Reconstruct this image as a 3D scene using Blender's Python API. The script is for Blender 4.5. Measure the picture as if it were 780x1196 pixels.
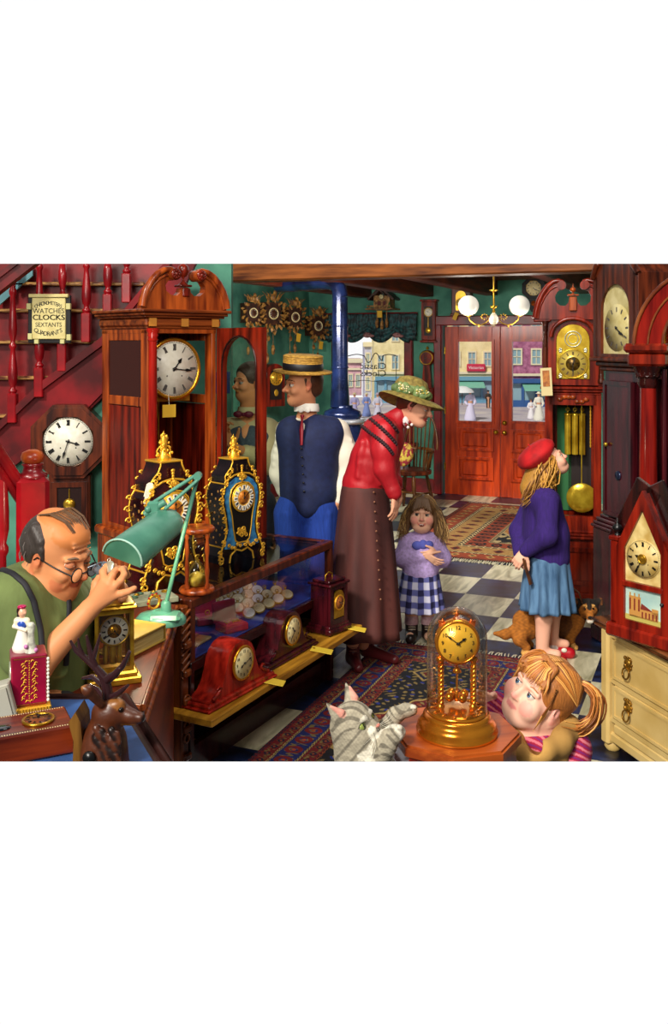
import bpy, bmesh, math, random
import numpy as np
from mathutils import Matrix, Vector, Euler

for _o in list(bpy.data.objects):
 bpy.data.objects.remove(_o, do_unlink=True)
SC = bpy.context.scene
COL = SC.collection
PI = math.pi
R = math.radians

# ---------------------------------------------------------------- camera, world, light
F = 1080.0            # focal length in pixels of the 780 px wide frame
EYE = 1.9             # eye height, horizon at row 400
HOR = 400.0
cam_d = bpy.data.cameras.new('camera')
cam_d.sensor_fit = 'HORIZONTAL'
cam_d.sensor_width = 36.0
cam_d.lens = F / 780.0 * 36.0
cam_d.shift_y = -198.0 / 780.0
cam_d.clip_start = 0.05
cam = bpy.data.objects.new('camera', cam_d)
cam.location = (0, 0, EYE)
cam.rotation_euler = (R(90), 0, 0)
COL.objects.link(cam)
SC.camera = cam
SC.view_settings.view_transform = 'Standard'
SC.view_settings.look = 'None'
SC.view_settings.gamma = 1.0
SC.view_settings.use_curve_mapping = False
SC.view_settings.exposure = 0.0

w = bpy.data.worlds.new('world')
SC.world = w
w.use_nodes = True
nt = w.node_tree
nt.nodes.clear()
_o = nt.nodes.new('ShaderNodeOutputWorld')
_b = nt.nodes.new('ShaderNodeBackground')
_t = nt.nodes.new('ShaderNodeTexCoord')
_s = nt.nodes.new('ShaderNodeSeparateXYZ')
_m = nt.nodes.new('ShaderNodeMapRange')
_m.inputs['From Min'].default_value = 0.62
_m.inputs['From Max'].default_value = 0.75
_mx = nt.nodes.new('ShaderNodeMix')
_mx.data_type = 'RGBA'
_mx.inputs[6].default_value = (0.13, 0.125, 0.12, 1)
_mx.inputs[7].default_value = (1.02, 1.02, 1.02, 1)
nt.links.new(_t.outputs['Generated'], _s.inputs[0])
nt.links.new(_s.outputs['Y'], _m.inputs['Value'])
nt.links.new(_m.outputs[0], _mx.inputs[0])
nt.links.new(_mx.outputs[2], _b.inputs[0])
nt.links.new(_b.outputs[0], _o.inputs[0])
_b.inputs[1].default_value = 1.0

def area(name, loc, target, size, power, col, sizey=None):
 d = bpy.data.lights.new(name, 'AREA')
 d.energy = power
 d.color = col
 d.size = size
 if sizey:
  d.shape = 'RECTANGLE'
  d.size_y = sizey
 o = bpy.data.objects.new(name, d)
 o.location = loc
 o.rotation_euler = (Vector(target) - Vector(loc)).to_track_quat('-Z', 'Y').to_euler()
 COL.objects.link(o)
 return o
def sun(name, direction, energy, col, angle):
 d = bpy.data.lights.new(name, 'SUN')
 d.energy = energy
 d.color = col
 d.angle = R(angle)
 o = bpy.data.objects.new(name, d)
 o.rotation_euler = Vector(direction).to_track_quat('-Z', 'Y').to_euler()
 COL.objects.link(o)
 return o
KEY = sun('daylight', (0.42, 0.72, -0.62), 2.9, (1.0, 0.94, 0.84), 7)
area('front_fill_lamp', (-1.8, -1.5, 3.6), (0.6, 9.0, 1.6), 2.0, 210, (1.0, 0.94, 0.85))  # unseen area lamp added behind the viewer as a front fill
area('back_wall_fill', (-0.45, 7.55, 2.2), (1.6, 11.5, 1.4), 1.3, 75, (1.0, 0.94, 0.86), 0.3)  # unseen area lamp added to brighten the back wall
area('stair_fill', (0.6, 2.6, 3.9), (-1.3, 5.5, 1.3), 1.3, 60, (1.0, 0.93, 0.84))  # unseen area lamp added to fill the stairs

# ---------------------------------------------------------------- coordinates
def P(px, py, d):
 """point at depth d seen in the direction px, py"""
 return Vector(((px - 390.0) * d / F, d, EYE - (py - HOR) * d / F))
def GP(px, py, z=0.0):
 """point of the level plane z in the direction px, py"""
 d = F * (EYE - z) / (py - HOR)
 return P(px, py, d)
RY = -22.6                        # yaw of the room
U = Vector((math.sin(R(22.6)), math.cos(R(22.6)), 0))
V = Vector((math.cos(R(22.6)), -math.sin(R(22.6)), 0))

# ---------------------------------------------------------------- materials
def lin(c):
 if isinstance(c, str):
  c = c.lstrip('#')
  c = [int(c[i:i + 2], 16) / 255.0 for i in (0, 2, 4)]
  return tuple((x / 12.92 if x <= 0.04045 else ((x + 0.055) / 1.055) ** 2.4) for x in c)
 return tuple(c[:3])
MATS = {}
def mat(name, col='#808080', rough=0.5, metal=0.0, kind=None, col2=None, scale=8.0, stretch=(1, 1, 1), bump=0.0, coat=0.0, spec=0.5, lo=0.35, hi=0.65, detail=4.0, dist=0.0, bd=0.004):
 if name in MATS:
  return MATS[name]
 m = bpy.data.materials.new(name)
 m.use_nodes = True
 n = m.node_tree
 b = n.nodes['Principled BSDF']
 c = lin(col)
 b.inputs['Base Color'].default_value = (*c, 1)
 b.inputs['Roughness'].default_value = rough
 b.inputs['Metallic'].default_value = metal
 b.inputs['Specular IOR Level'].default_value = .3 if kind == 'wood' else spec
 if coat:
  b.inputs['Coat Weight'].default_value = coat * .5
  b.inputs['Coat Roughness'].default_value = 0.12
 if kind in ('wood', 'noise', 'vein'):
  tc = n.nodes.new('ShaderNodeTexCoord')
  mp = n.nodes.new('ShaderNodeMapping')
  st = stretch if kind != 'wood' or stretch != (1, 1, 1) else (9, 9, 0.9)
  mp.inputs['Scale'].default_value = st
  tx = n.nodes.new('ShaderNodeTexNoise')
  tx.inputs['Scale'].default_value = scale
  tx.inputs['Detail'].default_value = detail
  tx.inputs['Distortion'].default_value = dist
  rp = n.nodes.new('ShaderNodeValToRGB')
  rp.color_ramp.elements[0].position = lo
  rp.color_ramp.elements[1].position = hi
  c2 = lin(col2) if col2 else tuple(x * 0.45 for x in c)
  rp.color_ramp.elements[0].color = (*c2, 1)
  rp.color_ramp.elements[1].color = (*c, 1)
  if kind == 'vein':
   e = rp.color_ramp.elements.new((lo + hi) / 2)
   e.color = (*c, 1)
   rp.color_ramp.elements[0].color = (*c, 1)
   rp.color_ramp.elements[2].color = (*c, 1)
   rp.color_ramp.elements[1].color = (*c2, 1)
  n.links.new(tc.outputs['Object'], mp.inputs[0])
  n.links.new(mp.outputs[0], tx.inputs['Vector'])
  n.links.new(tx.outputs['Fac'], rp.inputs[0])
  n.links.new(rp.outputs[0], b.inputs['Base Color'])
  if bump:
   bp = n.nodes.new('ShaderNodeBump')
   bp.inputs['Strength'].default_value = bump
   bp.inputs['Distance'].default_value = bd
   n.links.new(tx.outputs['Fac'], bp.inputs['Height'])
   n.links.new(bp.outputs[0], b.inputs['Normal'])
 if kind == 'vcol':
  a = n.nodes.new('ShaderNodeVertexColor')
  a.layer_name = 'col'
  out = a.outputs[0]
  if col2 is not None:            # gentle texture over the colours
   tc = n.nodes.new('ShaderNodeTexCoord')
   mp = n.nodes.new('ShaderNodeMapping')
   mp.inputs['Scale'].default_value = stretch
   tx = n.nodes.new('ShaderNodeTexNoise')
   tx.inputs['Scale'].default_value = scale
   tx.inputs['Detail'].default_value = detail
   mr = n.nodes.new('ShaderNodeMapRange')
   mr.inputs['From Min'].default_value = 0.3
   mr.inputs['From Max'].default_value = 0.7
   mr.inputs['To Min'].default_value = 0.72
   mr.inputs['To Max'].default_value = 1.15
   hs = n.nodes.new('ShaderNodeHueSaturation')
   n.links.new(tc.outputs['Object'], mp.inputs[0])
   n.links.new(mp.outputs[0], tx.inputs['Vector'])
   n.links.new(tx.outputs['Fac'], mr.inputs['Value'])
   n.links.new(mr.outputs[0], hs.inputs['Value'])
   n.links.new(out, hs.inputs['Color'])
   out = hs.outputs[0]
   if bump:
    bp = n.nodes.new('ShaderNodeBump')
    bp.inputs['Strength'].default_value = bump
    bp.inputs['Distance'].default_value = bd
    n.links.new(tx.outputs['Fac'], bp.inputs['Height'])
    n.links.new(bp.outputs[0], b.inputs['Normal'])
  n.links.new(out, b.inputs['Base Color'])
 if kind == 'skin':
  a = n.nodes.new('ShaderNodeVertexColor')
  a.layer_name = 'col'
  n.links.new(a.outputs[0], b.inputs['Base Color'])
  b.inputs['Specular IOR Level'].default_value = .25
 MATS[name] = m
 return m
def glass(name, tint='#ffffff', refl=1.0, rough=0.03):
 if name in MATS:
  return MATS[name]
 m = bpy.data.materials.new(name)
 m.use_nodes = True
 n = m.node_tree
 n.nodes.clear()
 o = n.nodes.new('ShaderNodeOutputMaterial')
 t = n.nodes.new('ShaderNodeBsdfTransparent')
 t.inputs[0].default_value = (*lin(tint), 1)
 g = n.nodes.new('ShaderNodeBsdfGlossy')
 g.inputs['Roughness'].default_value = rough
 l = n.nodes.new('ShaderNodeLayerWeight')
 l.inputs[0].default_value = 0.25
 mm = n.nodes.new('ShaderNodeMath')
 mm.operation = 'MULTIPLY'
 mm.inputs[1].default_value = refl
 x = n.nodes.new('ShaderNodeMixShader')
 n.links.new(l.outputs['Fresnel'], mm.inputs[0])
 n.links.new(mm.outputs[0], x.inputs[0])
 n.links.new(t.outputs[0], x.inputs[1])
 n.links.new(g.outputs[0], x.inputs[2])
 n.links.new(x.outputs[0], o.inputs[0])
 MATS[name] = m
 return m
def emit(name, col, s):
 m = mat(name, col, 0.3)
 b = m.node_tree.nodes['Principled BSDF']
 b.inputs['Emission Color'].default_value = (*lin(col), 1)
 b.inputs['Emission Strength'].default_value = s
 return m

# ---------------------------------------------------------------- mesh builder
def T(x=0, y=0, z=0):
 return Matrix.Translation((x, y, z))
def RZ(a):
 return Matrix.Rotation(R(a), 4, 'Z')
def RX(a):
 return Matrix.Rotation(R(a), 4, 'X')
def RYm(a):
 return Matrix.Rotation(R(a), 4, 'Y')
def align(a, b):
 """matrix whose z axis runs from a to b, origin at a"""
 a = Vector(a)
 d = Vector(b) - a
 return Matrix.Translation(a) @ d.to_track_quat('Z', 'Y').to_matrix().to_4x4()
class MB:
 def __init__(self, M=None):
  self.v = []
  self.f = []
  self.m = []
  self.s = []
  self.M = M or Matrix()
 def add(self, vs, fs, mi=0, sm=False, X=None):
  X = self.M @ X if X is not None else self.M
  b = len(self.v)
  self.v += [tuple(X @ Vector(p)) for p in vs]
  for f in fs:
   self.f.append([b + i for i in f])
   self.m.append(mi)
   self.s.append(sm)
  return self
 def box(self, x, y, z, sx, sy, sz, mi=0, bev=0.0, X=None):
  """centre x, y, z and full sizes"""
  hx, hy, hz = sx / 2, sy / 2, sz / 2
  bev = min(bev, hx * 0.95, hy * 0.95, hz * 0.95)
  if bev <= 0:
   vs = [(x + i * hx, y + j * hy, z + k * hz) for i in (-1, 1) for j in (-1, 1) for k in (-1, 1)]
   fs = [(0, 1, 3, 2), (4, 6, 7, 5), (0, 4, 5, 1), (2, 3, 7, 6), (0, 2, 6, 4), (1, 5, 7, 3)]
   return self.add(vs, fs, mi, False, X)
  vs = []
  idx = {}
  for i in (-1, 1):
   for j in (-1, 1):
    for k in (-1, 1):
     for ax in range(3):
      h = [hx - bev, hy - bev, hz - bev]
      h[ax] += bev
      idx[(i, j, k, ax)] = len(vs)
      vs.append((x + i * h[0], y + j * h[1], z + k * h[2]))
  fs = []
  g = lambda i, j, k, a: idx[(i, j, k, a)]
  for s in (-1, 1):
   fs.append([g(s, -1, -1, 0), g(s, 1, -1, 0), g(s, 1, 1, 0), g(s, -1, 1, 0)][::s])
   fs.append([g(-1, s, -1, 1), g(1, s, -1, 1), g(1, s, 1, 1), g(-1, s, 1, 1)][::-s])
   fs.append([g(-1, -1, s, 2), g(1, -1, s, 2), g(1, 1, s, 2), g(-1, 1, s, 2)][::s])
  for s in (-1, 1):
   for t in (-1, 1):
    fs.append([g(s, t, -1, 0), g(s, t, 1, 0), g(s, t, 1, 1), g(s, t, -1, 1)][::-s * t])
    fs.append([g(s, -1, t, 0), g(s, 1, t, 0), g(s, 1, t, 2), g(s, -1, t, 2)][::s * t])
    fs.append([g(-1, s, t, 1), g(1, s, t, 1), g(1, s, t, 2), g(-1, s, t, 2)][::-s * t])
    for k in (-1, 1):
     fs.append([g(s, t, k, 0), g(s, t, k, 1), g(s, t, k, 2)][::s * t * k])
  return self.add(vs, fs, mi, False, X)
 def lathe(self, prof, n=16, mi=0, X=None, sm=True, cap=True):
  """prof: (r, z) pairs from bottom to top"""
  vs = []
  fs = []
  for r, z in prof:
   for i in range(n):
    a = 2 * PI * i / n
    vs.append((r * math.cos(a), r * math.sin(a), z))
  for k in range(len(prof) - 1):
   for i in range(n):
    j = (i + 1) % n
    fs.append((k * n + i, k * n + j, (k + 1) * n + j, (k + 1) * n + i))
  self.add(vs, fs, mi, sm, X)
  if cap:
   if prof[0][0] > 1e-5:
    self.add(vs[:n], [list(range(n))[::-1]], mi, False, X)
   if prof[-1][0] > 1e-5:
    self.add(vs[-n:], [list(range(n))], mi, False, X)
  return self
 def cyl(self, a, b, r0, r1=None, n=12, mi=0, sm=True):
  r1 = r0 if r1 is None else r1
  L = (Vector(b) - Vector(a)).length
  return self.lathe([(r0, 0), (r1, L)], n, mi, align(a, b), sm)
 def ball(self, c, r, mi=0, n=12, X=None):
  if not hasattr(r, '__len__'):
   r = (r, r, r)
  k = max(6, n // 2 + 1)
  pr = [(max(1e-6, math.sin(PI * i / k)), -math.cos(PI * i / k)) for i in range(k + 1)]
  A = Matrix.Translation(c) @ (X or Matrix()) @ Matrix.Diagonal((*r, 1))
  return self.lathe(pr, n, mi, A, True, False)
 def tube(self, pts, r, n=8, mi=0, closed=False, flat=1.0):
  pts = [Vector(p) for p in pts]
  N = len(pts)
  rr = r if hasattr(r, '__len__') else [r] * N
  vs = []
  fs = []
  prev = None
  for i, p in enumerate(pts):
   if closed:
    d = pts[(i + 1) % N] - pts[i - 1]
   else:
    d = pts[min(i + 1, N - 1)] - pts[max(i - 1, 0)]
   if d.length < 1e-9:
    d = Vector((0, 0, 1))
   d.normalize()
   if prev is None:
    u = d.orthogonal().normalized()
   else:
    u = (prev - d * prev.dot(d))
    u = u.normalized() if u.length > 1e-6 else d.orthogonal().normalized()
   prev = u
   q = d.cross(u)
   for k in range(n):
    a = 2 * PI * k / n
    vs.append(p + (u * math.cos(a) + q * math.sin(a) * flat) * rr[i])
  m = N if closed else N - 1
  for i in range(m):
   j = (i + 1) % N
   for k in range(n):
    l = (k + 1) % n
    fs.append((i * n + k, i * n + l, j * n + l, j * n + k))
  self.add(vs, fs, mi, True)
  if not closed:
   self.add(vs[:n], [list(range(n))[::-1]], mi)
   self.add(vs[-n:], [list(range(n))], mi)
  return self
 def ring(self, c, Rr, r, mi=0, n=32, k=8, X=None):
  """torus whose axis is the local y axis (a ring seen from the front)"""
  A = Matrix.Translation(c) @ (X or Matrix())
  vs = []
  fs = []
  for i in range(n):
   a = 2 * PI * i / n
   for j in range(k):
    b = 2 * PI * j / k
    q = Rr + r * math.cos(b)
    vs.append((q * math.cos(a), r * math.sin(b), q * math.sin(a)))
  for i in range(n):
   for j in range(k):
    fs.append((i * k + j, i * k + (j + 1) % k, ((i + 1) % n) * k + (j + 1) % k, ((i + 1) % n) * k + j))
  return self.add(vs, fs, mi, True, A)
 def prism(self, poly, y0, y1, mi=0, X=None, sm=False):
  """outline in x, z extruded along y"""
  n = len(poly)
  vs = [(x, y0, z) for x, z in poly] + [(x, y1, z) for x, z in poly]
  fs = [list(range(n)), list(range(2 * n - 1, n - 1, -1))]
  self.add(vs, fs, mi, False, X)
  self.add(vs, [(i, i + n, (i + 1) % n + n, (i + 1) % n) for i in range(n)], mi, sm, X)
  return self
 def slab(self, poly, z0, z1, mi=0, X=None):
  """outline in x, y extruded along z"""
  n = len(poly)
  vs = [(x, y, z0) for x, y in poly] + [(x, y, z1) for x, y in poly]
  fs = [list(range(n))[::-1], list(range(n, 2 * n))] + [(i, (i + 1) % n, (i + 1) % n + n, i + n) for i in range(n)]
  return self.add(vs, fs, mi, False, X)
 def frame(self, outer, inner, y0, y1, mi=0, X=None):
  """ring between two outlines with equal point counts (x, z), extruded along y"""
  n = len(outer)
  vs = []
  for y in (y0, y1):
   vs += [(x, y, z) for x, z in outer]
   vs += [(x, y, z) for x, z in inner]
  fs = []
  for i in range(n):
   j = (i + 1) % n
   fs.append((i, j, n + j, n + i))
   fs.append((2 * n + j, 2 * n + i, 3 * n + i, 3 * n + j))
   fs.append((j, i, 2 * n + i, 2 * n + j))
   fs.append((n + i, n + j, 3 * n + j, 3 * n + i))
  return self.add(vs, fs, mi, False, X)
 def text(self, s, size, X, mi=0, depth=0.001, mirror=False, sx=1.0):
  vs, fs = text_mesh(s)
  k = size * (-1 if mirror else 1) * sx
  vs2 = [(x * k, -z * depth, y * size) for x, y, z in vs]
  return self.add(vs2, fs, mi, False, X)
 def build(self, name, mats, parent=None, col=None):
  me = bpy.data.meshes.new(name)
  me.from_pydata(self.v, [], self.f)
  me.polygons.foreach_set('material_index', self.m)
  me.polygons.foreach_set('use_smooth', self.s)
  if not isinstance(mats, (list, tuple)):
   mats = [mats]
  for q in mats:
   me.materials.append(q)
  bm = bmesh.new()
  bm.from_mesh(me)
  bmesh.ops.recalc_face_normals(bm, faces=bm.faces)
  bm.to_mesh(me)
  bm.free()
  me.update()
  if col is not None:
   at = me.color_attributes.new('col', 'FLOAT_COLOR', 'POINT')
   co = np.empty(len(me.vertices) * 3, np.float32)
   me.vertices.foreach_get('co', co)
   c = col(co.reshape(-1, 3))
   at.data.foreach_set('color', np.concatenate([c, np.ones((len(c), 1))], 1).astype(np.float32).ravel())
  o = bpy.data.objects.new(name, me)
  COL.objects.link(o)
  if parent:
   o.parent = parent
  return o
_TM = {}
def text_mesh(s):
 if s not in _TM:
  c = bpy.data.curves.new('t', 'FONT')
  c.body = s
  c.align_x = 'CENTER'
  c.align_y = 'CENTER'
  c.size = 1.0
  c.extrude = 0.5
  c.resolution_u = 3
  o = bpy.data.objects.new('t', c)
  COL.objects.link(o)
  bpy.context.view_layer.update()
  me = bpy.data.meshes.new_from_object(o.evaluated_get(bpy.context.evaluated_depsgraph_get()))
  _TM[s] = ([tuple(v.co) for v in me.vertices], [tuple(p.vertices) for p in me.polygons])
  bpy.data.objects.remove(o)
  bpy.data.curves.remove(c)
  bpy.data.meshes.remove(me)
 return _TM[s]

# ---------------------------------------------------------------- things
def tag(o, label, cat, group=None, kind=None):
 o['label'] = label
 o['category'] = cat
 if group:
  o['group'] = group
 if kind:
  o['kind'] = kind
 return o
def thing(name, label, cat, loc=(0, 0, 0), yaw=0.0, group=None, rot=None):
 o = bpy.data.objects.new(name, None)
 o.empty_display_size = 0.05
 COL.objects.link(o)
 o.location = loc
 o.rotation_euler = rot if rot else (0, 0, R(yaw))
 return tag(o, label, cat, group)
def struct(name, mb, m, col=None):
 o = mb.build(name, m, None, col)
 o['kind'] = 'structure'
 return o
def copy_tree(o, parent=None):
 c = o.copy()
 COL.objects.link(c)
 c.parent = parent
 for ch in list(o.children):
  copy_tree(ch, c)
 return c

# ---------------------------------------------------------------- organic shapes: a smooth union turned into one mesh
class Blob:
 def __init__(self, X=None):
  self.p = []
  self.X = X or Matrix()
 def _pt(self, a):
  return np.array(self.X @ Vector(a), dtype=np.float32)
 def cap(self, a, b, ra, rb=None, col=None, k=0.02, sub=False):
  s = self.X.to_scale()[0]
  self.p.append(('c', self._pt(a), self._pt(b), ra * s, (ra if rb is None else rb) * s, col, k * s, sub))
  return self
 def ell(self, c, r, col=None, k=0.02, rot=None, sub=False):
  s = self.X.to_scale()[0]
  if not hasattr(r, '__len__'):
   r = (r, r, r)
  M3 = self.X.to_3x3().normalized()
  if rot is not None:
   M3 = M3 @ rot.to_3x3()
  self.p.append(('e', self._pt(c), np.array(M3, dtype=np.float32), np.array(r, dtype=np.float32) * s, col, k * s, sub))
  return self
 def chain(self, pts, rs, col=None, k=0.02):
  for i in range(len(pts) - 1):
   self.cap(pts[i], pts[i + 1], rs[i], rs[i + 1], col, k)
  return self
 def mesh(self, h):
  lo = np.array([1e9] * 3)
  hi = -lo
  bb = []
  for q in self.p:
   if q[0] == 'c':
    r = max(q[3], q[4])
    l = np.minimum(q[1], q[2]) - r
    g = np.maximum(q[1], q[2]) + r
    k = q[6]
    sub = q[7]
   else:
    e = np.sqrt(((q[2] * q[3]) ** 2).sum(1))
    l = q[1] - e
    g = q[1] + e
    k = q[5]
    sub = q[6]
   bb.append((l - k - 3 * h, g + k + 3 * h))
   if not sub:
    lo = np.minimum(lo, l)
    hi = np.maximum(hi, g)
  lo -= 3 * h
  hi += 3 * h
  n = np.ceil((hi - lo) / h).astype(int) + 1
  D = np.full(n, 1.0, np.float32)
  CW = np.full(n, 1.0, np.float32)
  CI = np.zeros(n, np.int16)
  ax = [lo[i] + h * np.arange(n[i], dtype=np.float32) for i in range(3)]
  cols = [(0.5, 0.5, 0.5)]
  for q, (l, g) in zip(self.p, bb):
   i0 = np.maximum(0, np.floor((l - lo) / h).astype(int))
   i1 = np.minimum(n, np.ceil((g - lo) / h).astype(int) + 1)
   if (i1 <= i0).any():
    continue
   sl = tuple(slice(i0[i], i1[i]) for i in range(3))
   X, Y, Z = np.meshgrid(*[ax[i][sl[i]] for i in range(3)], indexing='ij')
   if q[0] == 'c':
    a, b, ra, rb, col, k, sub = q[1:]
    d = b - a
    L2 = float((d * d).sum()) + 1e-12
    t = np.clip(((X - a[0]) * d[0] + (Y - a[1]) * d[1] + (Z - a[2]) * d[2]) / L2, 0, 1)
    s = np.sqrt((X - a[0] - t * d[0]) ** 2 + (Y - a[1] - t * d[1]) ** 2 + (Z - a[2] - t * d[2]) ** 2) - (ra + (rb - ra) * t)
   else:
    c, M3, r, col, k, sub = q[1:]
    x, y, z = X - c[0], Y - c[1], Z - c[2]
    u = (x * M3[0, 0] + y * M3[1, 0] + z * M3[2, 0])
    v = (x * M3[0, 1] + y * M3[1, 1] + z * M3[2, 1])
    w_ = (x * M3[0, 2] + y * M3[1, 2] + z * M3[2, 2])
    k0 = np.sqrt((u / r[0]) ** 2 + (v / r[1]) ** 2 + (w_ / r[2]) ** 2)
    k1 = np.sqrt((u / r[0] ** 2) ** 2 + (v / r[1] ** 2) ** 2 + (w_ / r[2] ** 2) ** 2) + 1e-9
    s = np.where(k0 < 1e-4, -r.min(), k0 * (k0 - 1.0) / k1)
   A = D[sl]
   if sub:
    hh = np.clip(0.5 - 0.5 * (A + s) / k, 0, 1)
    D[sl] = A * (1 - hh) - s * hh + k * hh * (1 - hh)
   else:
    hh = np.clip(0.5 + 0.5 * (A - s) / k, 0, 1)
    D[sl] = A * (1 - hh) + s * hh - k * hh * (1 - hh)
    if col is not None:
     c3 = lin(col)
     if c3 not in cols:
      cols.append(c3)
     ci = cols.index(c3)
     up = s < CW[sl]
     CW[sl] = np.where(up, s, CW[sl])
     CI[sl] = np.where(up, ci, CI[sl])
  S = D < 0
  # surface nets
  c8 = [S[i:n[0] - 1 + i, j:n[1] - 1 + j, k:n[2] - 1 + k] for i in (0, 1) for j in (0, 1) for k in (0, 1)]
  cnt = sum(c.astype(np.int8) for c in c8)
  act = (cnt > 0) & (cnt < 8)
  ids = np.full(act.shape, -1, np.int64)
  cells = np.argwhere(act)
  ids[act] = np.arange(len(cells))
  acc = np.zeros((len(cells), 3), np.float64)
  num = np.zeros(len(cells))
  corner = [(i, j, k) for i in (0, 1) for j in (0, 1) for k in (0, 1)]
  for a in corner:
   for axx in range(3):
    if a[axx] == 0:
     b = list(a)
     b[axx] = 1
     da = D[tuple((cells + a).T)]
     db = D[tuple((cells + b).T)]
     cr = (da < 0) != (db < 0)
     t = np.where(cr, da / np.where(cr, da - db, 1), 0)
     pa = np.array(a, float)[None, :] + t[:, None] * (np.array(b, float) - np.array(a, float))[None, :]
     acc += pa * cr[:, None]
     num += cr
  pos = lo + h * (cells + acc / num[:, None])
  quads = []
  for axx in range(3):
   o1, o2 = [(1, 2), (2, 0), (0, 1)][axx]
   m = [slice(1, -1)] * 3
   m[axx] = slice(0, n[axx] - 1)
   A = S[tuple(m)]
   m2 = list(m)
   m2[axx] = slice(1, n[axx])
   B = S[tuple(m2)]
   e = np.argwhere(A != B)
   off = np.array([1, 1, 1])
   off[axx] = 0
   e = e + off
   sgn = S[tuple(e.T)]
   def nb(d1, d2):
    q = e.copy()
    q[:, o1] -= d1
    q[:, o2] -= d2
    return ids[tuple(q.T)]
   q = np.stack([nb(1, 1), nb(0, 1), nb(0, 0), nb(1, 0)], 1)
   q[~sgn] = q[~sgn][:, ::-1]
   quads.append(q)
  quads = np.concatenate(quads)
  quads = quads[(quads >= 0).all(1)]
  ci = CI[tuple((cells + (acc / num[:, None] > 0.5)).T)]
  colr = np.array(cols)[ci]
  return pos, quads, colr
 def build(self, name, m, parent=None, h=0.006, colfn=None, smooth=1):
  pos, quads, colr = self.mesh(h)
  # light smoothing of positions and colours
  nv = len(pos)
  e = np.concatenate([quads[:, [0, 1]], quads[:, [1, 2]], quads[:, [2, 3]], quads[:, [3, 0]]])
  e = np.concatenate([e, e[:, ::-1]])
  deg = np.bincount(e[:, 0], minlength=nv).astype(float)
  deg[deg == 0] = 1
  for it in range(smooth):
   for arr, f in ((pos, 0.5), (colr, 0.5)):
    a2 = np.stack([np.bincount(e[:, 0], weights=arr[e[:, 1], i], minlength=nv) for i in range(3)], 1) / deg[:, None]
    arr *= (1 - f)
    arr += a2 * f
  if colfn:
   colr = colfn(pos, colr)
  me = bpy.data.meshes.new(name)
  me.vertices.add(nv)
  me.vertices.foreach_set('co', pos.astype(np.float32).ravel())
  me.loops.add(len(quads) * 4)
  me.loops.foreach_set('vertex_index', quads.astype(np.int32).ravel())
  me.polygons.add(len(quads))
  me.polygons.foreach_set('loop_start', np.arange(len(quads), dtype=np.int32) * 4)
  me.polygons.foreach_set('use_smooth', np.ones(len(quads), bool))
  me.update(calc_edges=True)
  me.validate()
  me.materials.append(m)
  at = me.color_attributes.new('col', 'FLOAT_COLOR', 'POINT')
  at.data.foreach_set('color', np.concatenate([colr, np.ones((nv, 1))], 1).astype(np.float32).ravel())
  o = bpy.data.objects.new(name, me)
  COL.objects.link(o)
  if parent:
   o.parent = parent
  return o

from mathutils.bvhtree import BVHTree
def surf(obs, px, py, base, off=0.0):
 """point on the nearest of the meshes in the direction px, py, in the thing's own frame"""
 o0 = Vector((0, 0, EYE)) - base
 d = Vector(((px - 390.0) / F, 1, -(py - HOR) / F)).normalized()
 best = None
 for ob in obs:
  if ob.name not in _BV:
   _BV[ob.name] = BVHTree.FromPolygons([v.co.copy() for v in ob.data.vertices], [tuple(p.vertices) for p in ob.data.polygons])
  h = _BV[ob.name].ray_cast(o0, d)
  if h[0] is not None and (best is None or h[3] < best[3]):
   best = h
 if best is None:
  return None
 n = best[1] if best[1].dot(d) < 0 else -best[1]
 return best[0] + n * off
_BV = {}
def strip(mb, obs, base, pts, r, off=0.0, step=2.0, mi=0, flat=.5, n=6):
 out = []
 for (a, b) in zip(pts, pts[1:]):
  k = max(2, int(math.hypot(b[0] - a[0], b[1] - a[1]) / step))
  for i in range(k):
   q = surf(obs, a[0] + (b[0] - a[0]) * i / k, a[1] + (b[1] - a[1]) * i / k, base, off)
   if q is not None:
    out.append(q)
 if len(out) > 2:
  sm = [out[0]] + [(out[i - 1] + out[i] * 2 + out[i + 1]) / 4 for i in range(1, len(out) - 1)] + [out[-1]]
  mb.tube(sm, r, n, mi, False, flat)
 return out

# ---------------------------------------------------------------- shared materials
WOODR = mat('mahogany', '#8a2410', 0.28, kind='wood', col2='#3a0a05', scale=3.0, coat=0.3)
WOODO = mat('orange_wood', '#b5531c', 0.3, kind='wood', col2='#5e1d08', scale=3.0, coat=0.3)
WOODB = mat('brown_wood', '#6b2c14', 0.33, kind='wood', col2='#2c0e07', scale=3.0, coat=0.2)
WOODD = mat('dark_wood', '#3c0f0c', 0.25, kind='wood', col2='#160405', scale=3.0, coat=0.4)
WOODP = mat('plum_wood', '#4a1018', 0.22, kind='wood', col2='#1e060c', scale=3.0, coat=0.5)
REDP = mat('red_paint', '#a80d18', 0.3, kind='noise', col2='#6f0610', scale=5, coat=0.3)
REDD = mat('dark_red_paint', '#8a0c14', 0.4, kind='noise', col2='#3c0509', scale=4)
GREEN = mat('green_plaster', '#55977f', 0.8, kind='noise', col2='#2c6456', scale=2.6, detail=6)
GOLD = mat('gilt', '#e0a02a', 0.25, 0.85)
BRASS = mat('brass', '#d8ae3a', 0.28, 0.8, kind='noise', col2='#a87a1c', scale=20)
GILTM = mat('ormolu', '#f0b838', 0.32, 0.6)
WHITE = mat('white_enamel', '#f3efdf', 0.35, kind='noise', col2='#e4dfcb', scale=30)
CREAM = mat('cream_dial', '#efe0ac', 0.45, kind='noise', col2='#dcc78c', scale=25)
BLACK = mat('black_paint', '#0b0a0c', 0.35)
DARK = mat('dark_interior', '#1a0806', 0.6)
GLASS = glass('clear_glass')
GLASSB = glass('case_glass', '#e8f0fa', 1.5)
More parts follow.
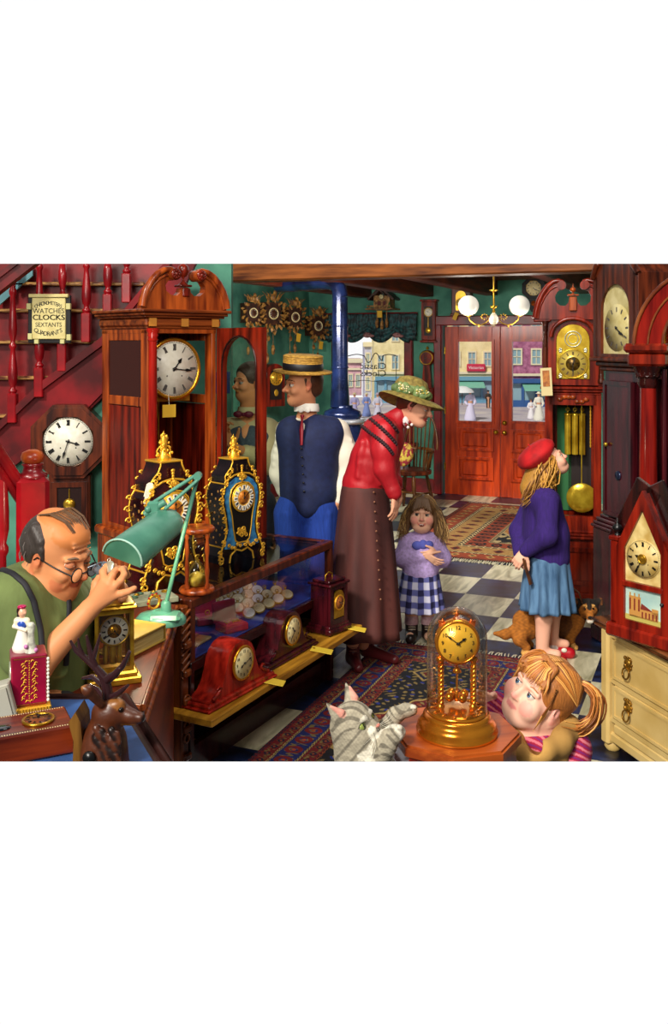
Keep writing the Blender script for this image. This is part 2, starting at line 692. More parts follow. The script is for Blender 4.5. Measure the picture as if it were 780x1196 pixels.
# ================================================================= the room
def floor_mat():
 m = bpy.data.materials.new('marble_checker')
 m.use_nodes = True
 n = m.node_tree
 b = n.nodes['Principled BSDF']
 b.inputs['Roughness'].default_value = 0.3
 tc = n.nodes.new('ShaderNodeTexCoord')
 mp = n.nodes.new('ShaderNodeMapping')
 mp.inputs['Scale'].default_value = (1 / 0.37, 1 / 0.5, 1)
 mp.inputs['Location'].default_value = (0.66 / 0.37, -5.34 / 0.5, 0.5)
 ck = n.nodes.new('ShaderNodeTexChecker')
 ck.inputs['Scale'].default_value = 1.0
 ck.inputs[1].default_value = (1, 1, 1, 1)
 ck.inputs[2].default_value = (0, 0, 0, 1)
 def ramp(scale, st, c1, c2, lo, hi):
  q = n.nodes.new('ShaderNodeMapping')
  q.inputs['Scale'].default_value = st
  x = n.nodes.new('ShaderNodeTexNoise')
  x.inputs['Scale'].default_value = scale
  x.inputs['Detail'].default_value = 7
  x.inputs['Distortion'].default_value = 0.8
  r = n.nodes.new('ShaderNodeValToRGB')
  r.color_ramp.elements[0].position = lo
  r.color_ramp.elements[1].position = hi
  r.color_ramp.elements[0].color = (*lin(c1), 1)
  r.color_ramp.elements[1].color = (*lin(c2), 1)
  n.links.new(tc.outputs['Object'], q.inputs[0])
  n.links.new(q.outputs[0], x.inputs[0])
  n.links.new(x.outputs[0], r.inputs[0])
  return r
 lt = ramp(3.0, (5, 1, 1), '#8f8c6c', '#dcd6b6', 0.3, 0.6)
 dk = ramp(5.0, (1, 1.4, 1), '#070b18', '#1e3564', 0.42, 0.78)
 mx = n.nodes.new('ShaderNodeMix')
 mx.data_type = 'RGBA'
 n.links.new(tc.outputs['Object'], mp.inputs[0])
 n.links.new(mp.outputs[0], ck.inputs[0])
 n.links.new(ck.outputs[1], mx.inputs[0])
 n.links.new(dk.outputs[0], mx.inputs[6])
 n.links.new(lt.outputs[0], mx.inputs[7])
 n.links.new(mx.outputs[2], b.inputs['Base Color'])
 return m
fl = struct('floor', MB().box(1.5, 5.6, -0.05, 15, 11.4, 0.1), floor_mat())
fl.rotation_euler = (0, 0, R(RY))

P0 = Vector((1.386, 11.6, 0))
def wall_obj(name, mb, m, loc=P0, yaw=RY):
 o = struct(name, mb, m)
 o.location = loc
 o.rotation_euler = (0, 0, R(yaw))
 return o
def WT(px, py):
 """(t, z) on the back wall"""
 r = (px - 390) / F
 t = (P0.y * r - P0.x) / (V.x - V.y * r)
 d = P0.y + V.y * t
 return t, EYE - (py - HOR) * d / F
HT = 2.66
w0, w1 = WT(392, 395)[0], WT(480, 395)[0]
wz0, wz1 = 0.62, 2.02
d0, d1 = -0.02, 1.42
mb = MB()
def wseg(a, b, z0, z1):
 mb.box((a + b) / 2, 0.1, (z0 + z1) / 2, b - a, 0.2, z1 - z0)
wseg(-2.06, w0, 0, HT)
wseg(w0, w1, 0, wz0)
wseg(w0, w1, wz1, HT)
wseg(w1, d0, 0, HT)
wseg(d0, d1, 2.12, HT)
wseg(d1, 5.0, 0, HT)
wall_obj('wall_back', mb, GREEN)
# left wall of the back room, running towards the viewer from the far corner
CN = P0 + V * -1.86
wl = MB().box(-0.1, -1.4, HT / 2, 0.2, 3.2, HT)
wall_obj('wall_left', wl, GREEN, CN)
wall_obj('baseboard_back', MB().box((w1 + d0) / 2 - 0.6, -0.012, 0.09, d0 - w1 + 1.1, 0.024, 0.18, 0, 0.006), REDD)
wall_obj('baseboard_left', MB().box(0.012, -1.5, 0.09, 0.024, 3.0, 0.18, 0, 0.006), REDD, CN)
# ceiling boards behind the cross beam
wall_obj('ceiling', MB().box(1.3, -2.2, HT + 0.03, 7.6, 5.0, 0.06), mat('ceiling_boards', '#6a3418', 0.6, kind='wood', col2='#3a1808', scale=2))
# near partition wall on the left, green plaster
pw = MB().box(-.111 * 6.9 - 1.9, 6.96, 1.35, 3.8, 0.12, 2.7)
struct('wall_partition', pw, GREEN)
# exposed beams
BEAM = mat('beam_wood', '#a8602a', 0.5, kind='wood', col2='#4a200a', scale=2.0, stretch=(1, 9, 9))
BEAMJ = mat('joist_wood', '#6a2a10', 0.5, kind='wood', col2='#32100a', scale=2.0, stretch=(9, 1, 9))
bo = struct("trim_1", MB().box(1.9, 0, 2.62, 5.8, 0.22, 0.46, 0, 0.012), BEAM)
bo.location = (0.07, 7.2, 0)
bo.rotation_euler = (0, 0, R(RY))
for i, px in enumerate((426, 498, 572, 683)):
 t = WT(px, 350)[0]
 j = wall_obj('trim_%d' % (i + 2), MB().box(t + 0.02, -2.0, 2.57, 0.15, 4.0, 0.19, 0, 0.01), BEAMJ)

# ---- window with lettering
fr = MB()
for x in (w0 + 0.02, w1 - 0.02):
 fr.box(x, -0.02, (wz0 + wz1) / 2, 0.11, 0.1, wz1 - wz0 + 0.1, 0, 0.01)
fr.box((w0 + w1) / 2, -0.02, wz1 + 0.02, w1 - w0 + 0.15, 0.1, 0.11, 0, 0.01)
fr.box((w0 + w1) / 2, -0.05, wz0 - 0.02, w1 - w0 + 0.2, 0.2, 0.07, 0, 0.01)
wn = wall_obj('window_1', fr, REDD)
pane = MB().box((w0 + w1) / 2, 0.1, (wz0 + wz1) / 2, w1 - w0, 0.008, wz1 - wz0).build('pane', GLASS, wn)
lt = MB()
def wtext(s, px, py, size):
 t, z = WT(px, py)
 lt.text(s, size, T(t, 0.085, z), 0, 0.004, mirror=True, sx=1.15)
wtext('Classic', 433, 428, 0.115)
wtext('Clocks', 433, 436.5, 0.115)
pts = []
for i in range(60):
 q = i / 59
 px = 403 + q * 57
 py = 416 - 3 * math.sin(q * 9) * (1 - abs(q - .5)) + (6 * math.sin((q - .35) * 21) if .35 < q < .72 else 0)
 t, z = WT(px, py)
 pts.append((t, 0.088, z))
lt.tube(pts, 0.006, 5)
pts = [(*WT(460, 418 + i * 2), ) for i in range(14)]
lt.tube([(a, 0.088, b) for a, b in pts], 0.004, 5)
pts = [WT(403 + i * 4, 445 + math.sin(i) * .6) for i in range(15)]
lt.tube([(a, 0.088, b) for a, b in pts], 0.004, 5)
lo = lt.build('lettering', BLACK, wn)
lo['label'] = 'black lettering Classic Clocks on the pane, read from outside'

# ---- swagged valance over the window
TEAL = mat('teal_damask', '#1d4d50', 0.6, kind='noise', col2='#07181c', scale=22, detail=5, lo=.42, hi=.58)
PINKL = mat('rose_lining', '#a5706c', 0.7, kind='noise', col2='#5a3a40', scale=40)
va, vb = WT(379, 370)[0], WT(489, 370)[0]
ztop = WT(430, 367)[1]
vt = thing('window_valance', 'dark teal damask valance with three scalloped swags over the shop window', 'curtain', P0, RY)
def valance():
 nx, nz = 120, 14
 vs = []
 fs = []
 for side in (0, 1):
  for k in range(nz + 1):
   for i in range(nx + 1):
    q = i / nx
    s = (q * 3.4 + 0.35) % 1.0
    drop = 0.24 + 0.13 * math.sin(PI * s) ** 0.8
    if q < 0.07 or q > 0.93:
     drop = 0.34
    v = k / nz
    pl = 0.014 * math.sin(i * 1.7 + 3 * v) * (1 if v < .45 else 0.3) + 0.02 * math.sin(v * 22 - s * 2) * (v > .45)
    vs.append((va + (vb - va) * q, -0.10 - 0.04 * math.sin(PI * s) * v + pl + side * 0.012, ztop - drop * v))
 W = nx + 1
 N = W * (nz + 1)
 for side in (0, 1):
  for k in range(nz):
   for i in range(nx):
    a = side * N + k * W + i
    fs.append((a, a + 1, a + W + 1, a + W))
 for k in (0, nz):
  for i in range(nx):
   a = k * W + i
   fs.append((a, a + 1, N + a + 1, N + a))
 for i in (0, nx):
  for k in range(nz):
   a = k * W + i
   fs.append((a, a + W, N + a + W, N + a))
 return MB().add(vs, fs, 0, True)
valance().build('swags', TEAL, vt)
lin_ = MB()
for px in (407, 434, 468):
 t, z = WT(px, 391.5)
 lin_.ball((t, -0.165, z), (0.06, 0.02, 0.035), 0, 12)
 lin_.ball((t + 0.05, -0.165, z - 0.01), (0.045, 0.02, 0.02), 0, 12)
lin_.build('lining', PINKL, vt)
MB().tube([(va, -0.06, ztop), (vb, -0.06, ztop)], 0.018, 8).build('rail', REDD, vt)

# ---- double door
DOORM = mat('door_wood', '#c8420f', 0.35, kind='wood', col2='#8a2408', scale=2.2, coat=0.25)
tr = MB()
tr.box(-0.07, -0.03, 1.08, 0.1, 0.1, 2.16, 0, 0.012)
tr.box(1.47, -0.03, 1.08, 0.1, 0.1, 2.16, 0, 0.012)
tr.box(0.7, -0.03, 2.17, 1.66, 0.12, 0.12, 0, 0.012)
wall_obj('trim_10', tr, REDD)
def leaf(name, x0, x1, g0, g1, gz0, gz1, knobs):
 L = MB()
 ztop_ = 2.1
 yc = 0.04
 L.box((x0 + g0) / 2, yc, ztop_ / 2, g0 - x0, 0.05, ztop_, 0, 0.006)
 L.box((x1 + g1) / 2, yc, ztop_ / 2, x1 - g1, 0.05, ztop_, 0, 0.006)
 gm = (g0 + g1) / 2
 gw = g1 - g0
 L.box(gm, yc, (gz1 + ztop_) / 2, gw, 0.05, ztop_ - gz1)
 L.box(gm, yc, gz0 / 2, gw, 0.04, gz0)
 # beading round the glass
 a, b = g0 - 0.012, g1 + 0.012
 L.frame([(a - .02, gz0 - .03), (b + .02, gz0 - .03), (b + .02, gz1 + .03), (a - .02, gz1 + .03)], [(g0, gz0), (g1, gz0), (g1, gz1), (g0, gz1)], -0.005, 0.03)
 # raised panels
 for z0, z1 in ((0.56, 0.84), (0.2, 0.48)):
  L.frame([(a - .01, z0), (b + .01, z0), (b + .01, z1), (a - .01, z1)], [(a + .03, z0 + .03), (b - .03, z0 + .03), (b - .03, z1 - .03), (a + .03, z1 - .03)], -0.004, 0.03)
  L.box(gm, 0.02, (z0 + z1) / 2, gw - 0.1, 0.03, z1 - z0 - 0.1, 0, 0.014)
 o = wall_obj(name, L, DOORM)
 MB().box(gm, 0.045, (gz0 + gz1) / 2, gw, 0.008, gz1 - gz0).build('pane', GLASS, o)
 for (kx, kz) in knobs:
  k = MB()
  k.lathe([(0.024, 0), (0.024, 0.006), (0.008, 0.01), (0.008, 0.03), (0.024, 0.04), (0.026, 0.052), (0.012, 0.062), (0.0, 0.064)], 14, 0, T(kx, 0.015, kz) @ RX(90))
  k.build('door_knob', BRASS, o)
 for hz in (0.35, 1.05, 1.8):
  hx = x0 + 0.004 if knobs[0][0] > gm else x1 - 0.004
  MB().cyl((hx, 0.008, hz - 0.045), (hx, 0.008, hz + 0.045), 0.01, None, 8).build('hinge', BRASS, o)
 return o
def WX(px):
 return WT(px, 400)[0]
leaf('door_1', 0.0, 0.70, WX(535), WX(574), WT(555, 492)[1], WT(555, 399)[1], [(0.655, 0.80)])
leaf('door_2', 0.705, 1.40, WX(598), WX(637), WT(610, 492)[1], WT(610, 399)[1], [(0.76, 0.80), (0.76, 0.92)])

# ================================================================= the street outside
STONE = mat('street_stone', '#e0d8d4', 0.9, kind='noise', col2='#b8b0c4', scale=0.7, detail=8)
struct('ground', MB().box(8, 34, -1.35, 70, 40, 0.1), STONE)
def building(label, px0, px1, d, top, wallm, floors, cols, trimm, winm, shop=None, base=-1.3, dep=6.0):
 a, b = P(px0, 400, d).x, P(px1, 400, d).x
 t = thing('building', label, 'building', (a, d, base))
 t.scale = (.55, .55, .55)
 W = (b - a) / .55
 Ht = (top - base) / .55
 MB().box(W / 2, dep / 2, Ht / 2, W, dep, Ht).build('wall', wallm, t)
 c = MB().box(W / 2, -0.15, Ht - 0.2, W + 0.3, 0.4, 0.5, 0, .05).box(W / 2, -0.1, 2.9, W, 0.25, 0.22)
 c.build('cornice', trimm, t)
 for (wx, wz, ww, wh) in [(W * (i + .5) / cols, z, W / cols * .42, 1.25) for z in floors for i in range(cols)]:
  f = MB().frame([(wx - ww / 2 - .12, wz - .12), (wx + ww / 2 + .12, wz - .12), (wx + ww / 2 + .12, wz + wh + .15), (wx - ww / 2 - .12, wz + wh + .15)],
                       [(wx - ww / 2, wz), (wx + ww / 2, wz), (wx + ww / 2, wz + wh), (wx - ww / 2, wz + wh)], -0.12, 0.0)
  f.box(wx, -0.06, wz + wh / 2, ww, 0.05, 0.07)
  f.box(wx, -0.06, wz + wh / 2, 0.06, 0.05, wh)
  fo = f.build('window', trimm, t)
  MB().box(wx, -0.01, wz + wh / 2, ww, 0.03, wh).build('pane', winm, fo)
 if shop:
  fasc, awn = shop
  MB().box(W / 2, -0.3, 2.35, W * .96, 0.6, 0.42, 0, .04).build('shop_fascia', fasc, t)
  sf = MB()
  n = max(2, cols + 1)
  for i in range(n + 1):
   sf.box(W * .03 + W * .94 * i / n, -0.12, 1.1, 0.22, 0.2, 2.2)
  sf.box(W / 2, -0.1, 0.3, W * .94, 0.16, 0.6)
  sf.build('shop_front', fasc, t)
  MB().box(W / 2, -0.02, 1.35, W * .9, 0.04, 1.6).build('shop_window', winm, t)
  if awn:
   MB().prism([(0, 2.2), (0, 2.15), (-1.5, 1.5), (-1.5, 1.62)], 0, W * .55, 0, T(W * .25, 0, 0) @ RZ(90) @ Matrix.Diagonal((1, -1, 1, 1))).build('awning', awn, t)
 return t
YEL = mat('yellow_stucco', '#f6eab8', 0.9, kind='noise', col2='#e2d49c', scale=1.5)
CRM = mat('cream_stone', '#e8e0c0', 0.9)
MAU = mat('mauve_brick', '#c07ca0', 0.9, kind='noise', col2='#8a4a70', scale=2.5)
LAV = mat('lavender_brick', '#d4d0e4', 0.9, kind='noise', col2='#aab4d4', scale=2)
PINB = mat('pink_brick', '#e4b8c0', 0.9, kind='noise', col2='#c89cb0', scale=2)
BLW = mat('blue_window', '#8fb0be', 0.3)
BLP = mat('blue_shop_paint', '#6aa0bc', 0.6)
TEA = mat('teal_awning', '#7fc4ac', 0.7)
DBL = mat('deep_blue_paint', '#2f5a98', 0.6)
building('low pink brick house seen through the shop window beside the stovepipe', 396, 422.4, 56, 0.9, PINB, (1.0,), 3, CRM, BLW)
building('tall lavender house with narrow front seen through the shop window', 425.6, 433.6, 52, 1.9, LAV, (3.4, 1.0), 1, CRM, BLW)
building('tall cream house with wide windows seen through right of shop window', 437, 486, 49, 5, YEL, (3.3, 6.0, 8.5), 3, CRM, BLW, (BLP, None))
building('cream stone building with teal awning seen through left door pane', 505, 578.5, 49, 5, YEL, (3.6, 6.2, 8.8), 4, CRM, BLW, (BLP, TEA))
building('mauve brick building with blue shop fascia seen through right door pane', 592, 660, 46, 5, MAU, (3.9, 6.6), 3, CRM, BLW, (DBL, TEA))
# red sign over the street
sg = P(556, 429.5, 48.75)
st_ = thing('shop_sign', 'red shop sign with white lettering hung above the teal awning', 'sign', sg)
MB().box(0, 0.04, 0, 0.98, 0.1, 0.40, 0, .03).build('board', mat('pink_red_sign', '#c8284e', 0.6), st_)
MB().text('Victorian', 0.22, T(0, -0.02, 0.0), 0, .02).build('lettering', mat('sign_white', '#f6e6ea', 0.6), st_)
# passers-by
def passer(label, px, py, hpx, dress, skin='#d8a080', hat=None, parasol=None, trousers=False):
 d = F * (EYE + 1.3) / (py - HOR)
 s = hpx * d / F
 t = thing('person', label, 'person', P(px, py, d))
 b = Blob()
 b.cap((0, 0, s * .8), (0, 0, s * .86), s * .03, s * .03, skin)
 b.ell((0, 0, s * .92), (s * .055, s * .06, s * .075), skin)
 b.cap((0, 0, s * .1), (0, 0, s * .75), s * .06, s * .09, skin)
 for q in (-1, 1):
  b.chain([(q * s * .1, 0, s * .76), (q * s * .15, 0, s * .6), (q * s * .1, -s * .08, s * .5)], [s * .035, s * .03, s * .022], skin)
  b.chain([(q * s * .045, 0, s * .3), (q * s * .05, 0, s * .04), (q * s * .05, -s * .06, s * .03)], [s * .04, s * .03, s * .025], skin)
 b.build('body', MSKIN, t, s * .02)
 c = Blob()
 c.cap((0, 0, s * .56), (0, 0, s * .75), s * .075, s * .1, dress)
 for q in (-1, 1):
  c.chain([(q * s * .1, 0, s * .77), (q * s * .16, 0, s * .6), (q * s * .11, -s * .08, s * .52)], [s * .05, s * .045, s * .03], dress)
 if trousers:
  for q in (-1, 1):
   c.chain([(q * s * .05, 0, s * .5), (q * s * .055, 0, s * .05)], [s * .07, s * .05], dress)
 else:
  c.cap((0, 0, s * .55), (0, 0, s * .08), s * .08, s * .19, dress)
 c.build('clothing', MCLOTH, t, s * .02)
 if hat:
  MB().lathe([(s * .11, 0), (s * .11, s * .01), (s * .06, s * .02), (s * .05, s * .06), (0, s * .07)], 12, 0, T(0, 0, s * .95)).build('hat', mat('h' + hat, hat, .8), t)
 if parasol:
  o = MB().lathe([(s * .38, 0), (s * .3, s * .1), (s * .14, s * .18), (0, s * .2)], 16, 0, T(-s * .25, 0, s * .9)).build('parasol', mat('p' + parasol, parasol, .8), t)
  MB().cyl((-s * .25, 0, s * .5), (-s * .25, 0, s * 1.09), s * .012).build('parasol_handle', WOODB, t)
MSKIN = mat('skin', kind='skin', rough=0.5)
MCLOTH = mat('cloth', kind='vcol', rough=0.85)
passer('woman in a pale lilac dress under a white parasol seen through the left door', 549, 491.5, 37, '#d8d4f0', hat='#e8e4d0', parasol='#f0f4f6')
passer('man in a dark suit and hat seen through the left door pane', 570, 477, 21, '#3c3028', hat='#2c2420', trousers=True)
passer('woman in a cream dress with light hat seen through the right door pane', 629, 491, 33, '#e8e6d8', hat='#f0ead0')
passer('child in a white frock seen through the right door pane', 620, 489, 23, '#eceaf0', hat='#5a5048')
passer('woman in a violet dress passing outside the shop window, nearest the pipe', 414, 489, 30, '#a4a0cc', hat='#c8b890')
passer('woman in a blue dress passing outside, middle of the shop window', 428, 486, 27, '#7a8cc8', hat='#d8d0a8')
passer('woman in a pale grey dress outside beside the straw hat', 441, 491, 32, '#c8c8dc', hat='#b0a0b0')

# ================================================================= rugs
def rug_obj(name, label, corner, w, l, fn, nx, ny, fringe_sides):
 """corner = far left, runs +V by w and -U by l"""
 t = thing(name, label, 'rug', corner, RY)
 vs = []
 fs = []
 for j in range(ny + 1):
  for i in range(nx + 1):
   x, y = w * i / nx, -l * j / ny
   z = 0.012 + 0.0015 * math.sin(i * .31) * math.sin(j * .23)
   vs.append((x, y, z))
 for j in range(ny):
  for i in range(nx):
   a = j * (nx + 1) + i
   fs.append((a, a + 1, a + nx + 2, a + nx + 1))
 m = MB().add(vs, fs, 0, True)
 m.box(w / 2, -l / 2, 0.005, w, l, 0.01)
 m.build('pile', mat('rug_pile', kind='vcol', rough=0.95, col2='#000000', scale=60), t, col=lambda c: fn(c[:, 0] / w, -c[:, 1] / l, w, l))
 f = MB()
 rnd = random.Random(3)
 for side in fringe_sides:
  n = int(w / 0.02) if side in 'ns' else int(l / 0.02)
  for i in range(n):
   q = (i + .5) / n
   j = rnd.uniform(-.015, .015)
   if side == 'n':
    f.tube([(w * q, 0, .008), (w * q + j / 2, .035, .012), (w * q + j, .07, .004)], .004, 4)
   elif side == 's':
    f.tube([(w * q, -l, .008), (w * q + j / 2, -l - .045, .012), (w * q + j, -l - .09, .004)], .004, 4)
 f.build('fringe', mat('fringe_wool', '#d8cfb4', 0.9), t)
 return t
def pal(idx, cs):
 return np.array([lin(c) for c in cs])[idx]
def motif(u, v, s, kind=0):
 """0..1 repeating figures along u with period s, v in -1..1 across the band"""
 a = (u / s) % 1.0 * 2 - 1
 if kind == 0:
  return (np.abs(a) * 1.1 + np.abs(v) * .9) < .62
 if kind == 1:
  return np.abs(np.hypot(a, v * .8) - .5) < .17
 if kind == 2:
  return np.abs(v - .55 * np.sin(a * PI)) < .22
 return (np.abs(a) < .3) ^ (np.abs(v) < .25)
def rug_near(u, v, w, l):
 x, y = u * w, v * l
 e = np.minimum(np.minimum(x, w - x), np.minimum(y, l - y)) * 1.5
 al = np.where(np.minimum(x, w - x) < np.minimum(y, l - y), y, x) * 1.5
 c = np.zeros((len(u), 3))
 RED, NAV, CREAMC, BLU, ORG, BLK = [np.array(lin(q)) for q in ('#7a1018', '#101430', '#b89a58', '#1c2f8a', '#a8481c', '#0a0a14')]
 nz = (np.sin(x * 91) * np.sin(y * 83) > 0.55)
 bands = [(0, .03, NAV, RED, .05, 3), (.03, .12, RED, NAV, .11, 0), (.12, .14, CREAMC, NAV, .03, 3), (.14, .30, BLU * .5, RED, .17, 1), (.30, .325, NAV, CREAMC, .04, 3),
             (.325, .42, RED * .8, NAV, .11, 0), (.42, .44, BLK, ORG, .05, 3)]
 for a, b, bg, fg, s, k in bands:
  m = (e >= a) & (e < b)
  vv = (e - (a + b) / 2) / ((b - a) / 2)
  f = motif(al, vv, s, k)
  c[m] = bg
  c[m & f] = fg
  if b - a > .08:
   f2 = motif(al + s / 2 + .02 * np.sin(al * 90), vv, s * .5, 2)
   c[m & f2 & ~f] = CREAMC * .45
   f3 = np.hypot(((al / s) % 1 * 2 - 1), vv) < .2
   c[m & f3] = ORG
 m = e >= .44
 # dark ground with scattered leaves and a red medallion
 c[m] = BLK
 fl_ = (np.sin(x * 88 + 3 * np.sin(y * 23)) * np.sin(y * 80 + 3 * np.sin(x * 21)) > .45)
 c[m & fl_] = CREAMC * .45
 fl2 = (np.sin(x * 49 + 2 * np.sin(y * 17)) * np.sin(y * 51 + 2) > .8)
 c[m & fl2] = BLU * .8
 dx, dy = np.abs(x - w * .62), np.abs(y - l * .60)
 md = dx / .44 + dy / .8
 md = md + .03 * np.sin(np.arctan2(dy, dx) * 24)
 c[m & (md < 1.0)] = CREAMC * .8
 c[m & (md < .965)] = RED * .6
 g = (np.sin(x * 105 + 3 * np.sin(y * 31)) * np.sin(y * 99 + 2 * np.sin(x * 27)) > .42) & (md < .94)
 c[m & g] = CREAMC * .5
 g = (np.sin(x * 65 + 1 + 2 * np.sin(y * 19)) * np.sin(y * 57) > .7) & (md < .94)
 c[m & g] = ORG * .8
 # small hooked diamond
 d2 = np.abs(x - w * .42) / .1 + np.abs(y - l * .2) / .12
 c[m & (d2 < 1)] = CREAMC * .7
 c[m & (d2 < .8)] = NAV
 c[m & (d2 < .55)] = CREAMC * .6
 c[m & (d2 < .35)] = RED * .6
 return c * (.85 + .15 * nz[:, None])
def rug_far(u, v, w, l):
 x, y = u * w, v * l
 e = np.minimum(np.minimum(x, w - x), np.minimum(y, l - y))
 al = np.where(np.minimum(x, w - x) < np.minimum(y, l - y), y, x)
 c = np.zeros((len(u), 3))
 OR, TAN, BLK, CR, RD = [np.array(lin(q)) for q in ('#8f3a1c', '#b58a4c', '#0e0d12', '#cdb27c', '#6a1c14')]
 for a, b, bg, fg, s, k in [(0, .05, BLK, OR, .06, 3), (.05, .22, OR, TAN, .16, 0), (.22, .27, BLK, CR, .06, 3), (.27, .48, TAN * .8, RD, .2, 0), (.48, .54, BLK, CR, .07, 3), (.54, .72, OR, BLK, .15, 1), (.72, .76, CR * .7, BLK, .05, 3)]:
  m = (e >= a) & (e < b)
  vv = (e - (a + b) / 2) / ((b - a) / 2)
  f = motif(al, vv, s, k)
  c[m] = bg
  c[m & f] = fg
  if b - a > .1:
   c[m & (np.hypot(((al / s) % 1 * 2 - 1), vv) < .22)] = BLK
 m = e >= .76
 c[m] = BLK
 f = np.sin(x * 30) * np.sin(y * 24 + 3 * np.abs(np.sin(x * 8))) > .35
 c[m & f] = CR * .7
 for cx in (.2, .42, .64, .86):
  big = .34 if cx in (.42, .86) else .18
  d2 = np.abs(x - w * cx) / big + np.abs(y - l * .5) / (big * 1.5)
  c[m & (d2 < 1)] = CR * .6
  c[m & (d2 < .88)] = np.array(lin('#a05a24'))
  c[m & (d2 < .88) & (np.sin(x * 70) * np.sin(y * 60) > .3)] = TAN
 return c
c1 = GP(447, 750)
rug_obj('oriental_rug', 'dark red and navy oriental rug on the tiles, nearest the viewer', c1, 1.05, 2.3, rug_near, 300, 640, 'n')
c2 = GP(456, 646) + U * 2.8
rug_obj('oriental_rug', 'tan and rust oriental runner on the tiles in front of the double door', c2, 2.3, 2.8, rug_far, 340, 380, 'ns')

# ================================================================= stairs on the left
SD = 5.95
def PX(px, py, d=SD):
 q = P(px, py, d)
 return (q.x, q.z)
strg = MB()
strg.prism([PX(*p) for p in ((-14, 509), (50, 448), (118, 398), (168, 338), (215, 285), (232, 300), (190, 385), (122, 462), (99, 484), (16, 545), (-14, 560))], SD, SD + 0.07)
strg.prism([PX(*p) for p in ((-14, 506), (50, 445), (118, 395), (168, 335), (215, 282), (219, 287), (172, 341), (121, 403), (52, 454), (-14, 516))], SD - 0.03, SD + 0.09)
strg.prism([PX(*p) for p in ((-14, 543), (16, 532), (99, 470), (122, 448), (124, 455), (100, 480), (16, 545), (-14, 556))], SD - 0.02, SD + 0.02)
sp = struct('stair_stringer', strg, mat('stair_red', '#8e0c16', 0.6, kind='wood', col2='#4c060c', scale=2.0, stretch=(2, 2, 2), spec=.25))
for y0, y1, xe in ((303, 331, 190), (331, 362, 166), (362, 399, 146), (399, 441, 112), (441, 486, 56), (486, 530, 8)):
 a = PX(-25, y0, SD + .12)
 b = PX(xe, y1, SD + .12)
 stp = MB().box((a[0] + b[0]) / 2, SD + .45, (a[1] + b[1]) / 2, b[0] - a[0], .66, a[1] - b[1])
 so = struct('stair_riser', stp, REDD)
 a2 = PX(-25, y0 - 1, SD + .06)
 b2 = PX(xe + 2, y0 + 2, SD + .06)
 MB().box((a2[0] + b2[0]) / 2, SD + .42, (a2[1] + b2[1]) / 2, b2[0] - a2[0], .72, 0.022, 0, .006).build('tread', mat('worn_lit_tread', '#c09050', 0.4, kind='noise', col2='#5a2010', scale=9, stretch=(1, 1, 6), lo=.4, hi=.55), so)  # gold tone mixes edge wear with light painted along the treads
# wall below the stairs
ub = MB().prism([PX(*p, d=SD + .05) for p in ((-30, 560), (16, 545), (99, 484), (130, 452), (150, 430), (150, 812), (-30, 812))], SD + .05, SD + .15)
struct('wall_stair', ub, GREEN)
# balusters
def baluster(px, yb, yt, d=SD - .005):
 a, b = P(px, yb, d), P(px, yt, d)
 h = b.z - a.z
 t = thing('stair_baluster', 'placeholder', 'baluster', a, group='turned red balusters of the upper stair flight')
 MB().box(0, 0, .085, .058, .058, .19, 0, .006).build('foot_block', REDP, t)
 pr = [(.018, .18), (.024, .19), (.024, .2), (.014, .21), (.014, .225), (.022, .24), (.027, .28), (.025, .34), (.016, .42), (.013, .46), (.02, .475), (.02, .49), (.013, .5), (.013, .52), (.022, .56), (.024, .6), (.018, .7), (.014, .8), (.021, .82), (.021, .84), (.014, .86), (.02, .92), (.02, h)]
 pr = [(r * 1.15, z) for r, z in pr if z <= h]
 MB().lathe(pr, 14).build('spindle', REDP, t)
 return t
bl = [(15, 492, 290, 'turned red stair baluster, leftmost on the upper flight'), (46, 462, 290, 'turned red stair baluster behind left side of the shop sign'), (73, 432, 290, 'turned red stair baluster behind the right side of the shop sign'),
      (101, 398, 290, 'turned red stair baluster right of the cream sign'), (126, 376, 280, 'turned red stair baluster, second right of the cream sign'), (148, 352, 280, 'turned red stair baluster just above the tall clock cornice')]
for px, yb, yt, lb in bl:
 o = baluster(px, yb, yt)
 o['label'] = lb
# upper handrail crossing the corner, with the blue wall beyond it
hr = MB()
hr.prism([PX(*p, d=5.75) for p in ((-20, 338), (60, 278), (60, 296), (-20, 358))], 5.71, 5.79)
hr.prism([PX(*p, d=5.75) for p in ((-20, 336), (60, 276), (60, 282), (-20, 343))], 5.69, 5.81)
struct('handrail_upper', hr, REDD)
bwp = MB().prism([PX(*p, d=6.01) for p in ((-5, 360), (12, 345), (12, 322), (-5, 322))], 6.01, 6.03)
bwp.prism([PX(*p, d=6.01) for p in ((17, 340), (38, 322), (38, 300), (17, 300))], 6.01, 6.03)
struct('wall_upper', bwp, mat('blue_plaster', '#6fa3ad', .8))
# newel post and lower rail
nb = GP(38, 400 + F * EYE / 4.2)
nw = thing('newel_post', 'thick glossy red newel post with a round worn wooden ball top', 'newel post', (nb.x, 4.2, 0))
zt = EYE - (556 - HOR) * 4.2 / F
MB().box(0, 0, zt / 2, .142, .142, zt, 0, .02, RZ(20)).build('post', REDP, nw)
MB().lathe([(.065, zt - .005), (.066, zt + .01), (.045, zt + .02), (.04, zt + .045), (.05, zt + .055), (.03, zt + .062)], 20).build('collar', REDP, nw)
MB().lathe([(.02, zt + .055), (.045, zt + .065), (.052, zt + .085), (.045, zt + .108), (.02, zt + .12), (0, zt + .122)], 20).build('ball', mat('worn_ball', '#c0601c', .3, kind='noise', col2='#8a2010', scale=14), nw)
lr = MB()
lr.tube([P(-30, 478, 3.9), P(-5, 525, 4.05), P(22, 566, 4.17)], .032, 8)
lr.tube([P(-30, 496, 3.9), P(-5, 543, 4.05), P(22, 584, 4.17)], .018, 8)
struct('handrail_lower', lr, REDP)
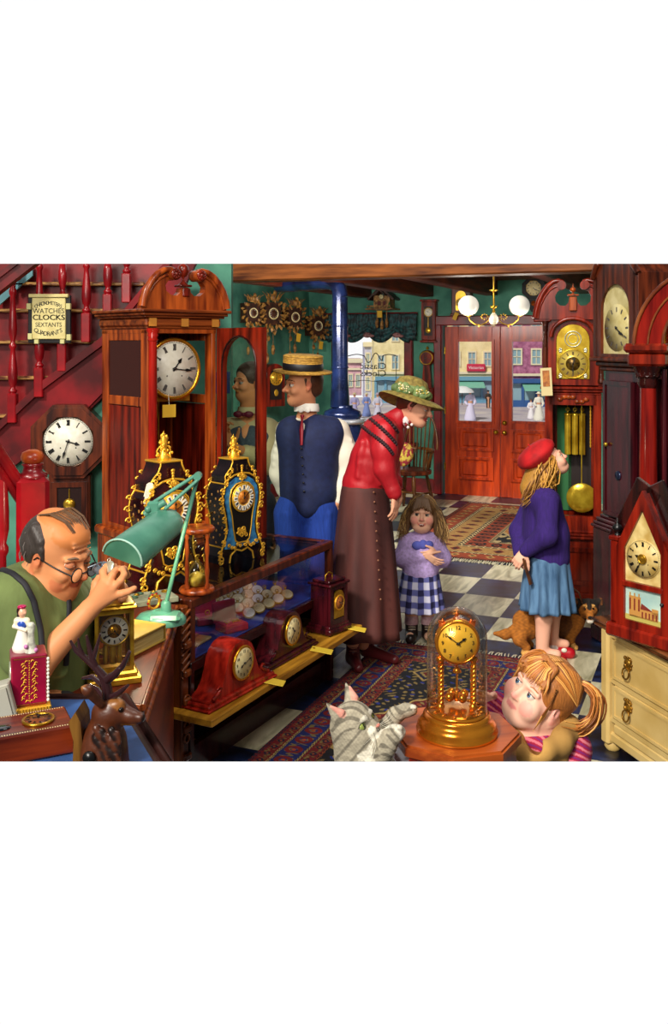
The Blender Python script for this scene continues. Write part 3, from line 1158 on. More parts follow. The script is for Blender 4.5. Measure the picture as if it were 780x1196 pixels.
o = thing('stair_baluster', 'turned red baluster under the lower rail at the left edge', 'baluster', P(3, 800, 4.1) * 1.0)
o.location = (P(3, 800, 4.1).x, 4.1, .35)
MB().lathe([(.022, 0), (.022, .2), (.034, .24), (.03, .35), (.018, .5), (.016, .6), (.026, .62), (.026, .64), (.016, .66), (.028, .72), (.028, .8), (.02, .95), (.02, 1.02)], 14).build('spindle', REDP, o)
# trade sign hung on the balusters
sc = P(57.5, 372, 5.9)
sn = thing('trade_sign', 'cream trade sign in a dark frame hung on the stair balusters', 'sign', sc)
k = 5.9 / F
MB().box(0, .012, -.005, 50 * k, .02, 56 * k, 0, .004).build('backing', BLACK, sn)
MB().box(0, -.004, 0, 39 * k, .02, 48 * k, 0, .003).box(0, -.008, 26.5 * k, 46 * k, .03, 4 * k, 0, .003).build('board', mat('sign_cream', '#e6d896', .6, kind='noise', col2='#cfbf7c', scale=12), sn)
cl = MB()
for x, z in ((-23, 14), (23, 14), (-21.5, -21), (23.5, -22), (-14, -27), (16, -27)):
 cl.box(x * k, -.006, z * k, 5 * k, .03, 7 * k if abs(x) > 20 else 5 * k, 0, .002)
cl.build('clip', mat('clip_cream', '#cfc98a', .5), sn)
lt = MB()
def arc_text(s, zc, size, bow):
 n = len(s)
 for i, ch in enumerate(s):
  q = (i - (n - 1) / 2) / ((n - 1) / 2)
  lt.text(ch, size, T(q * 14.5 * k, -.0145, (zc + bow * (1 - q * q)) * k) @ RYm(bow * q * 2.4), 0, .002)
arc_text('CHRONOMETERS', 14, 6.0 * k, 4)
lt.text('WATCHES', 8.3 * k, T(0, -.0145, 8.5 * k), 0, .002, sx=.95)
lt.text('CLOCKS', 8.8 * k, T(0, -.0145, 1 * k), 0, .003, sx=1.12)
lt.text('CLOCKS', 8.8 * k, T(.002, -.0145, 1 * k), 0, .003, sx=1.12)
lt.text('SEXTANTS', 7.2 * k, T(0, -.0145, -7.5 * k), 0, .002, sx=.9)
arc_text('QUADRANTS', -14, 7.0 * k, -4)
lt.build('lettering', BLACK, sn)
# ================================================================= clocks
GLY = {'I': (.34, [(0, -1, 0, 1)]), 'V': (.9, [(-.4, 1, 0, -1), (.4, 1, 0, -1)]), 'X': (.9, [(-.4, 1, .4, -1), (.4, 1, -.4, -1)])}
ROM = ['XII', 'I', 'II', 'III', 'IIII', 'V', 'VI', 'VII', 'VIII', 'IX', 'X', 'XI']
def stroke(mb, x0, z0, x1, z1, w, y, mi, X):
 dx, dz = x1 - x0, z1 - z0
 L = math.hypot(dx, dz) or 1e-6
 nx, nz = -dz / L * w / 2, dx / L * w / 2
 a = [(x0 + nx, y, z0 + nz), (x0 - nx, y, z0 - nz), (x1 - nx, y, z1 - nz), (x1 + nx, y, z1 + nz)]
 b = [(p[0], y + .0012, p[2]) for p in a]
 mb.add(a + b, [(0, 1, 2, 3), (7, 6, 5, 4), (0, 4, 5, 1), (1, 5, 6, 2), (2, 6, 7, 3), (3, 7, 4, 0)], mi, False, X)
def dial(t, X, Rr, style='roman', hm=(10, 10), face=None, ink=None, bez=None, bw=.1, th=.012, center=None, dome=False, cart=None):
 """round dial whose front faces local -y; parts: dial, bezel, hands"""
 face = face or WHITE
 ink = ink or BLACK
 m = MB(X)
 m.lathe([(Rr, 0), (Rr, th), (0, th + .0005)], 40, 0, RX(90))
 y = -th - .0016
 if center:
  m.lathe([(Rr * .5, th), (Rr * .5, th + .001), (0, th + .0015)], 30, 2, RX(90))
 for i in range(12):
  a = -2 * PI * i / 12 + 1e-4
  A = RYm(-math.degrees(a))
  if cart:
   m.box(0, y + .0004, Rr * .76, Rr * .3, .002, Rr * .34, 3, 0, A)
  if style in ('roman', 'chapter'):
   s = ROM[i]
   h = Rr * (.115 if style == 'roman' else .13)
   ws = [GLY[c][0] for c in s]
   x = -sum(ws) / 2
   for c, wd in zip(s, ws):
    cx = x + wd / 2
    for (p, q, r, u) in GLY[c][1]:
     stroke(m, (cx + p) * h * .62, Rr * .76 + q * h, (cx + r) * h * .62, Rr * .76 + u * h, Rr * .035, y - .0014, 1, A)
    x += wd
  elif style == 'arabic':
   m.text(str(12 if i == 0 else i), Rr * .27, T(Rr * .76 * math.sin(-a), y, Rr * .76 * math.cos(a)), 1, .001)
  else:
   stroke(m, 0, Rr * .68, 0, Rr * .88, Rr * .07, y - .001, 1, A)
 if style in ('roman', 'chapter', 'arabic') and Rr > .07:
  for i in range(60):
   stroke(m, 0, Rr * .93, 0, Rr * .96, Rr * .012, y, 1, RYm(i * 6))
  m.ring((0, y + .0008, 0), Rr * .925, Rr * .005, 1, 40, 4)
 for q in ((-.3, -.25), (.3, -.25)):
  if style == 'roman' and Rr > .05:
   m.lathe([(Rr * .03, 0), (0, .001)], 8, 1, T(q[0] * Rr, y, q[1] * Rr) @ RX(90))
 ms = [face, ink, center or face, cart or face]
 m.build('dial', ms, t)
 b = MB(X)
 b.ring((0, -th * .6, 0), Rr * (1 + bw * .4), Rr * bw, 0, 44, 8)
 b.build('bezel', bez or BRASS, t)
 hd = MB(X)
 H_, M_ = hm
 ah = 360 * (H_ % 12 + M_ / 60) / 12
 am = 6 * M_
 yy = y - .004
 for ang, L, w in ((ah, .48, .06), (am, .74, .04)):
  A = RYm(ang)
  hd.add([(-w * Rr * .5, yy, -.1 * Rr), (w * Rr * .5, yy, -.1 * Rr), (w * Rr * .35, yy, L * Rr * .55), (w * Rr * 1.3, yy, L * Rr * .66), (0, yy, L * Rr), (-w * Rr * 1.3, yy, L * Rr * .66), (-w * Rr * .35, yy, L * Rr * .55)] +
               [(-w * Rr * .5, yy + .002, -.1 * Rr), (w * Rr * .5, yy + .002, -.1 * Rr), (w * Rr * .35, yy + .002, L * Rr * .55), (w * Rr * 1.3, yy + .002, L * Rr * .66), (0, yy + .002, L * Rr), (-w * Rr * 1.3, yy + .002, L * Rr * .66), (-w * Rr * .35, yy + .002, L * Rr * .55)],
               [(0, 1, 2, 3, 4, 5, 6), (13, 12, 11, 10, 9, 8, 7)] + [(i, (i + 1) % 7, (i + 1) % 7 + 7, i + 7) for i in range(7)], 0, False, A)
  yy -= .003
 hd.lathe([(Rr * .055, 0), (Rr * .055, .008), (0, .01)], 12, 0, T(0, y, 0) @ RX(90))
 hd.build('hands', BLACK, t)
def arch_pts(x0, x1, z0, z1, n=12, flat=1.0):
 """opening with a rounded top, and matching points on its bounding rectangle"""
 c = (x0 + x1) / 2
 r = (x1 - x0) / 2
 zc = z1 - r * flat
 return [(x0, z0), (x1, z0)] + [(c + r * math.cos(PI * i / n), zc + r * flat * math.sin(PI * i / n)) for i in range(n + 1)]
def frame_arch(mb, X0, X1, Z0, Z1, x0, x1, z0, z1, y0, y1, mi=0, n=12, flat=1.0, X=None):
 inn = arch_pts(x0, x1, z0, z1, n, flat)
 c = (x0 + x1) / 2
 r = (x1 - x0) / 2
 zc = z1 - r * flat
 out = [(X0, Z0), (X1, Z0)]
 for i in range(n + 1):
  a = PI * i / n
  dx, dz = math.cos(a), math.sin(a)
  k = 1e9
  if dx > 1e-6:
   k = min(k, (X1 - c) / dx)
  if dx < -1e-6:
   k = min(k, (X0 - c) / dx)
  if dz > 1e-6:
   k = min(k, (Z1 - zc) / dz)
  out.append((c + dx * k, zc + dz * k))
 # keep the rectangle corners
 best = {}
 for cx, cz in ((X1, Z1), (X0, Z1)):
  j = min(range(2, len(out)), key=lambda i: (out[i][0] - cx) ** 2 + (out[i][1] - cz) ** 2)
  out[j] = (cx, cz)
 mb.frame(out, inn, y0, y1, mi, X)
def cornice(mb, x0, x1, y0, y1, z, steps, mi=0):
 """stacked mouldings: list of (projection, height)"""
 for pr, h in steps:
  mb.box((x0 + x1) / 2, (y0 - pr + y1) / 2, z + h / 2, x1 - x0 + 2 * pr, y1 - y0 + pr, h, mi, min(h * .3, .008))
  z += h
 return z
def swan(mb, W, H, y0, y1, z0, mi=0, xc=0.0):
 half = [(.5, 0), (.485, .2), (.45, .42), (.395, .62), (.33, .78), (.26, .87), (.19, .9), (.13, .86), (.115, .76), (.15, .7), (.2, .66), (.235, .55), (.225, .42), (.17, .33), (.1, .32), (.06, .4), (.05, .5)]
 pts = [(xc + x * W, z0 + z * H) for x, z in half] + [(xc - x * W, z0 + z * H) for x, z in half[::-1]]
 mb.prism(pts, y0, y1, mi)
 for s in (-1, 1):
  mb.tube([(xc + s * x * W, y0 - .004, z0 + z * H + .004) for x, z in [(.5, .03)] + half[1:8]], [.02, .021, .021, .02, .018, .017, .016, .015], 8, mi)
  mb.tube([(xc + s * x * W * .93, y0 - .002, z0 + z * H * .88) for x, z in [(.5, .03)] + half[1:7]], .009, 6, mi)
  mb.cyl((xc + s * .15 * W, y0 - .03, z0 + .8 * H), (xc + s * .15 * W, y1, z0 + .8 * H), .032, None, 16, mi)
def rosette(mb, x, y, z, r, mi):
 X = T(x, y, z)
 mb.lathe([(r, 0), (r, .004), (r * .7, .009), (r * .45, .005), (r * .3, .011), (0, .013)], 16, mi, X @ RX(90))
 for i in range(8):
  a = PI * i / 4
  mb.ball((x + r * .62 * math.cos(a), y - .008, z + r * .62 * math.sin(a)), (r * .2, .003, r * .2), mi, 6)
def finial(mb, x, y, z, s, mi=0):
 mb.lathe([(q[0] * s, q[1] * s) for q in [(.3, 0), (.3, .12), (.12, .2), (.1, .3), (.42, .5), (.5, .75), (.38, 1.0), (.12, 1.15), (.16, 1.25), (.06, 1.4), (.03, 1.7), (0, 1.75)]], 14, mi, T(x, y, z))
def column(mb, x, y, z0, z1, r, mi=0, mc=None, n=18):
 mc = mi if mc is None else mc
 mb.lathe([(r * 1.5, z0), (r * 1.5, z0 + .02), (r * 1.15, z0 + .03), (r * 1.3, z0 + .045), (r, z0 + .06)], n, mc, T(x, y, 0))
 mb.lathe([(r, z0 + .06), (r * 1.02, (z0 + z1) / 2), (r * .95, z1 - .07)], n, mi, T(x, y, 0), cap=False)
 mb.lathe([(r * .95, z1 - .07), (r * 1.25, z1 - .06), (r * 1.0, z1 - .05), (r * 1.3, z1 - .035), (r * 1.1, z1 - .03), (r * 1.5, z1 - .012), (r * 1.5, z1)], n, mc, T(x, y, 0))
def pendulum(mb, x, y, z0, z1, r, mi=0):
 mb.cyl((x, y, z0), (x, y, z1), .004, None, 8, mi)
 mb.lathe([(r, 0), (r * .95, .006), (r * .5, .012), (0, .014)], 24, mi, T(x, y, z0) @ RX(90))
 mb.lathe([(r, 0), (0, .006)], 24, mi, T(x, y, z0) @ RX(-90))

# ---- tall clock on the left, its glazed door open
def left_tall_clock():
 t = thing('longcase_clock', 'tall orange-brown longcase clock with open arched door, left of the man in the boater', 'clock', (-.989 * 1.08, 4.9 * 1.08, -.152), 42)
 t.scale = (1.08, 1.08, 1.08)
 W, D = .44, .5
 c = MB()
 for x in (.0, W):                       # corner stiles and side rails
  s = 1 if x == 0 else -1
  c.box(x + s * .015, .035, 1.4, .03, .07, 1.14, 0, .004)
  c.box(x + s * .015, D - .035, 1.4, .03, .07, 1.14, 0, .004)
  for z, h in ((1.94, .06), (1.58, .05), (.85, .08)):
   c.box(x + s * .015, D / 2, z, .026, D - .14, h, 0, .003)
 c.box(W / 2, D / 2, .482, W + .04, D + .04, .676, 0, .01)
 c.box(W / 2, D / 2, .84, W + .07, D + .06, .05, 0, .012)
 c.box(W / 2, D / 2, .196, W + .08, D + .08, .1, 0, .012)
 for z in (1.965,):
  c.box(W / 2, D / 2, z, W, D, .03)
 c.build('case', WOODO, t)
 b = MB()
 b.box(W / 2, D - .01, 1.4, W - .04, .02, 1.14)
 b.box(W - .012, D / 2, 1.21, .008, D - .14, .68)
 b.build('backboard', WOODR, t)
 MB().box(.012, D / 2, 1.21, .008, D - .14, .68).build('side_panel', WOODR, t)
 MB().box(.012, D / 2, 1.79, .008, D - .14, .37).build('side_window', mat('dark_side_glass', '#3a140c', .1, coat=.5), t)  # opaque dark brown panel
 k = MB()
 z = cornice(k, 0, W, 0, D, 1.975, [(.01, .012), (.02, .045), (.035, .012), (.05, .016), (.065, .018)])
 k.build('cornice', mat('cornice_wood', '#94461a', .3, kind='wood', col2='#4a1808', scale=3, stretch=(1, 9, 9), coat=.3), t)
 i = MB()
 for x in (.02, W / 2, W - .02):
  MB().box(x, -.022, 2.009, .045, .006, .045).build('inlay', mat('inlay_wood', '#c88434', .3), t)
 s = MB()
 swan(s, W + .1, .235, -.03, .02, z, 0, W / 2)
 s.build('pediment', WOODO, t)
 for q in (-1, 1):
  r = MB()
  rosette(r, W / 2 + q * .15 * (W + .1), -.062, z + .188, .03, 0)
  r.build('rosette', WOODR, t)
 z -= .05
 f = MB().box(W / 2, -.02, z + .145, .045, .04, .05, 0, .006).box(W / 2, -.005, z + .18, .075, .07, .012, 0, .004)
 f.lathe([(.03, z + .185), (.006, z + .21), (.006, z + .225), (.02, z + .235), (.031, z + .26), (.028, z + .285), (.01, z + .302), (0, z + .304)], 16, 0, T(W / 2, -.005, 0))
 f.build('finial', WOODR, t)
 cl = MB()
 column(cl, .03, -.005, .87, 1.975, .024)
 cl.build('column', REDW, t)
 X = T(W / 2 - .01, .08, 1.755)
 dial(t, X, .157, 'roman', (1, 16), WHITE, mat('grey_ink', '#55504c', .6), GOLD, .075)
 MB(X).box(0, .03, -.13, .24, .02, .1).box(-.13, .03, .02, .02, .03, .2).build('movement_plate', BRASS, t)
 w_ = MB()
 w_.cyl((.14, .3, .95), (.14, .3, 1.25), .03).cyl((.3, .3, .9), (.3, .3, 1.2), .03)
 w_.build('weight', BRASS, t)
 p = MB()
 pendulum(p, W / 2, .25, .98, 1.6, .06)
 p.build('pendulum', BRASS, t)
 # open door
 Dm = RZ(-91)
 Dw = .43
 d = MB(T(W, -.005, 0) @ Dm)
 frame_arch(d, 0, Dw, .87, 1.98, .06, Dw - .06, .95, 1.93, 0, .028)
 d.build('door', WOODR, t)
 g = MB(T(W, -.005, 0) @ Dm)
 g.prism(arch_pts(.06, Dw - .06, .95, 1.93), .012, .016)
 g.build('door_glass', glass('door_glass', '#eef4ee', .05), t)
 e = MB(T(W, -.005, 0) @ Dm)
 q = arch_pts(.055, Dw - .055, .945, 1.935)
 e.tube([(x, -.001, z) for x, z in q], .006, 6, 0, True)
 e.build('door_beading', WOODD, t)
 hg = MB(T(W, -.005, 0) @ Dm).cyl((0, .03, 1.85), (0, .03, 1.93), .008)
 hg.build('hinge', BRASS, t)
 return t
REDW = mat('red_glossy_wood', '#b01c10', .2, kind='wood', col2='#6e0c06', scale=3, coat=.6)
left_tall_clock()
o = thing('price_tag', 'yellow price tag hanging below the white dial of the open tall clock', 'tag', P(197.5, 480, 5.42), 35)
MB().box(0, 0, 0, .085, .003, .075, 0, .001).build('card', mat('yellow_card', '#d8a828', .7), o)
MB().cyl((0, 0, .035), (0, .01, .1), .0015, None, 5).build('string', WHITE, o)

# ---- octagonal drop-dial clock under the stairs
def octagon(r, rot=22.5):
 return [(r * math.cos(R(rot + 45 * i)), r * math.sin(R(rot + 45 * i))) for i in range(8)]
def school_clock():
 d = 5.87
 t = thing('wall_clock', 'octagonal brown wooden schoolhouse clock with white Roman dial under the stairs', 'clock', P(81, 515, d), 6)
 k = d / F
 m = MB()
 m.frame(octagon(46 * k), octagon(30 * k), -.04, .1)
 m.frame(octagon(42 * k), octagon(31 * k), -.055, -.03)
 m.build('octagon_case', WOODB, t)
 b = MB()
 b.box(0, .05, -76 * k, 48 * k, .09, 72 * k, 0, .006)
 b.frame([(-21 * k, -108 * k), (21 * k, -108 * k), (21 * k, -48 * k), (-21 * k, -48 * k)], [(-14 * k, -102 * k), (14 * k, -102 * k), (14 * k, -54 * k), (-14 * k, -54 * k)], -.012, .01)
 b.build('pendulum_box', WOODB, t)
 MB().box(0, .002, -78 * k, 28 * k, .006, 48 * k).build('box_glass', mat('dark_glass', '#2a1a18', .1, coat=.6), t)
 p = MB()
 pendulum(p, 0, -.004, -74 * k, -56 * k, 7 * k)
 p.build('pendulum', BRASS, t)
 dial(t, T(0, -.03, 0), 29 * k, 'roman', (3, 33), WHITE, BLACK, mat('bronze_dark', '#3a2412', .3, .6), .07)
school_clock()

# ---- gilt rococo bracket clocks on the counter
def boulle(name, label, loc, yaw, s, front, body, hm):
 t = thing(name, label, 'clock', loc, yaw)
 t.scale = (s, s, s)
 prof = [(.165, .0), (.172, .05), (.15, .10), (.125, .16), (.118, .22), (.128, .29), (.145, .35), (.15, .40), (.14, .445), (.118, .475), (.11, .50), (.06, .525), (0, .535)]
 arch = [(.095, 0), (.085, .045), (.045, .075), (0, .06)]
 rightside = [(x, z) for x, z in prof]
 outline = [(-x, z) for x, z in prof[::-1][1:]][::-1]
 poly = [(.165, 0)] + prof[1:-1] + [(0, .535)] + [(-x, z) for x, z in prof[::-1][1:]] + [(-x, z) for x, z in arch] + [(x, z) for x, z in arch[::-1][1:]]
 D = .15
 c = MB().prism(poly, 0, D)
 # roof cap
 cap = [(.115, .49), (.12, .52), (.1, .545), (.075, .57), (.062, .60), (.06, .615)]
 c.prism([(x, z) for x, z in cap] + [(-x, z) for x, z in cap[::-1]], .012, D - .01)
 c.build('case', body, t)
 fp = [(.135, .09), (.108, .16), (.10, .22), (.112, .30), (.128, .36), (.13, .41), (.118, .45), (.09, .485), (.05, .508), (0, .515)]
 fo = [(x, z) for x, z in fp] + [(-x, z) for x, z in fp[::-1][1:]] + [(-.10, .085), (-.05, .10), (0, .088), (.05, .10), (.10, .085)]
 MB().prism(fo, -.006, .004).build('front_panel', front, t)
 ip = [(.055, .13), (.07, .2), (.08, .28), (.095, .34), (.098, .39), (.085, .44), (.05, .47), (0, .48)]
 MB().prism([(x, z) for x, z in ip] + [(-x, z) for x, z in ip[::-1][1:]] + [(-.03, .115), (.03, .115)], -.01, 0).build('pendulum_window', BLACK, t)
 rnd = random.Random(7)
 g = MB()
 full = [(x, z) for x, z in prof] + [(-x, z) for x, z in prof[::-1][1:]]
 g.tube([(x, -.004, z) for x, z in full], .006, 6)
 g.tube([(x, D, z) for x, z in full], .005, 6)
 g.tube([(x, -.010, z) for x, z in [(x, z) for x, z in ip] + [(-x, z) for x, z in ip[::-1][1:]] + [(-.03, .115), (.03, .115)]], .0045, 6, 0, True)
 g.tube([(-x, -.004, z) for x, z in arch] + [(x, -.004, z) for x, z in arch[::-1][1:]], .006, 6)
 g.tube([(x, .008, z) for x, z in cap] , .005, 6)
 g.tube([(-x, .008, z) for x, z in cap] , .005, 6)
 g.box(0, D / 2, .617, .135, D - .01, .01, 0, .004)
 for y in (.0,):
  g.tube([(-.12, y + .004, .5), (.12, y + .004, .5)], .004, 6)
 for sgn in (-1, 1):
  g.tube([(sgn * .118, 0, .475), (sgn * .118, D, .475)], .005, 6)
  g.tube([(sgn * .15, 0, .10), (sgn * .15, D, .10)], .005, 6)
 g.build('gilt_edging', GILTM, t)
 sc = MB()
 def curl(x, y, z, r, turns, dirn, th=.0045):
  pts = []
  for i in range(14):
   q = i / 13
   a = q * turns * 2 * PI
   rr = r * (1 - q * .75)
   pts.append((x + dirn * rr * math.cos(a), y - .004 * math.sin(q * PI), z + rr * math.sin(a)))
  sc.tube(pts, [th * (1.2 - .6 * i / 13) for i in range(14)], 5)
 for sgn in (-1, 1):
  for x, z, r in ((.16, .03, .02), (.168, .07, .016), (.14, .13, .016), (.125, .2, .013), (.135, .27, .015), (.152, .33, .017), (.157, .385, .019), (.148, .44, .016), (.12, .485, .014), (.1, .53, .012), (.08, .56, .011)):
   curl(sgn * x, -.006, z, r, 1.1, sgn)
   curl(sgn * x, -.006, z - .012, r * .8, -1.1, sgn)
   if sgn < 0:
    curl(sgn * x, D, z, r, 1.1, sgn)
  for k in range(5):
   curl(sgn * (.02 + k * .022), -.012, .095 + .012 * math.sin(k * 2), .011, 1.2, -sgn)
 for k in range(9):
  curl(rnd.uniform(-.035, .035), -.014, rnd.uniform(.15, .2), .014, 1.2, rnd.choice((-1, 1)))
 for k in range(7):
  curl(rnd.uniform(-.03, .03), -.012, .5 + rnd.uniform(-.015, .03), .013, 1.2, rnd.choice((-1, 1)))
 for k in range(5):
  sc.ball((0, -.006, .575 - k * .014), (.012 - k * .002, .006, .009), 0, 8)
 sc.build('gilt_scrollwork', GILTM, t)
 # crowning figure of scrolls
 fg = MB()
 for k in range(46):
  q = k / 45
  z = .625 + q * .12
  wd = .042 * (1 - q) ** .6 + .006
  x = rnd.uniform(-wd, wd)
  y = D / 2 + rnd.uniform(-wd, wd) * .6
  fg.ball((x, y, z), (rnd.uniform(.005, .011), rnd.uniform(.005, .009), rnd.uniform(.006, .013)), 0, 8)
 for sgn in (-1, 1):
  pts = [(sgn * (.012 + .028 * math.sin(i * .55)), D / 2, .63 + .011 * i) for i in range(8)]
  fg.tube(pts, .0045, 6)
 fg.lathe([(.03, .62), (.034, .632), (.02, .65), (.014, .69), (.018, .715), (.006, .745), (0, .765)], 12, 0, T(0, D / 2, 0))
 fg.build('finial', GILTM, t)
 fl_ = MB()
 for k in range(16):                     # painted flowers on the side
  y = .03 + (k * 37 % 90) / 1000
  z = .1 + k * .022
  wv = np.interp(z, [p[1] for p in prof], [p[0] for p in prof])
  fl_.ball((-wv - .001, y, z), (.002, .008, .009), 0, 6)
 fl_.build('painted_flowers', mat('inlay_orange', '#9a6a2c', .5), t)
 dial(t, T(0, -.012, .385), .082, 'chapter', hm, GILTM, mat('blue_ink', '#1c2440', .5), GILTM, .06, center=mat('rose_gold', '#d8862a', .4, .3, kind='noise', col2='#a05010', scale=60), cart=WHITE)
 return t
BLUEE = mat('blue_enamel', '#3f8fc0', .3, kind='noise', col2='#1c4f86', scale=26, coat=.4, detail=6)
BOUL = mat('tortoise_black', '#1c0f14', .2, kind='noise', col2='#060408', scale=10, coat=.5)
BOUR = mat('tortoise_red', '#3c0d10', .2, kind='noise', col2='#0c0406', scale=10, coat=.5)
CT = .787
q = P(284, 400, 4.82)
boulle('bracket_clock', 'gilt scrolled bracket clock with sky-blue front on the glass counter', (q.x, 4.72, CT), 46, .84, BLUEE, BOUL, (12, 8))
q = P(203, 400, 4.22)
boulle('bracket_clock', 'gilt scrolled bracket clock with dark red front behind the green lamp', (q.x, 4.18, CT), 44, .93, BOUR, BOUR, (12, 10))
o = thing('price_tag', 'white price tag tied to the dark red gilt bracket clock', 'tag', P(174, 573, 4.1), 20)
MB(RYm(12)).slab([(-.012, 0), (.012, 0), (.012, .002), (-.012, .002)], -.06, 0).build('string', WHITE, o)
MB(RYm(14)).prism([(-.017, -.03), (.017, -.03), (.017, .025), (.008, .035), (-.008, .035), (-.017, .025)], 0, .002).build('card', mat('paper', '#e8e2c8', .8), o)

# ---- mantel clocks on the counter shelf
def tambour(label, loc, yaw, wood, s=1.0, hm=(8, 12), face=None, lab=False):
 t = thing('mantel_clock', label, 'clock', loc, yaw, 'tambour mantel clocks on the counter shelf' if lab else None)
 t.scale = (s, s, s)
 half = [(.235, .028), (.205, .034), (.165, .05), (.135, .08), (.115, .125), (.102, .17), (.08, .205), (.045, .228), (0, .236)]
 MB().prism([(x, z) for x, z in half] + [(-x, z) for x, z in half[::-1][1:]], 0, .12, 0, None, True).build('case', wood, t)
 b = MB().box(0, .06, .014, .50, .15, .028, 0, .006).box(0, .06, .006, .52, .165, .012, 0, .004)
 b.build('base', wood, t)
 s_ = MB()
 for sg in (-1, 1):
  s_.tube([(sg * x, -.002, z) for x, z in ((.21, .04), (.17, .058), (.15, .075), (.165, .085), (.18, .075))], [.008, .008, .007, .006, .004], 6)
 s_.build('scroll', wood, t)
 dial(t, T(0, -.004, .14), .068, 'arabic', hm, face or CREAM, BLACK, GOLD, .1)
 return t
def CL(x, y, z=0):
 """point in the counter's frame"""
 u = Vector((math.cos(R(63)), math.sin(R(63)), 0))
 v = Vector((-math.sin(R(63)), math.cos(R(63)), 0))
 return Vector((-.62, 4.0, z)) + u * x + v * y
SHZ = .335
tambour('bright red tambour mantel clock on the counter shelf, nearest the viewer', CL(.2, -.13, SHZ), 60, mat('cherry_wood', '#b4281a', .25, kind='wood', col2='#6a0e08', scale=3, stretch=(9, 9, .9), coat=.4), 1.0, (8, 12))
tambour('dark plum tambour mantel clock in the middle of the counter shelf', CL(.72, -.09, SHZ), 62, WOODP, .95, (10, 38))
def shelf_box_clock():
 t = thing('mantel_clock', 'small dark rectangular shelf clock with gold dial at the far end of the counter shelf', 'clock', CL(1.17, -.13, SHZ), 52)
 m = MB().box(0, .07, .02, .2, .17, .03, 0, .006).box(0, .07, .04, .18, .15, .02, 0, .004)
 m.frame([(-.075, .05), (.075, .05), (.075, .26), (-.075, .26)], [(-.045, .08), (.045, .08), (.045, .235), (-.045, .235)], 0, .02)
 m.box(0, .075, .155, .15, .12, .21)
 m.box(0, .07, .265, .18, .16, .014, 0, .004).box(0, .07, .28, .15, .12, .016, 0, .005)
 m.build('case', WOODP, t)
 MB().prism(arch_pts(-.042, .042, .085, .232), -.002, .01).build('dial_plate', BRASS, t)
 dial(t, T(0, -.002, .165), .036, 'tick', (10, 10), mat('rose_dial', '#b86a30', .4), BLACK, GILTM, .1, th=.004)
 MB().tube([(-.03, .07, .288), (-.03, .07, .305), (0, .07, .318), (.03, .07, .305), (.03, .07, .288)], .004, 6).build('handle', BRASS, t)
shelf_box_clock()

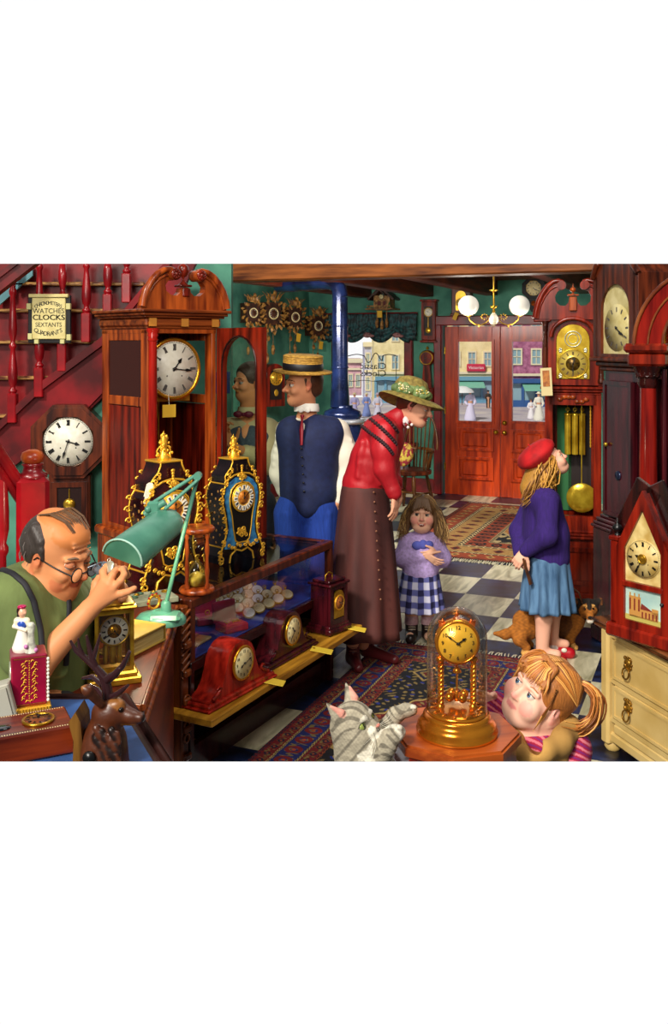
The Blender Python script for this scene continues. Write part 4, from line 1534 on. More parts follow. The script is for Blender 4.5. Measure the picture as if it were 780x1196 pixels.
# ---- steeple clock on the chest
def steeple():
 t = thing('steeple_clock', 'red Gothic steeple clock with painted abbey glass on the cream chest of drawers', 'clock', (P(751, 400, 3.98).x, 3.98, .603), -52)
 W, D = .26, .11
 m = MB()
 m.box(0, D / 2, .03, W + .1, D + .05, .06, 0, .01)
 hw = W / 2 - .02
 m.frame([(-hw - .02, .06), (hw + .02, .06), (hw + .02, .40), (0, .66), (-hw - .02, .40)], [(-hw + .02, .09), (hw - .02, .09), (hw - .02, .40), (0, .575), (-hw + .02, .40)], -.01, .02)
 m.prism([(-hw - .015, .06), (hw + .015, .06), (hw + .015, .39), (0, .645), (-hw - .015, .39)], .02, D)
 m.box(0, 0, .245, W - .06, .03, .025, 0, .004)
 m.build('case', mat('steeple_wood', '#8e1e0c', .25, kind='wood', col2='#4c0a05', scale=3, coat=.4), t)
 r = MB()
 for s in (-1, 1):
  p0 = Vector((s * (hw + .045), D / 2, .385))
  p1 = Vector((0, D / 2, .675))
  q = (p1 - p0).normalized()
  r.box(0, 0, (p1 - p0).length / 2, .018, D + .03, (p1 - p0).length, 0, .004, align(p0, p1) @ RZ(90 if False else 0))
 r.build('roof_board', WOODD, t)
 for s in (-1, 1):
  x = s * (hw + .04)
  MB().box(x, .03, .24, .04, .06, .36, 0, .006).box(x, .03, .43, .05, .07, .02, 0, .004).build('pilaster', mat('steeple_wood'), t)
  f = MB()
  finial(f, x, .03, .44, .045)
  f.build('spire', BLACK, t)
 dl = MB()
 dl.prism([(-hw + .02, .258), (hw - .02, .258), (hw - .02, .40), (0, .575), (-hw + .02, .40)], .004, .012)
 dl.build('dial_plate', mat('aged_dial', '#e4cf8e', .5, kind='noise', col2='#b8964c', scale=14), t)
 dial(t, T(0, .002, .365), .083, 'roman', (9, 35), mat('aged_dial'), BLACK, mat('aged_dial'), .01, th=.003)
 MB().lathe([(.02, 0), (.02, .005), (.012, .008), (0, .008)], 16, 0, T(0, -.004, .365) @ RX(90)).ring((0, -.01, .365), .018, .004).build('winding_hub', BRASS, t)
 # painted glass: an abbey under a pale sky
 pg = MB()
 x0, x1, z0, z1 = -hw + .02, hw - .02, .09, .232
 pg.box(0, .008, (z0 + z1) / 2, x1 - x0, .006, z1 - z0, 0)
 y = .0035
 def rc(a, b, c, d_, mi):
  pg.box((a + b) / 2 * 1, y, (c + d_) / 2, b - a, .002, d_ - c, mi)
 rc(x0, x1, z0, z0 + .022, 3)
 rc(x0 + .018, x0 + .075, z0 + .015, z0 + .105, 1)
 for i in range(3):
  pg.box(x0 + .024 + i * .022, .002, z0 + .07, .007, .002, .05, 2)
  pg.box(x0 + .024 + i * .022, .002, z0 + .11, .005, .003, .018, 1)
 rc(x0 + .075, x1 - .02, z0 + .015, z0 + .055, 1)
 for i in range(5):
  pg.box(x0 + .085 + i * .017, .002, z0 + .033, .006, .002, .025, 2)
 pg.prism([(x0 + .075, z0 + .055), (x1 - .045, z0 + .055), (x0 + .08, z0 + .08)], .002, .005, 2)
 rc(x1 - .05, x1 - .02, z0 + .03, z0 + .068, 1)
 ob = pg.build('painted_glass', [mat('pale_sky_paint', '#c4dccc', .3, kind='noise', col2='#9cc0bc', scale=8), mat('abbey_paint', '#c08a44', .5), mat('abbey_dark_paint', '#7c2c20', .5), mat('grass_paint', '#b8ac58', .5)], t)  # dark red paint for the abbey windows and roof
 MB().ball((hw - .012, -.012, .19), .009, 0, 10).build('latch', BLACK, t)
steeple()

# ---- brass carriage clock on the desk
def carriage():
 t = thing('carriage_clock', 'brass carriage clock with glass sides and white dial on the work desk', 'clock', P(131, 791, 3.06), 22)
 t.location.z = .787
 w, d, h = .125, .11, .245
 m = MB()
 m.box(0, 0, .012, w + .045, d + .045, .024, 0, .004).box(0, 0, .032, w + .025, d + .025, .018, 0, .006)
 m.build('base', BRASS, t)
 m = MB()
 for sx in (-1, 1):
  for sy in (-1, 1):
   m.box(sx * (w / 2 - .006), sy * (d / 2 - .006), h / 2 + .01, .013, .013, h - .03, 0, .003)
 for z in (.048, h - .012):
  m.box(0, -d / 2 + .005, z, w, .009, .012).box(0, d / 2 - .005, z, w, .009, .012)
  m.box(-w / 2 + .005, 0, z, .009, d, .012).box(w / 2 - .005, 0, z, .009, d, .012)
 m.build('frame', BRASS, t)
 MB().box(0, 0, h + .002, w + .022, d + .022, .012, 0, .005).box(0, 0, h + .012, w + .006, d + .006, .01, 0, .004).build('top_plate', BRASS, t)
 g = MB()
 g.box(0, -d / 2 + .004, h / 2 + .02, w - .02, .002, h - .06).box(-w / 2 + .004, 0, h / 2 + .02, .002, d - .02, h - .06).box(w / 2 - .004, 0, h / 2 + .02, .002, d - .02, h - .06)
 g.build('glass_panel', GLASS, t)
 mv = MB().box(0, .01, .17, .075, .05, .09, 0, .003)
 mv.cyl((0, -.01, .055), (0, -.01, .13), .012).cyl((.022, -.01, .055), (.022, -.01, .12), .009).cyl((-.022, -.01, .055), (-.022, -.01, .12), .009)
 mv.build('movement', BRASS, t)
 dial(t, T(0, -d / 2 + .012, .172), .046, 'chapter', (4, 40), WHITE, BLACK, BRASS, .08, th=.004, center=GOLD)
carriage()

# ---- anniversary clock under a glass dome
def anniversary():
 d = 2.27
 t = thing('anniversary_clock', 'gilt anniversary clock with twisted columns under a glass dome on the octagonal table', 'clock', (P(533.5, 400, d).x, d, .946), 0)
 b = MB()
 b.lathe([(.099, 0), (.1, .008), (.094, .014), (.097, .02), (.088, .03), (.08, .036), (.083, .042), (.078, .048), (.0, .05)], 48)
 b.build('base', GOLD2, t)
 p = MB().lathe([(.074, .05), (.074, .056), (.05, .058), (.03, .062), (.0, .062)], 40)
 for i in range(14):
  a = 2 * PI * i / 14
  p.ball((.06 * math.cos(a), .06 * math.sin(a), .058), (.011, .006, .004), 0, 8, RZ(math.degrees(a)))
 p.build('chased_plate', GOLD2, t)
 for s in (-1, 1):
  c = MB()
  x = s * .04
  zs = np.linspace(.06, .172, 50)
  for ph in (0, PI * 2 / 3, PI * 4 / 3):
   c.tube([(x + .0042 * math.cos(z * 190 + ph), .0042 * math.sin(z * 190 + ph), z) for z in zs], .0042, 6)
  c.lathe([(.011, .055), (.011, .062), (.007, .068)], 14, 0, T(x, 0, 0))
  c.lathe([(.007, .168), (.011, .174), (.012, .18), (.004, .186)], 14, 0, T(x, 0, 0))
  c.build('column', GOLD2, t)
 m = MB().box(0, 0, .182, .1, .02, .008, 0, .003)
 m.build('crossbar', GOLD2, t)
 cr = MB()
 for x, z, h in ((-.035, .262, .02), (0, .275, .026), (.035, .262, .02)):
  cr.lathe([(.011, z - .008), (.008, z), (.003, z + h * .4), (.006, z + h * .55), (.002, z + h * .8), (0, z + h)], 10)  if False else cr.lathe([(.011, 0), (.008, .006), (.003, h * .4), (.006, h * .55), (.002, h * .8), (0, h)], 10, 0, T(x, 0, z - .004))
 cr.prism([(-.042, .25), (-.046, .272), (-.025, .268), (-.01, .276), (0, .288), (.01, .276), (.025, .268), (.046, .272), (.042, .25), (0, .262)], -.004, .006)
 cr.build('crown', COPPER, t)
 MB().lathe([(.051, -.014), (.055, -.01), (.055, .012), (.05, .016)], 40, 0, T(0, 0, .222) @ RX(90)).build('drum', GOLD2, t)
 dial(t, T(0, -.014, .222), .049, 'arabic', (1, 51), mat('gold_dial', '#f0b83c', .35, .25, kind='noise', col2='#e0a024', scale=12), BLACK, GOLD2, .07, th=.004)
 pd = MB().cyl((0, 0, .09), (0, 0, .18), .0022)
 pd.lathe([(0, .14), (.012, .146), (.006, .155), (.0, .16)], 12)
 for i in range(4):
  a = PI / 2 * i + .5
  pd.ball((.022 * math.cos(a), .022 * math.sin(a), .088), .0115, 0, 12)
  pd.cyl((0, 0, .094), (.022 * math.cos(a), .022 * math.sin(a), .09), .0025)
 pd.lathe([(.006, .075), (.01, .085), (.004, .1)], 12)
 pd.build('torsion_pendulum', GOLD2, t)
 g = MB()
 Rd = .0735
 pr = [(Rd, .045), (Rd, .23)] + [(Rd * math.cos(a), .23 + Rd * math.sin(a)) for a in np.linspace(.15, PI / 2, 12)]
 g.lathe(pr, 48, 0, None, True, False)
 g.build('glass_dome', glass('dome_glass', '#fafdfc', .8), t)
GOLD2 = mat('polished_gilt', '#e8962a', .2, .8, kind='noise', col2='#b05a10', scale=8)
COPPER = mat('copper_gilt', '#d06428', .25, .7)
anniversary()

# ---- tall clocks on the right
def brass_dial_tall():
 d = 6.5
 t = thing('longcase_clock', 'tall red-brown longcase clock with arched brass dial behind the girl in the beret', 'clock', (P(669, 400, d).x, d, 0), -14)
 W, D = .42, .26
 hw = W / 2
 m = MB()
 m.box(0, D / 2, .05, W + .1, D + .06, .1, 0, .01).box(0, D / 2, .12, W + .06, D + .04, .05, 0, .01)
 m.box(0, D / 2, .33, W, D, .38, 0, .006)
 m.frame([(-hw + .05, .2), (hw - .05, .2), (hw - .05, .46), (-hw + .05, .46)], [(-hw + .08, .23), (hw - .08, .23), (hw - .08, .43), (-hw + .08, .43)], -.012, .01)
 cornice(m, -hw, hw, 0, D, .52, [(.03, .02), (.02, .02), (.008, .02)])
 # trunk
 m.box(0, D - .01, 1.06, W - .06, .02, .96)
 for s in (-1, 1):
  m.box(s * (hw - .045), D / 2, 1.06, .055, D, .96, 0, .004)
 m.box(0, .02, .63, W - .1, .04, .1).box(0, .02, 1.5, W - .1, .04, .08)
 cornice(m, -hw + .02, hw - .02, 0, D, 1.53, [(.004, .02), (.02, .02), (.035, .02)])
 # hood
 m.box(0, D - .01, 1.82, W, .02, .5)
 for s in (-1, 1):
  m.box(s * (hw - .02), D / 2, 1.82, .04, D, .5, 0, .003)
 frame_arch(m, -hw + .02, hw - .02, 1.6, 2.08, -.115, .115, 1.64, 2.03, -.006, .03)
 m.build('case', RW, t)
 s = MB()
 swan(s, W + .1, .30, -.04, .02, 2.06)
 s.tube([(x * 1.15, -.035, z + .02) for x, z in arch_pts(-.13, .13, 1.95, 2.05)[2:]], .014, 8)
 for q in (-1, 1):
  s.box(q * (hw - .0), 0, 2.06, .12, .08, .03, 0, .008)
 s.build('pediment', RW, t)
 f = MB().box(0, -.045, 2.17, .05, .04, .1, 0, .005).box(0, -.045, 2.23, .08, .06, .012, 0, .004)
 finial(f, 0, -.045, 2.235, .045)
 finial(f, .26, -.02, 2.08, .045) if False else None
 f.build('finial', WOODO, t)
 for q in (-1, 1):
  c = MB()
  column(c, q * (hw - .02), -.022, 1.62, 2.05, .016)
  for k in range(12):
   c.ball((q * (hw - .02), -.042, 1.88 + k * .012), (.013 if k % 2 else .008, .008, .007), 0, 8)
  c.build('carved_column', WOODB, t)
 dp = MB().prism(arch_pts(-.112, .112, 1.645, 2.027), .0, .012)
 dp.build('dial_plate', BRASSG, t)
 dial(t, T(0, -.002, 1.75), .098, 'roman', (12, 30), mat('brass_chapter', '#e8cc60', .3, .5), mat('brown_ink', '#5a4410', .5), BRASSG, .05, th=.005, center=mat('matted_brass', '#7a5c18', .4, .5, kind='noise', col2='#3a2a08', scale=60))
 mo = MB()
 mo.ring((0, -.004, 1.925), .055, .004).ring((0, -.004, 1.925), .035, .003)
 for sx in (-1, 1):
  for z in (1.665, 1.845):
   for k in range(5):
    mo.ball((sx * (.085 + .006 * math.cos(k * 1.3)), -.003, z + .012 * math.sin(k * 1.3)), (.008, .004, .008), 0, 8)
 mo.build('spandrel', mat('silvered', '#d8d8c0', .3, .7), t)
 # trunk door: shaped window, green lining, weights, pendulum
 MB().box(-.06, D - .025, 1.08, .1, .012, .8).build('green_lining', mat('green_cloth', '#2c6a3c', .8), t)
 MB().box(.05, D - .025, 1.08, .16, .012, .8).build('dark_lining', DARK, t)
 wt = MB()
 for k, x in enumerate((-.035, .015, .065)):
  o = MB()
  o.cyl((x, .12, 1.10), (x, .12, 1.38), .022, None, 16)
  o.cyl((x, .12, 1.38), (x, .12, 1.6), .002, None, 6)
  o.lathe([(.026, 0), (.026, .012), (.006, .02)], 16, 0, T(x, .12, 1.38))
  o.ring((x, .12, 1.42), .012, .003)
  o.build('weight', BRASSG, t)
 p = MB()
 pendulum(p, .06, .06, .80, 1.5, .105)
 p.build('pendulum', BRASSG, t)
 MB().tube([(.12, .05, 1.46 - i * .012) for i in range(26)], [.004 if i % 2 else .007 for i in range(26)], 6).build('chain', GILTM, t)
 k = MB()
 for i in range(7):
  x = -.09 + i * .03
  k.ball((x, -.008, 1.5 + .018 * math.sin(i * PI / 3) + (.015 if i == 3 else 0)), (.02, .008, .014), 0, 8)
 k.build('carving', WOODO, t)
 MB().box(-.09, .05, 1.08, .004, .002, .8).build('door_glass', GLASS, t) if False else None
 return t
RW = mat('red_brown_wood', '#962a12', .25, kind='wood', col2='#4e0e06', scale=3, coat=.4)
BRASSG = mat('green_brass', '#e0c038', .25, .6, kind='noise', col2='#b08c1c', scale=14)
brass_dial_tall()
o = thing('photo_card', 'cream card with a brown picture pinned to the side of the brass-dialled tall clock', 'card', P(638, 446, 6.4), -14)
k_ = 6.33 / F
MB(RYm(-3)).box(0, 0, 0, 13 * k_, .004, 33 * k_, 0, .001).build('card', mat('card_cream', '#dccb94', .7), o)
MB(RYm(-3)).box(0, -.003, 4 * k_, 8 * k_, .002, 19 * k_).build('picture', mat('brown_photo', '#7a3010', .5, kind='noise', col2='#c07830', scale=30, lo=.45, hi=.7), o)

def plum_tall():
 t = thing('longcase_clock', 'dark plum longcase clock with cream arched dial turned left, second from the right', 'clock', (1.665, 5.95, 0), -76)
 W, D = .52, .3                       # origin: far front corner, x runs towards the viewer
 m = MB()
 m.box(W / 2, D / 2, .36, W, D, .72, 0, .006)
 m.box(W / 2, D / 2, .05, W + .04, D + .02, .1, 0, .01)
 cornice(m, 0, W, 0, D, .72, [(.012, .02), (.0, .02), (-.012, .025), (-.03, .02)])
 m.box(W / 2, D / 2 + .02, 1.26, W - .12, D - .06, 1.0, 0, .006)
 m.build('trunk', WOODP, t)
 d_ = MB()
 d_.box(W / 2, .035, 1.24, W - .2, .03, .84, 0, .01)
 d_.frame([(.1, .82), (W - .1, .82), (W - .1, 1.66), (.1, 1.66)], [(.125, .845), (W - .125, .845), (W - .125, 1.635), (.125, 1.635)], .012, .03)
 d_.build('trunk_door', WOODP, t)
 MB().ball((.15, .005, 1.26), .014, 0, 12).build('door_knob', BRASS, t)
 MB().lathe([(.03, 0), (.03, .006), (.022, .012), (0, .012)], 20, 0, T(.27, .02, 1.08) @ RX(90)).build('lock_roundel', mat('blue_steel', '#28304a', .2, .5), t)
 h = MB()
 z = cornice(h, 0, W, 0, D, 1.72, [(-.03, .03), (-.01, .03), (.02, .03)])
 for x in (.03, W - .03):
  h.box(x, D / 2, 2.05, .06, D, .54, 0, .004)
 h.box(W / 2, D - .01, 2.05, W, .02, .54)
 frame_arch(h, .03, W - .03, 1.8, 2.3, .1, W - .1, 1.83, 2.26, 0, .03)
 h.prism([(0, 2.3), (W, 2.3), (W * .9, 2.38), (W * .62, 2.5), (W * .5, 2.46), (W * .38, 2.5), (W * .1, 2.38)], 0, D)
 h.tube([(0, 0, 2.31), (W * .12, -.01, 2.39), (W * .38, -.012, 2.5)], .02, 8)
 h.tube([(W, 0, 2.31), (W * .88, -.01, 2.39), (W * .62, -.012, 2.5)], .02, 8)
 h.build('hood', WOODB, t)
 MB().prism(arch_pts(.1, W - .1, 1.83, 2.26), .018, .03).build('dial_plate', mat('aged_dial2', '#dcd09a', .5, kind='noise', col2='#b8a868', scale=10), t)
 dial(t, T(W / 2, .02, 1.99), .145, 'tick', (4, 20), mat('aged_dial2'), mat('grey_ink'), mat('aged_dial2'), .01, th=.004)
 f = MB()
 finial(f, .03, .03, 2.32, .05)
 f.build('finial', BRASS, t)
plum_tall()

def arch_tall():
 t = thing('longcase_clock', 'glossy red longcase clock with arched hood and round columns at the right edge', 'clock', (P(745, 400, 4.95).x, 4.95, 0), -38)
 W, D = .75, .4
 m = MB()
 m.box(W / 2, D / 2 + .05, .35, W, D, .7, 0, .01)
 m.box(W / 2, D / 2 + .08, 1.2, W - .04, D - .1, 1.0, 0, .006)
 m.build('trunk', WOODP, t)
 for x in (.055, W - .055):
  c = MB()
  c.lathe([(.075, .70), (.075, .74), (.052, .77), (.06, .79), (.045, .81)], 24, 0, T(x, 0, 0))
  c.lathe([(.045, .81), (.047, 1.2), (.042, 1.66)], 24, 0, T(x, 0, 0), cap=False)
  c.build('column', REDG, t)
  k = MB().lathe([(.045, 1.66), (.055, 1.68), (.05, 1.7), (.075, 1.76), (.08, 1.775)], 24, 0, T(x, 0, 0))
  for i in range(14):
   a = 2 * PI * i / 14
   k.ring((x + .058 * math.cos(a), .058 * math.sin(a), 1.735), .016, .007, 0, 12, 6, RZ(math.degrees(a) + 90))
  k.build('carved_capital', WOODD, t)
 h = MB()
 h.box(.06, .12, 1.81, .2, .36, .07, 0, .012).box(W - .06, .12, 1.81, .2, .36, .07, 0, .012)
 h.box(.06, .12, 1.87, .23, .4, .05, 0, .015).box(W - .06, .12, 1.87, .23, .4, .05, 0, .015)
 h.build('entablature', WOODR, t)
 a = MB()
 n = 24
 outr = [(W / 2 + (W / 2 + .0) * math.cos(PI * i / n), 1.88 + .40 * math.sin(PI * i / n)) for i in range(n + 1)]
 innr = [(W / 2 + (W / 2 - .15) * math.cos(PI * i / n), 1.88 + .26 * math.sin(PI * i / n)) for i in range(n + 1)]
 a.prism(outr + innr[::-1], -.06, D)
 a.build('arched_hood', REDG, t)
 b = MB()
 b.tube([(x, -.065, z) for x, z in outr], .011, 8)
 b.tube([(x, -.065, z) for x, z in innr], .007, 8)
 b.tube([((x + x2) / 2, -.065, (z + z2) / 2) for (x, z), (x2, z2) in zip(outr, innr)], .006, 8)
 b.build('arch_moulding', mat('arch_edge', '#8c4a20', .3, kind='noise', col2='#4c140a', scale=6, coat=.4), t)
 MB().box(W / 2, .1, 1.9, W - .24, .03, .44).build('dial_plate', WOODD, t)
 dial(t, T(W / 2, .07, 1.84), .2, 'roman', (2, 50), WHITE, BLACK, GOLD, .07)
 MB().tube([(.14, -.0, .78), (.14, -.0, 1.76)], .014, 8).build('reeded_moulding', WOODP, t)
REDG = mat('glossy_red_wood', '#8a1a10', .12, kind='wood', col2='#5a0a08', scale=3, coat=.8)
arch_tall()

# ---- wall clocks on the back wall
def onwall(name, label, px, py, off=0.0, cat='clock', group=None):
 t_, z = WT(px, py)
 q = P0 + V * t_ - U * off
 return thing(name, label, cat, (q.x, q.y, z), RY, group)
def regulator():
 t = onwall('wall_clock', 'narrow dark wooden pendulum wall clock between window and door', 503, 375)
 k = 11.75 / F
 m = MB()
 m.box(0, -.05, 0, 17 * k, .1, 45 * k, 0, .008)
 m.frame([(-8 * k, -21 * k), (8 * k, -21 * k), (8 * k, 21 * k), (-8 * k, 21 * k)], [(-5 * k, -17 * k), (5 * k, -17 * k), (5 * k, 17 * k), (-5 * k, 17 * k)], -.12, -.1)
 m.box(0, -.055, 23.5 * k, 20 * k, .13, 2.5 * k, 0, .006).box(0, -.055, -23.5 * k, 20 * k, .13, 2.5 * k, 0, .006)
 m.build('case', WOODR, t)
 MB().box(0, -.102, 0, 10 * k, .004, 34 * k).build('back_panel', DARK, t)
 dial(t, T(0, -.105, 10 * k), 4.8 * k, 'tick', (10, 20), WHITE, BLACK, BRASS, .1, th=.004)
 p = MB()
 pendulum(p, 0, -.112, -11 * k, 4 * k, 3.2 * k)
 p.build('pendulum', GILTM, t)
regulator()
def banjo():
 t = onwall('wall_clock', 'banjo shaped red wall clock with cream dial beside the window', 500, 418)
 k = 11.75 / F
 m = MB()
 m.lathe([(9 * k, 0), (9 * k, .07), (7.6 * k, .09)], 28, 0, RX(90))
 m.prism([(-3.5 * k, -7 * k), (3.5 * k, -7 * k), (6 * k, -34 * k), (-6 * k, -34 * k)], -.08, 0)
 m.box(0, -.05, -45 * k, 17 * k, .1, 22 * k, 0, .01)
 m.build('case', WOODR, t)
 f = MB()
 finial(f, 0, -.04, 8.5 * k, .04)
 f.build('finial', BRASS, t)
 dial(t, T(0, -.085, 0), 7.2 * k, 'tick', (8, 18), CREAM, BLACK, BRASS, .08, th=.004)
banjo()
def gilt_arch_clock():
 t = onwall('bracket_clock', 'square wooden clock with arched gilt dial and tag above the double door', 541, 350)
 k = 11.3 / F
 m = MB().box(0, -.06, -2 * k, 23 * k, .12, 32 * k, 0, .008)
 m.box(0, -.065, 15 * k, 28 * k, .15, 3 * k, 0, .008).box(0, -.065, -18 * k, 26 * k, .14, 2.5 * k, 0, .008)
 for i in range(12):
  m.box((-11 + i * 2) * k, -.135, 12.5 * k, 1.2 * k, .02, 1.5 * k)
 m.build('case', WOODB, t)
 MB().prism([(x * k, z * k) for x, z in arch_pts(-6, 6, -13, 10)], -.13, -.11).build('dial_plate', GILTM, t)
 dial(t, T(0, -.13, -4 * k), 5.2 * k, 'tick', (8, 5), mat('pale_gold', '#e8cc70', .4), BLACK, GILTM, .08, th=.004)
 MB(T(-6 * k, -.14, -20 * k) @ RYm(25)).box(0, 0, 0, 5 * k, .003, 9 * k).build('tag', mat('yellow_card'), t)
gilt_arch_clock()
def black_drop():
 t = onwall('wall_clock', 'black octagonal drop-dial wall clock above the right end of the door', 624.5, 337)
 k = 10.9 / F
 m = MB()
 m.prism([(x, z) for x, z in octagon(14.5 * k)], -.08, 0)
 m.frame(octagon(14.5 * k), octagon(9.5 * k), -.1, -.08)
 m.prism([(-5 * k, -10 * k), (5 * k, -10 * k), (7 * k, -20 * k), (3 * k, -28 * k), (-3 * k, -28 * k), (-7 * k, -20 * k)], -.07, 0)
 m.build('case', mat('ebonised', '#0c0506', .5, spec=.2), t)
 dial(t, T(0, -.085, 0), 9 * k, 'tick', (4, 20), CREAM, BLACK, BRASS, .06, th=.004)
 MB().lathe([(3.2 * k, 0), (0, .02)], 14, 0, T(0, -.07, -18 * k) @ RX(90)).build('pendulum_bob', COPPER, t)
black_drop()
# cuckoo clocks
CARV = mat('carved_wood', '#b8843c', .5, kind='noise', col2='#5c3412', scale=30)
CARVD = mat('carved_wood_dark', '#4a2410', .55, kind='noise', col2='#1e0c06', scale=30)
def cuckoo(t, s, seed, side=False):
 rnd = random.Random(seed)
 m = MB()
 m.box(0, -.07 * s, 0, .2 * s, .14 * s, .24 * s)
 m.build('case', CARVD, t)
 l = MB()
 for i in range(44):
  a = 2 * PI * i / 44 * 2.0
  rr = (.095 + .05 * ((i * 7) % 5) / 4) * s
  x, z = rr * math.cos(a) * .95, rr * math.sin(a) * 1.2 + .0
  A = T(x, -.15 * s, z) @ RYm(-math.degrees(a) + rnd.uniform(-40, 40)) @ RX(rnd.uniform(-25, 25))
  l.prism([(0, -.008 * s), (.028 * s, -.016 * s), (.055 * s, 0), (.028 * s, .016 * s)], -.006 * s, .006 * s, 0, A)
 for i in range(7):
  x = (i - 3) * .022 * s
  l.tube([(x, -.14 * s, .14 * s), (x * 1.5, -.15 * s, .2 * s), (x * 2.2 + .01, -.14 * s, .23 * s)], [.008 * s, .006 * s, .002 * s], 5)
 l.ball((0, -.15 * s, .17 * s), (.03 * s, .03 * s, .045 * s), 0, 8)
 l.ball((.01 * s, -.16 * s, .225 * s), (.02 * s, .02 * s, .022 * s), 0, 8)
 l.build('leaf_carving', CARV, t)
 dial(t, T(0, -.15 * s, 0), .052 * s, 'tick', (10, 10), mat('dark_dial', '#4a2412', .5), WHITE, CREAM, .14, th=.004)
 for x, z in ((-.035, -.42), (.04, -.33)):
  w_ = MB()
  w_.cyl((x * s, -.08 * s, -.12 * s), (x * s, -.08 * s, z * s), .003 * s, None, 5)
  w_.lathe([(0, -.11 * s), (.016 * s, -.09 * s), (.022 * s, -.04 * s), (.012 * s, 0), (0, .003 * s)], 10, 0, T(x * s, -.08 * s, z * s))
  w_.build('pine_cone_weight', CARV, t)
 p = MB()
 p.cyl((0, -.05 * s, -.12 * s), (0, -.05 * s, -.25 * s), .003 * s, None, 5)
 p.ball((0, -.05 * s, -.26 * s), (.025 * s, .006 * s, .03 * s), 0, 8)
 p.build('pendulum', CARV, t)
def onleft(name, label, px, py, s, seed, tagy=None):
 r = (px - 390) / F
 # CN - U*a, x = r*y
 a = (CN.x - r * CN.y) / (U.x - r * U.y)
 q = CN - U * a
 z = EYE - (py - HOR) * q.y / F
 t = thing(name, label, 'clock', (q.x, q.y, z), RY + 90 - 30, 'carved cuckoo clocks on the green side wall')
 t.location = Vector((q.x, q.y, z)) + Vector((.12, -.08, 0))
 cuckoo(t, s, seed)
 if tagy:
  MB(T(.03, -.17, -.25) @ RYm(8)).box(0, 0, 0, .06, .003, .1).build('tag', mat('yellow_card'), t)
 return t
onleft('cuckoo_clock', 'leaf-carved cuckoo clock at the left, half hidden by the wall corner', 277, 366, .9, 1)
onleft('cuckoo_clock', 'largest leaf-carved cuckoo clock, directly above the open clock door', 299, 367, 1.1, 2)
onleft('cuckoo_clock', 'leaf-carved cuckoo clock with yellow tag above the left brim of the boater', 326, 371, 1.0, 3, True)
onleft('cuckoo_clock', 'leaf-carved cuckoo clock with small yellow tag right above the boater', 353, 381, 1.05, 4, True)
def wall_arch_clock():  # solid clock hung where the door glass shows a reflected one
 t = onleft('wall_clock', 'red-brown wall clock with gold dial standing in for one reflected in the open door', 304, 446, .1, 9)
 for c in list(t.children):
  bpy.data.objects.remove(c)
 del t['group']
 MB().prism(arch_pts(-.13, .13, -.28, .22), -.12, 0).build('case', WOODR, t)
 MB().prism(arch_pts(-.08, .08, -.2, .16), -.13, -.11).build('inner_panel', DARK, t)
 dial(t, T(0, -.13, .05), .075, 'tick', (6, 0), GILTM, BLACK, GILTM, .1, th=.004)
 MB().ball((0, -.135, -.12), (.03, .008, .04), 0, 10).build('pendulum', GILTM, t)
wall_arch_clock()
def chalet():
 t = onwall('cuckoo_clock', 'chalet shaped cuckoo clock with gabled roof hung over the shop window', 452, 352, .0)
 k = 11.6 / F
 MB().box(0, -.11, -2 * k, 20 * k, .2, 16 * k).build('house', CARV, t)
 r = MB()
 for s in (-1, 1):
  r.prism([(0, 17 * k), (s * 17 * k, 2 * k), (s * 15 * k, .5 * k), (0, 14 * k)], -.27, 0)
  r.prism([(0, 13 * k), (s * 7 * k, 7 * k), (s * 6 * k, 6 * k), (0, 11.5 * k)], -.31, -.2)
 r.build('roof', CARVD, t)
 MB().box(6 * k, -.1, 13 * k, 3 * k, .05, 8 * k).build('chimney', CARVD, t)
 b = MB().box(0, -.17, -10 * k, 34 * k, .3, 1.5 * k).box(0, -.31, -6.5 * k, 30 * k, .015, 1.2 * k)
 for i in range(11):
  b.box((-14 + i * 2.8) * k, -.31, -8 * k, .8 * k, .015, 4 * k)
 b.build('balcony', CARV, t)
 MB().box(-3 * k, -.215, -3 * k, 4 * k, .01, 5 * k).box(3.5 * k, -.215, -3 * k, 3 * k, .01, 5 * k).build('shutters', mat('dark_red_carved', '#5a180c', .6), t)
 tr_ = MB()
 for z, r_ in ((0, 3.2), (2.4, 2.4), (4.4, 1.6)):
  tr_.lathe([(r_ * k, z * k), (0, (z + 3) * k)], 8, 0, T(11.5 * k, -.27, -9 * k))
 tr_.build('carved_fir', mat('fir_green', '#3c6a30', .8), t)
 dial(t, T(0, -.225, 4.5 * k), 2.8 * k, 'tick', (2, 0), CREAM, BLACK, CARVD, .1, th=.004)
 MB().box(0, -.28, -16 * k, 6 * k, .01, 8 * k, 0, .003).build('tag', mat('yellow_card'), t)
 for x, z in ((-6, -25), (0, -27), (6, -25)):
  w_ = MB()
  w_.cyl((x * k, -.2, -10 * k), (x * k, -.2, z * k), .6 * k, None, 5)
  w_.lathe([(0, -7 * k), (1.6 * k, -6 * k), (2.2 * k, -1 * k), (1.4 * k, 3 * k), (0, 4.5 * k)], 10, 0, T(x * k, -.2, z * k))
  w_.build('pine_cone_weight', CARV, t)
chalet()
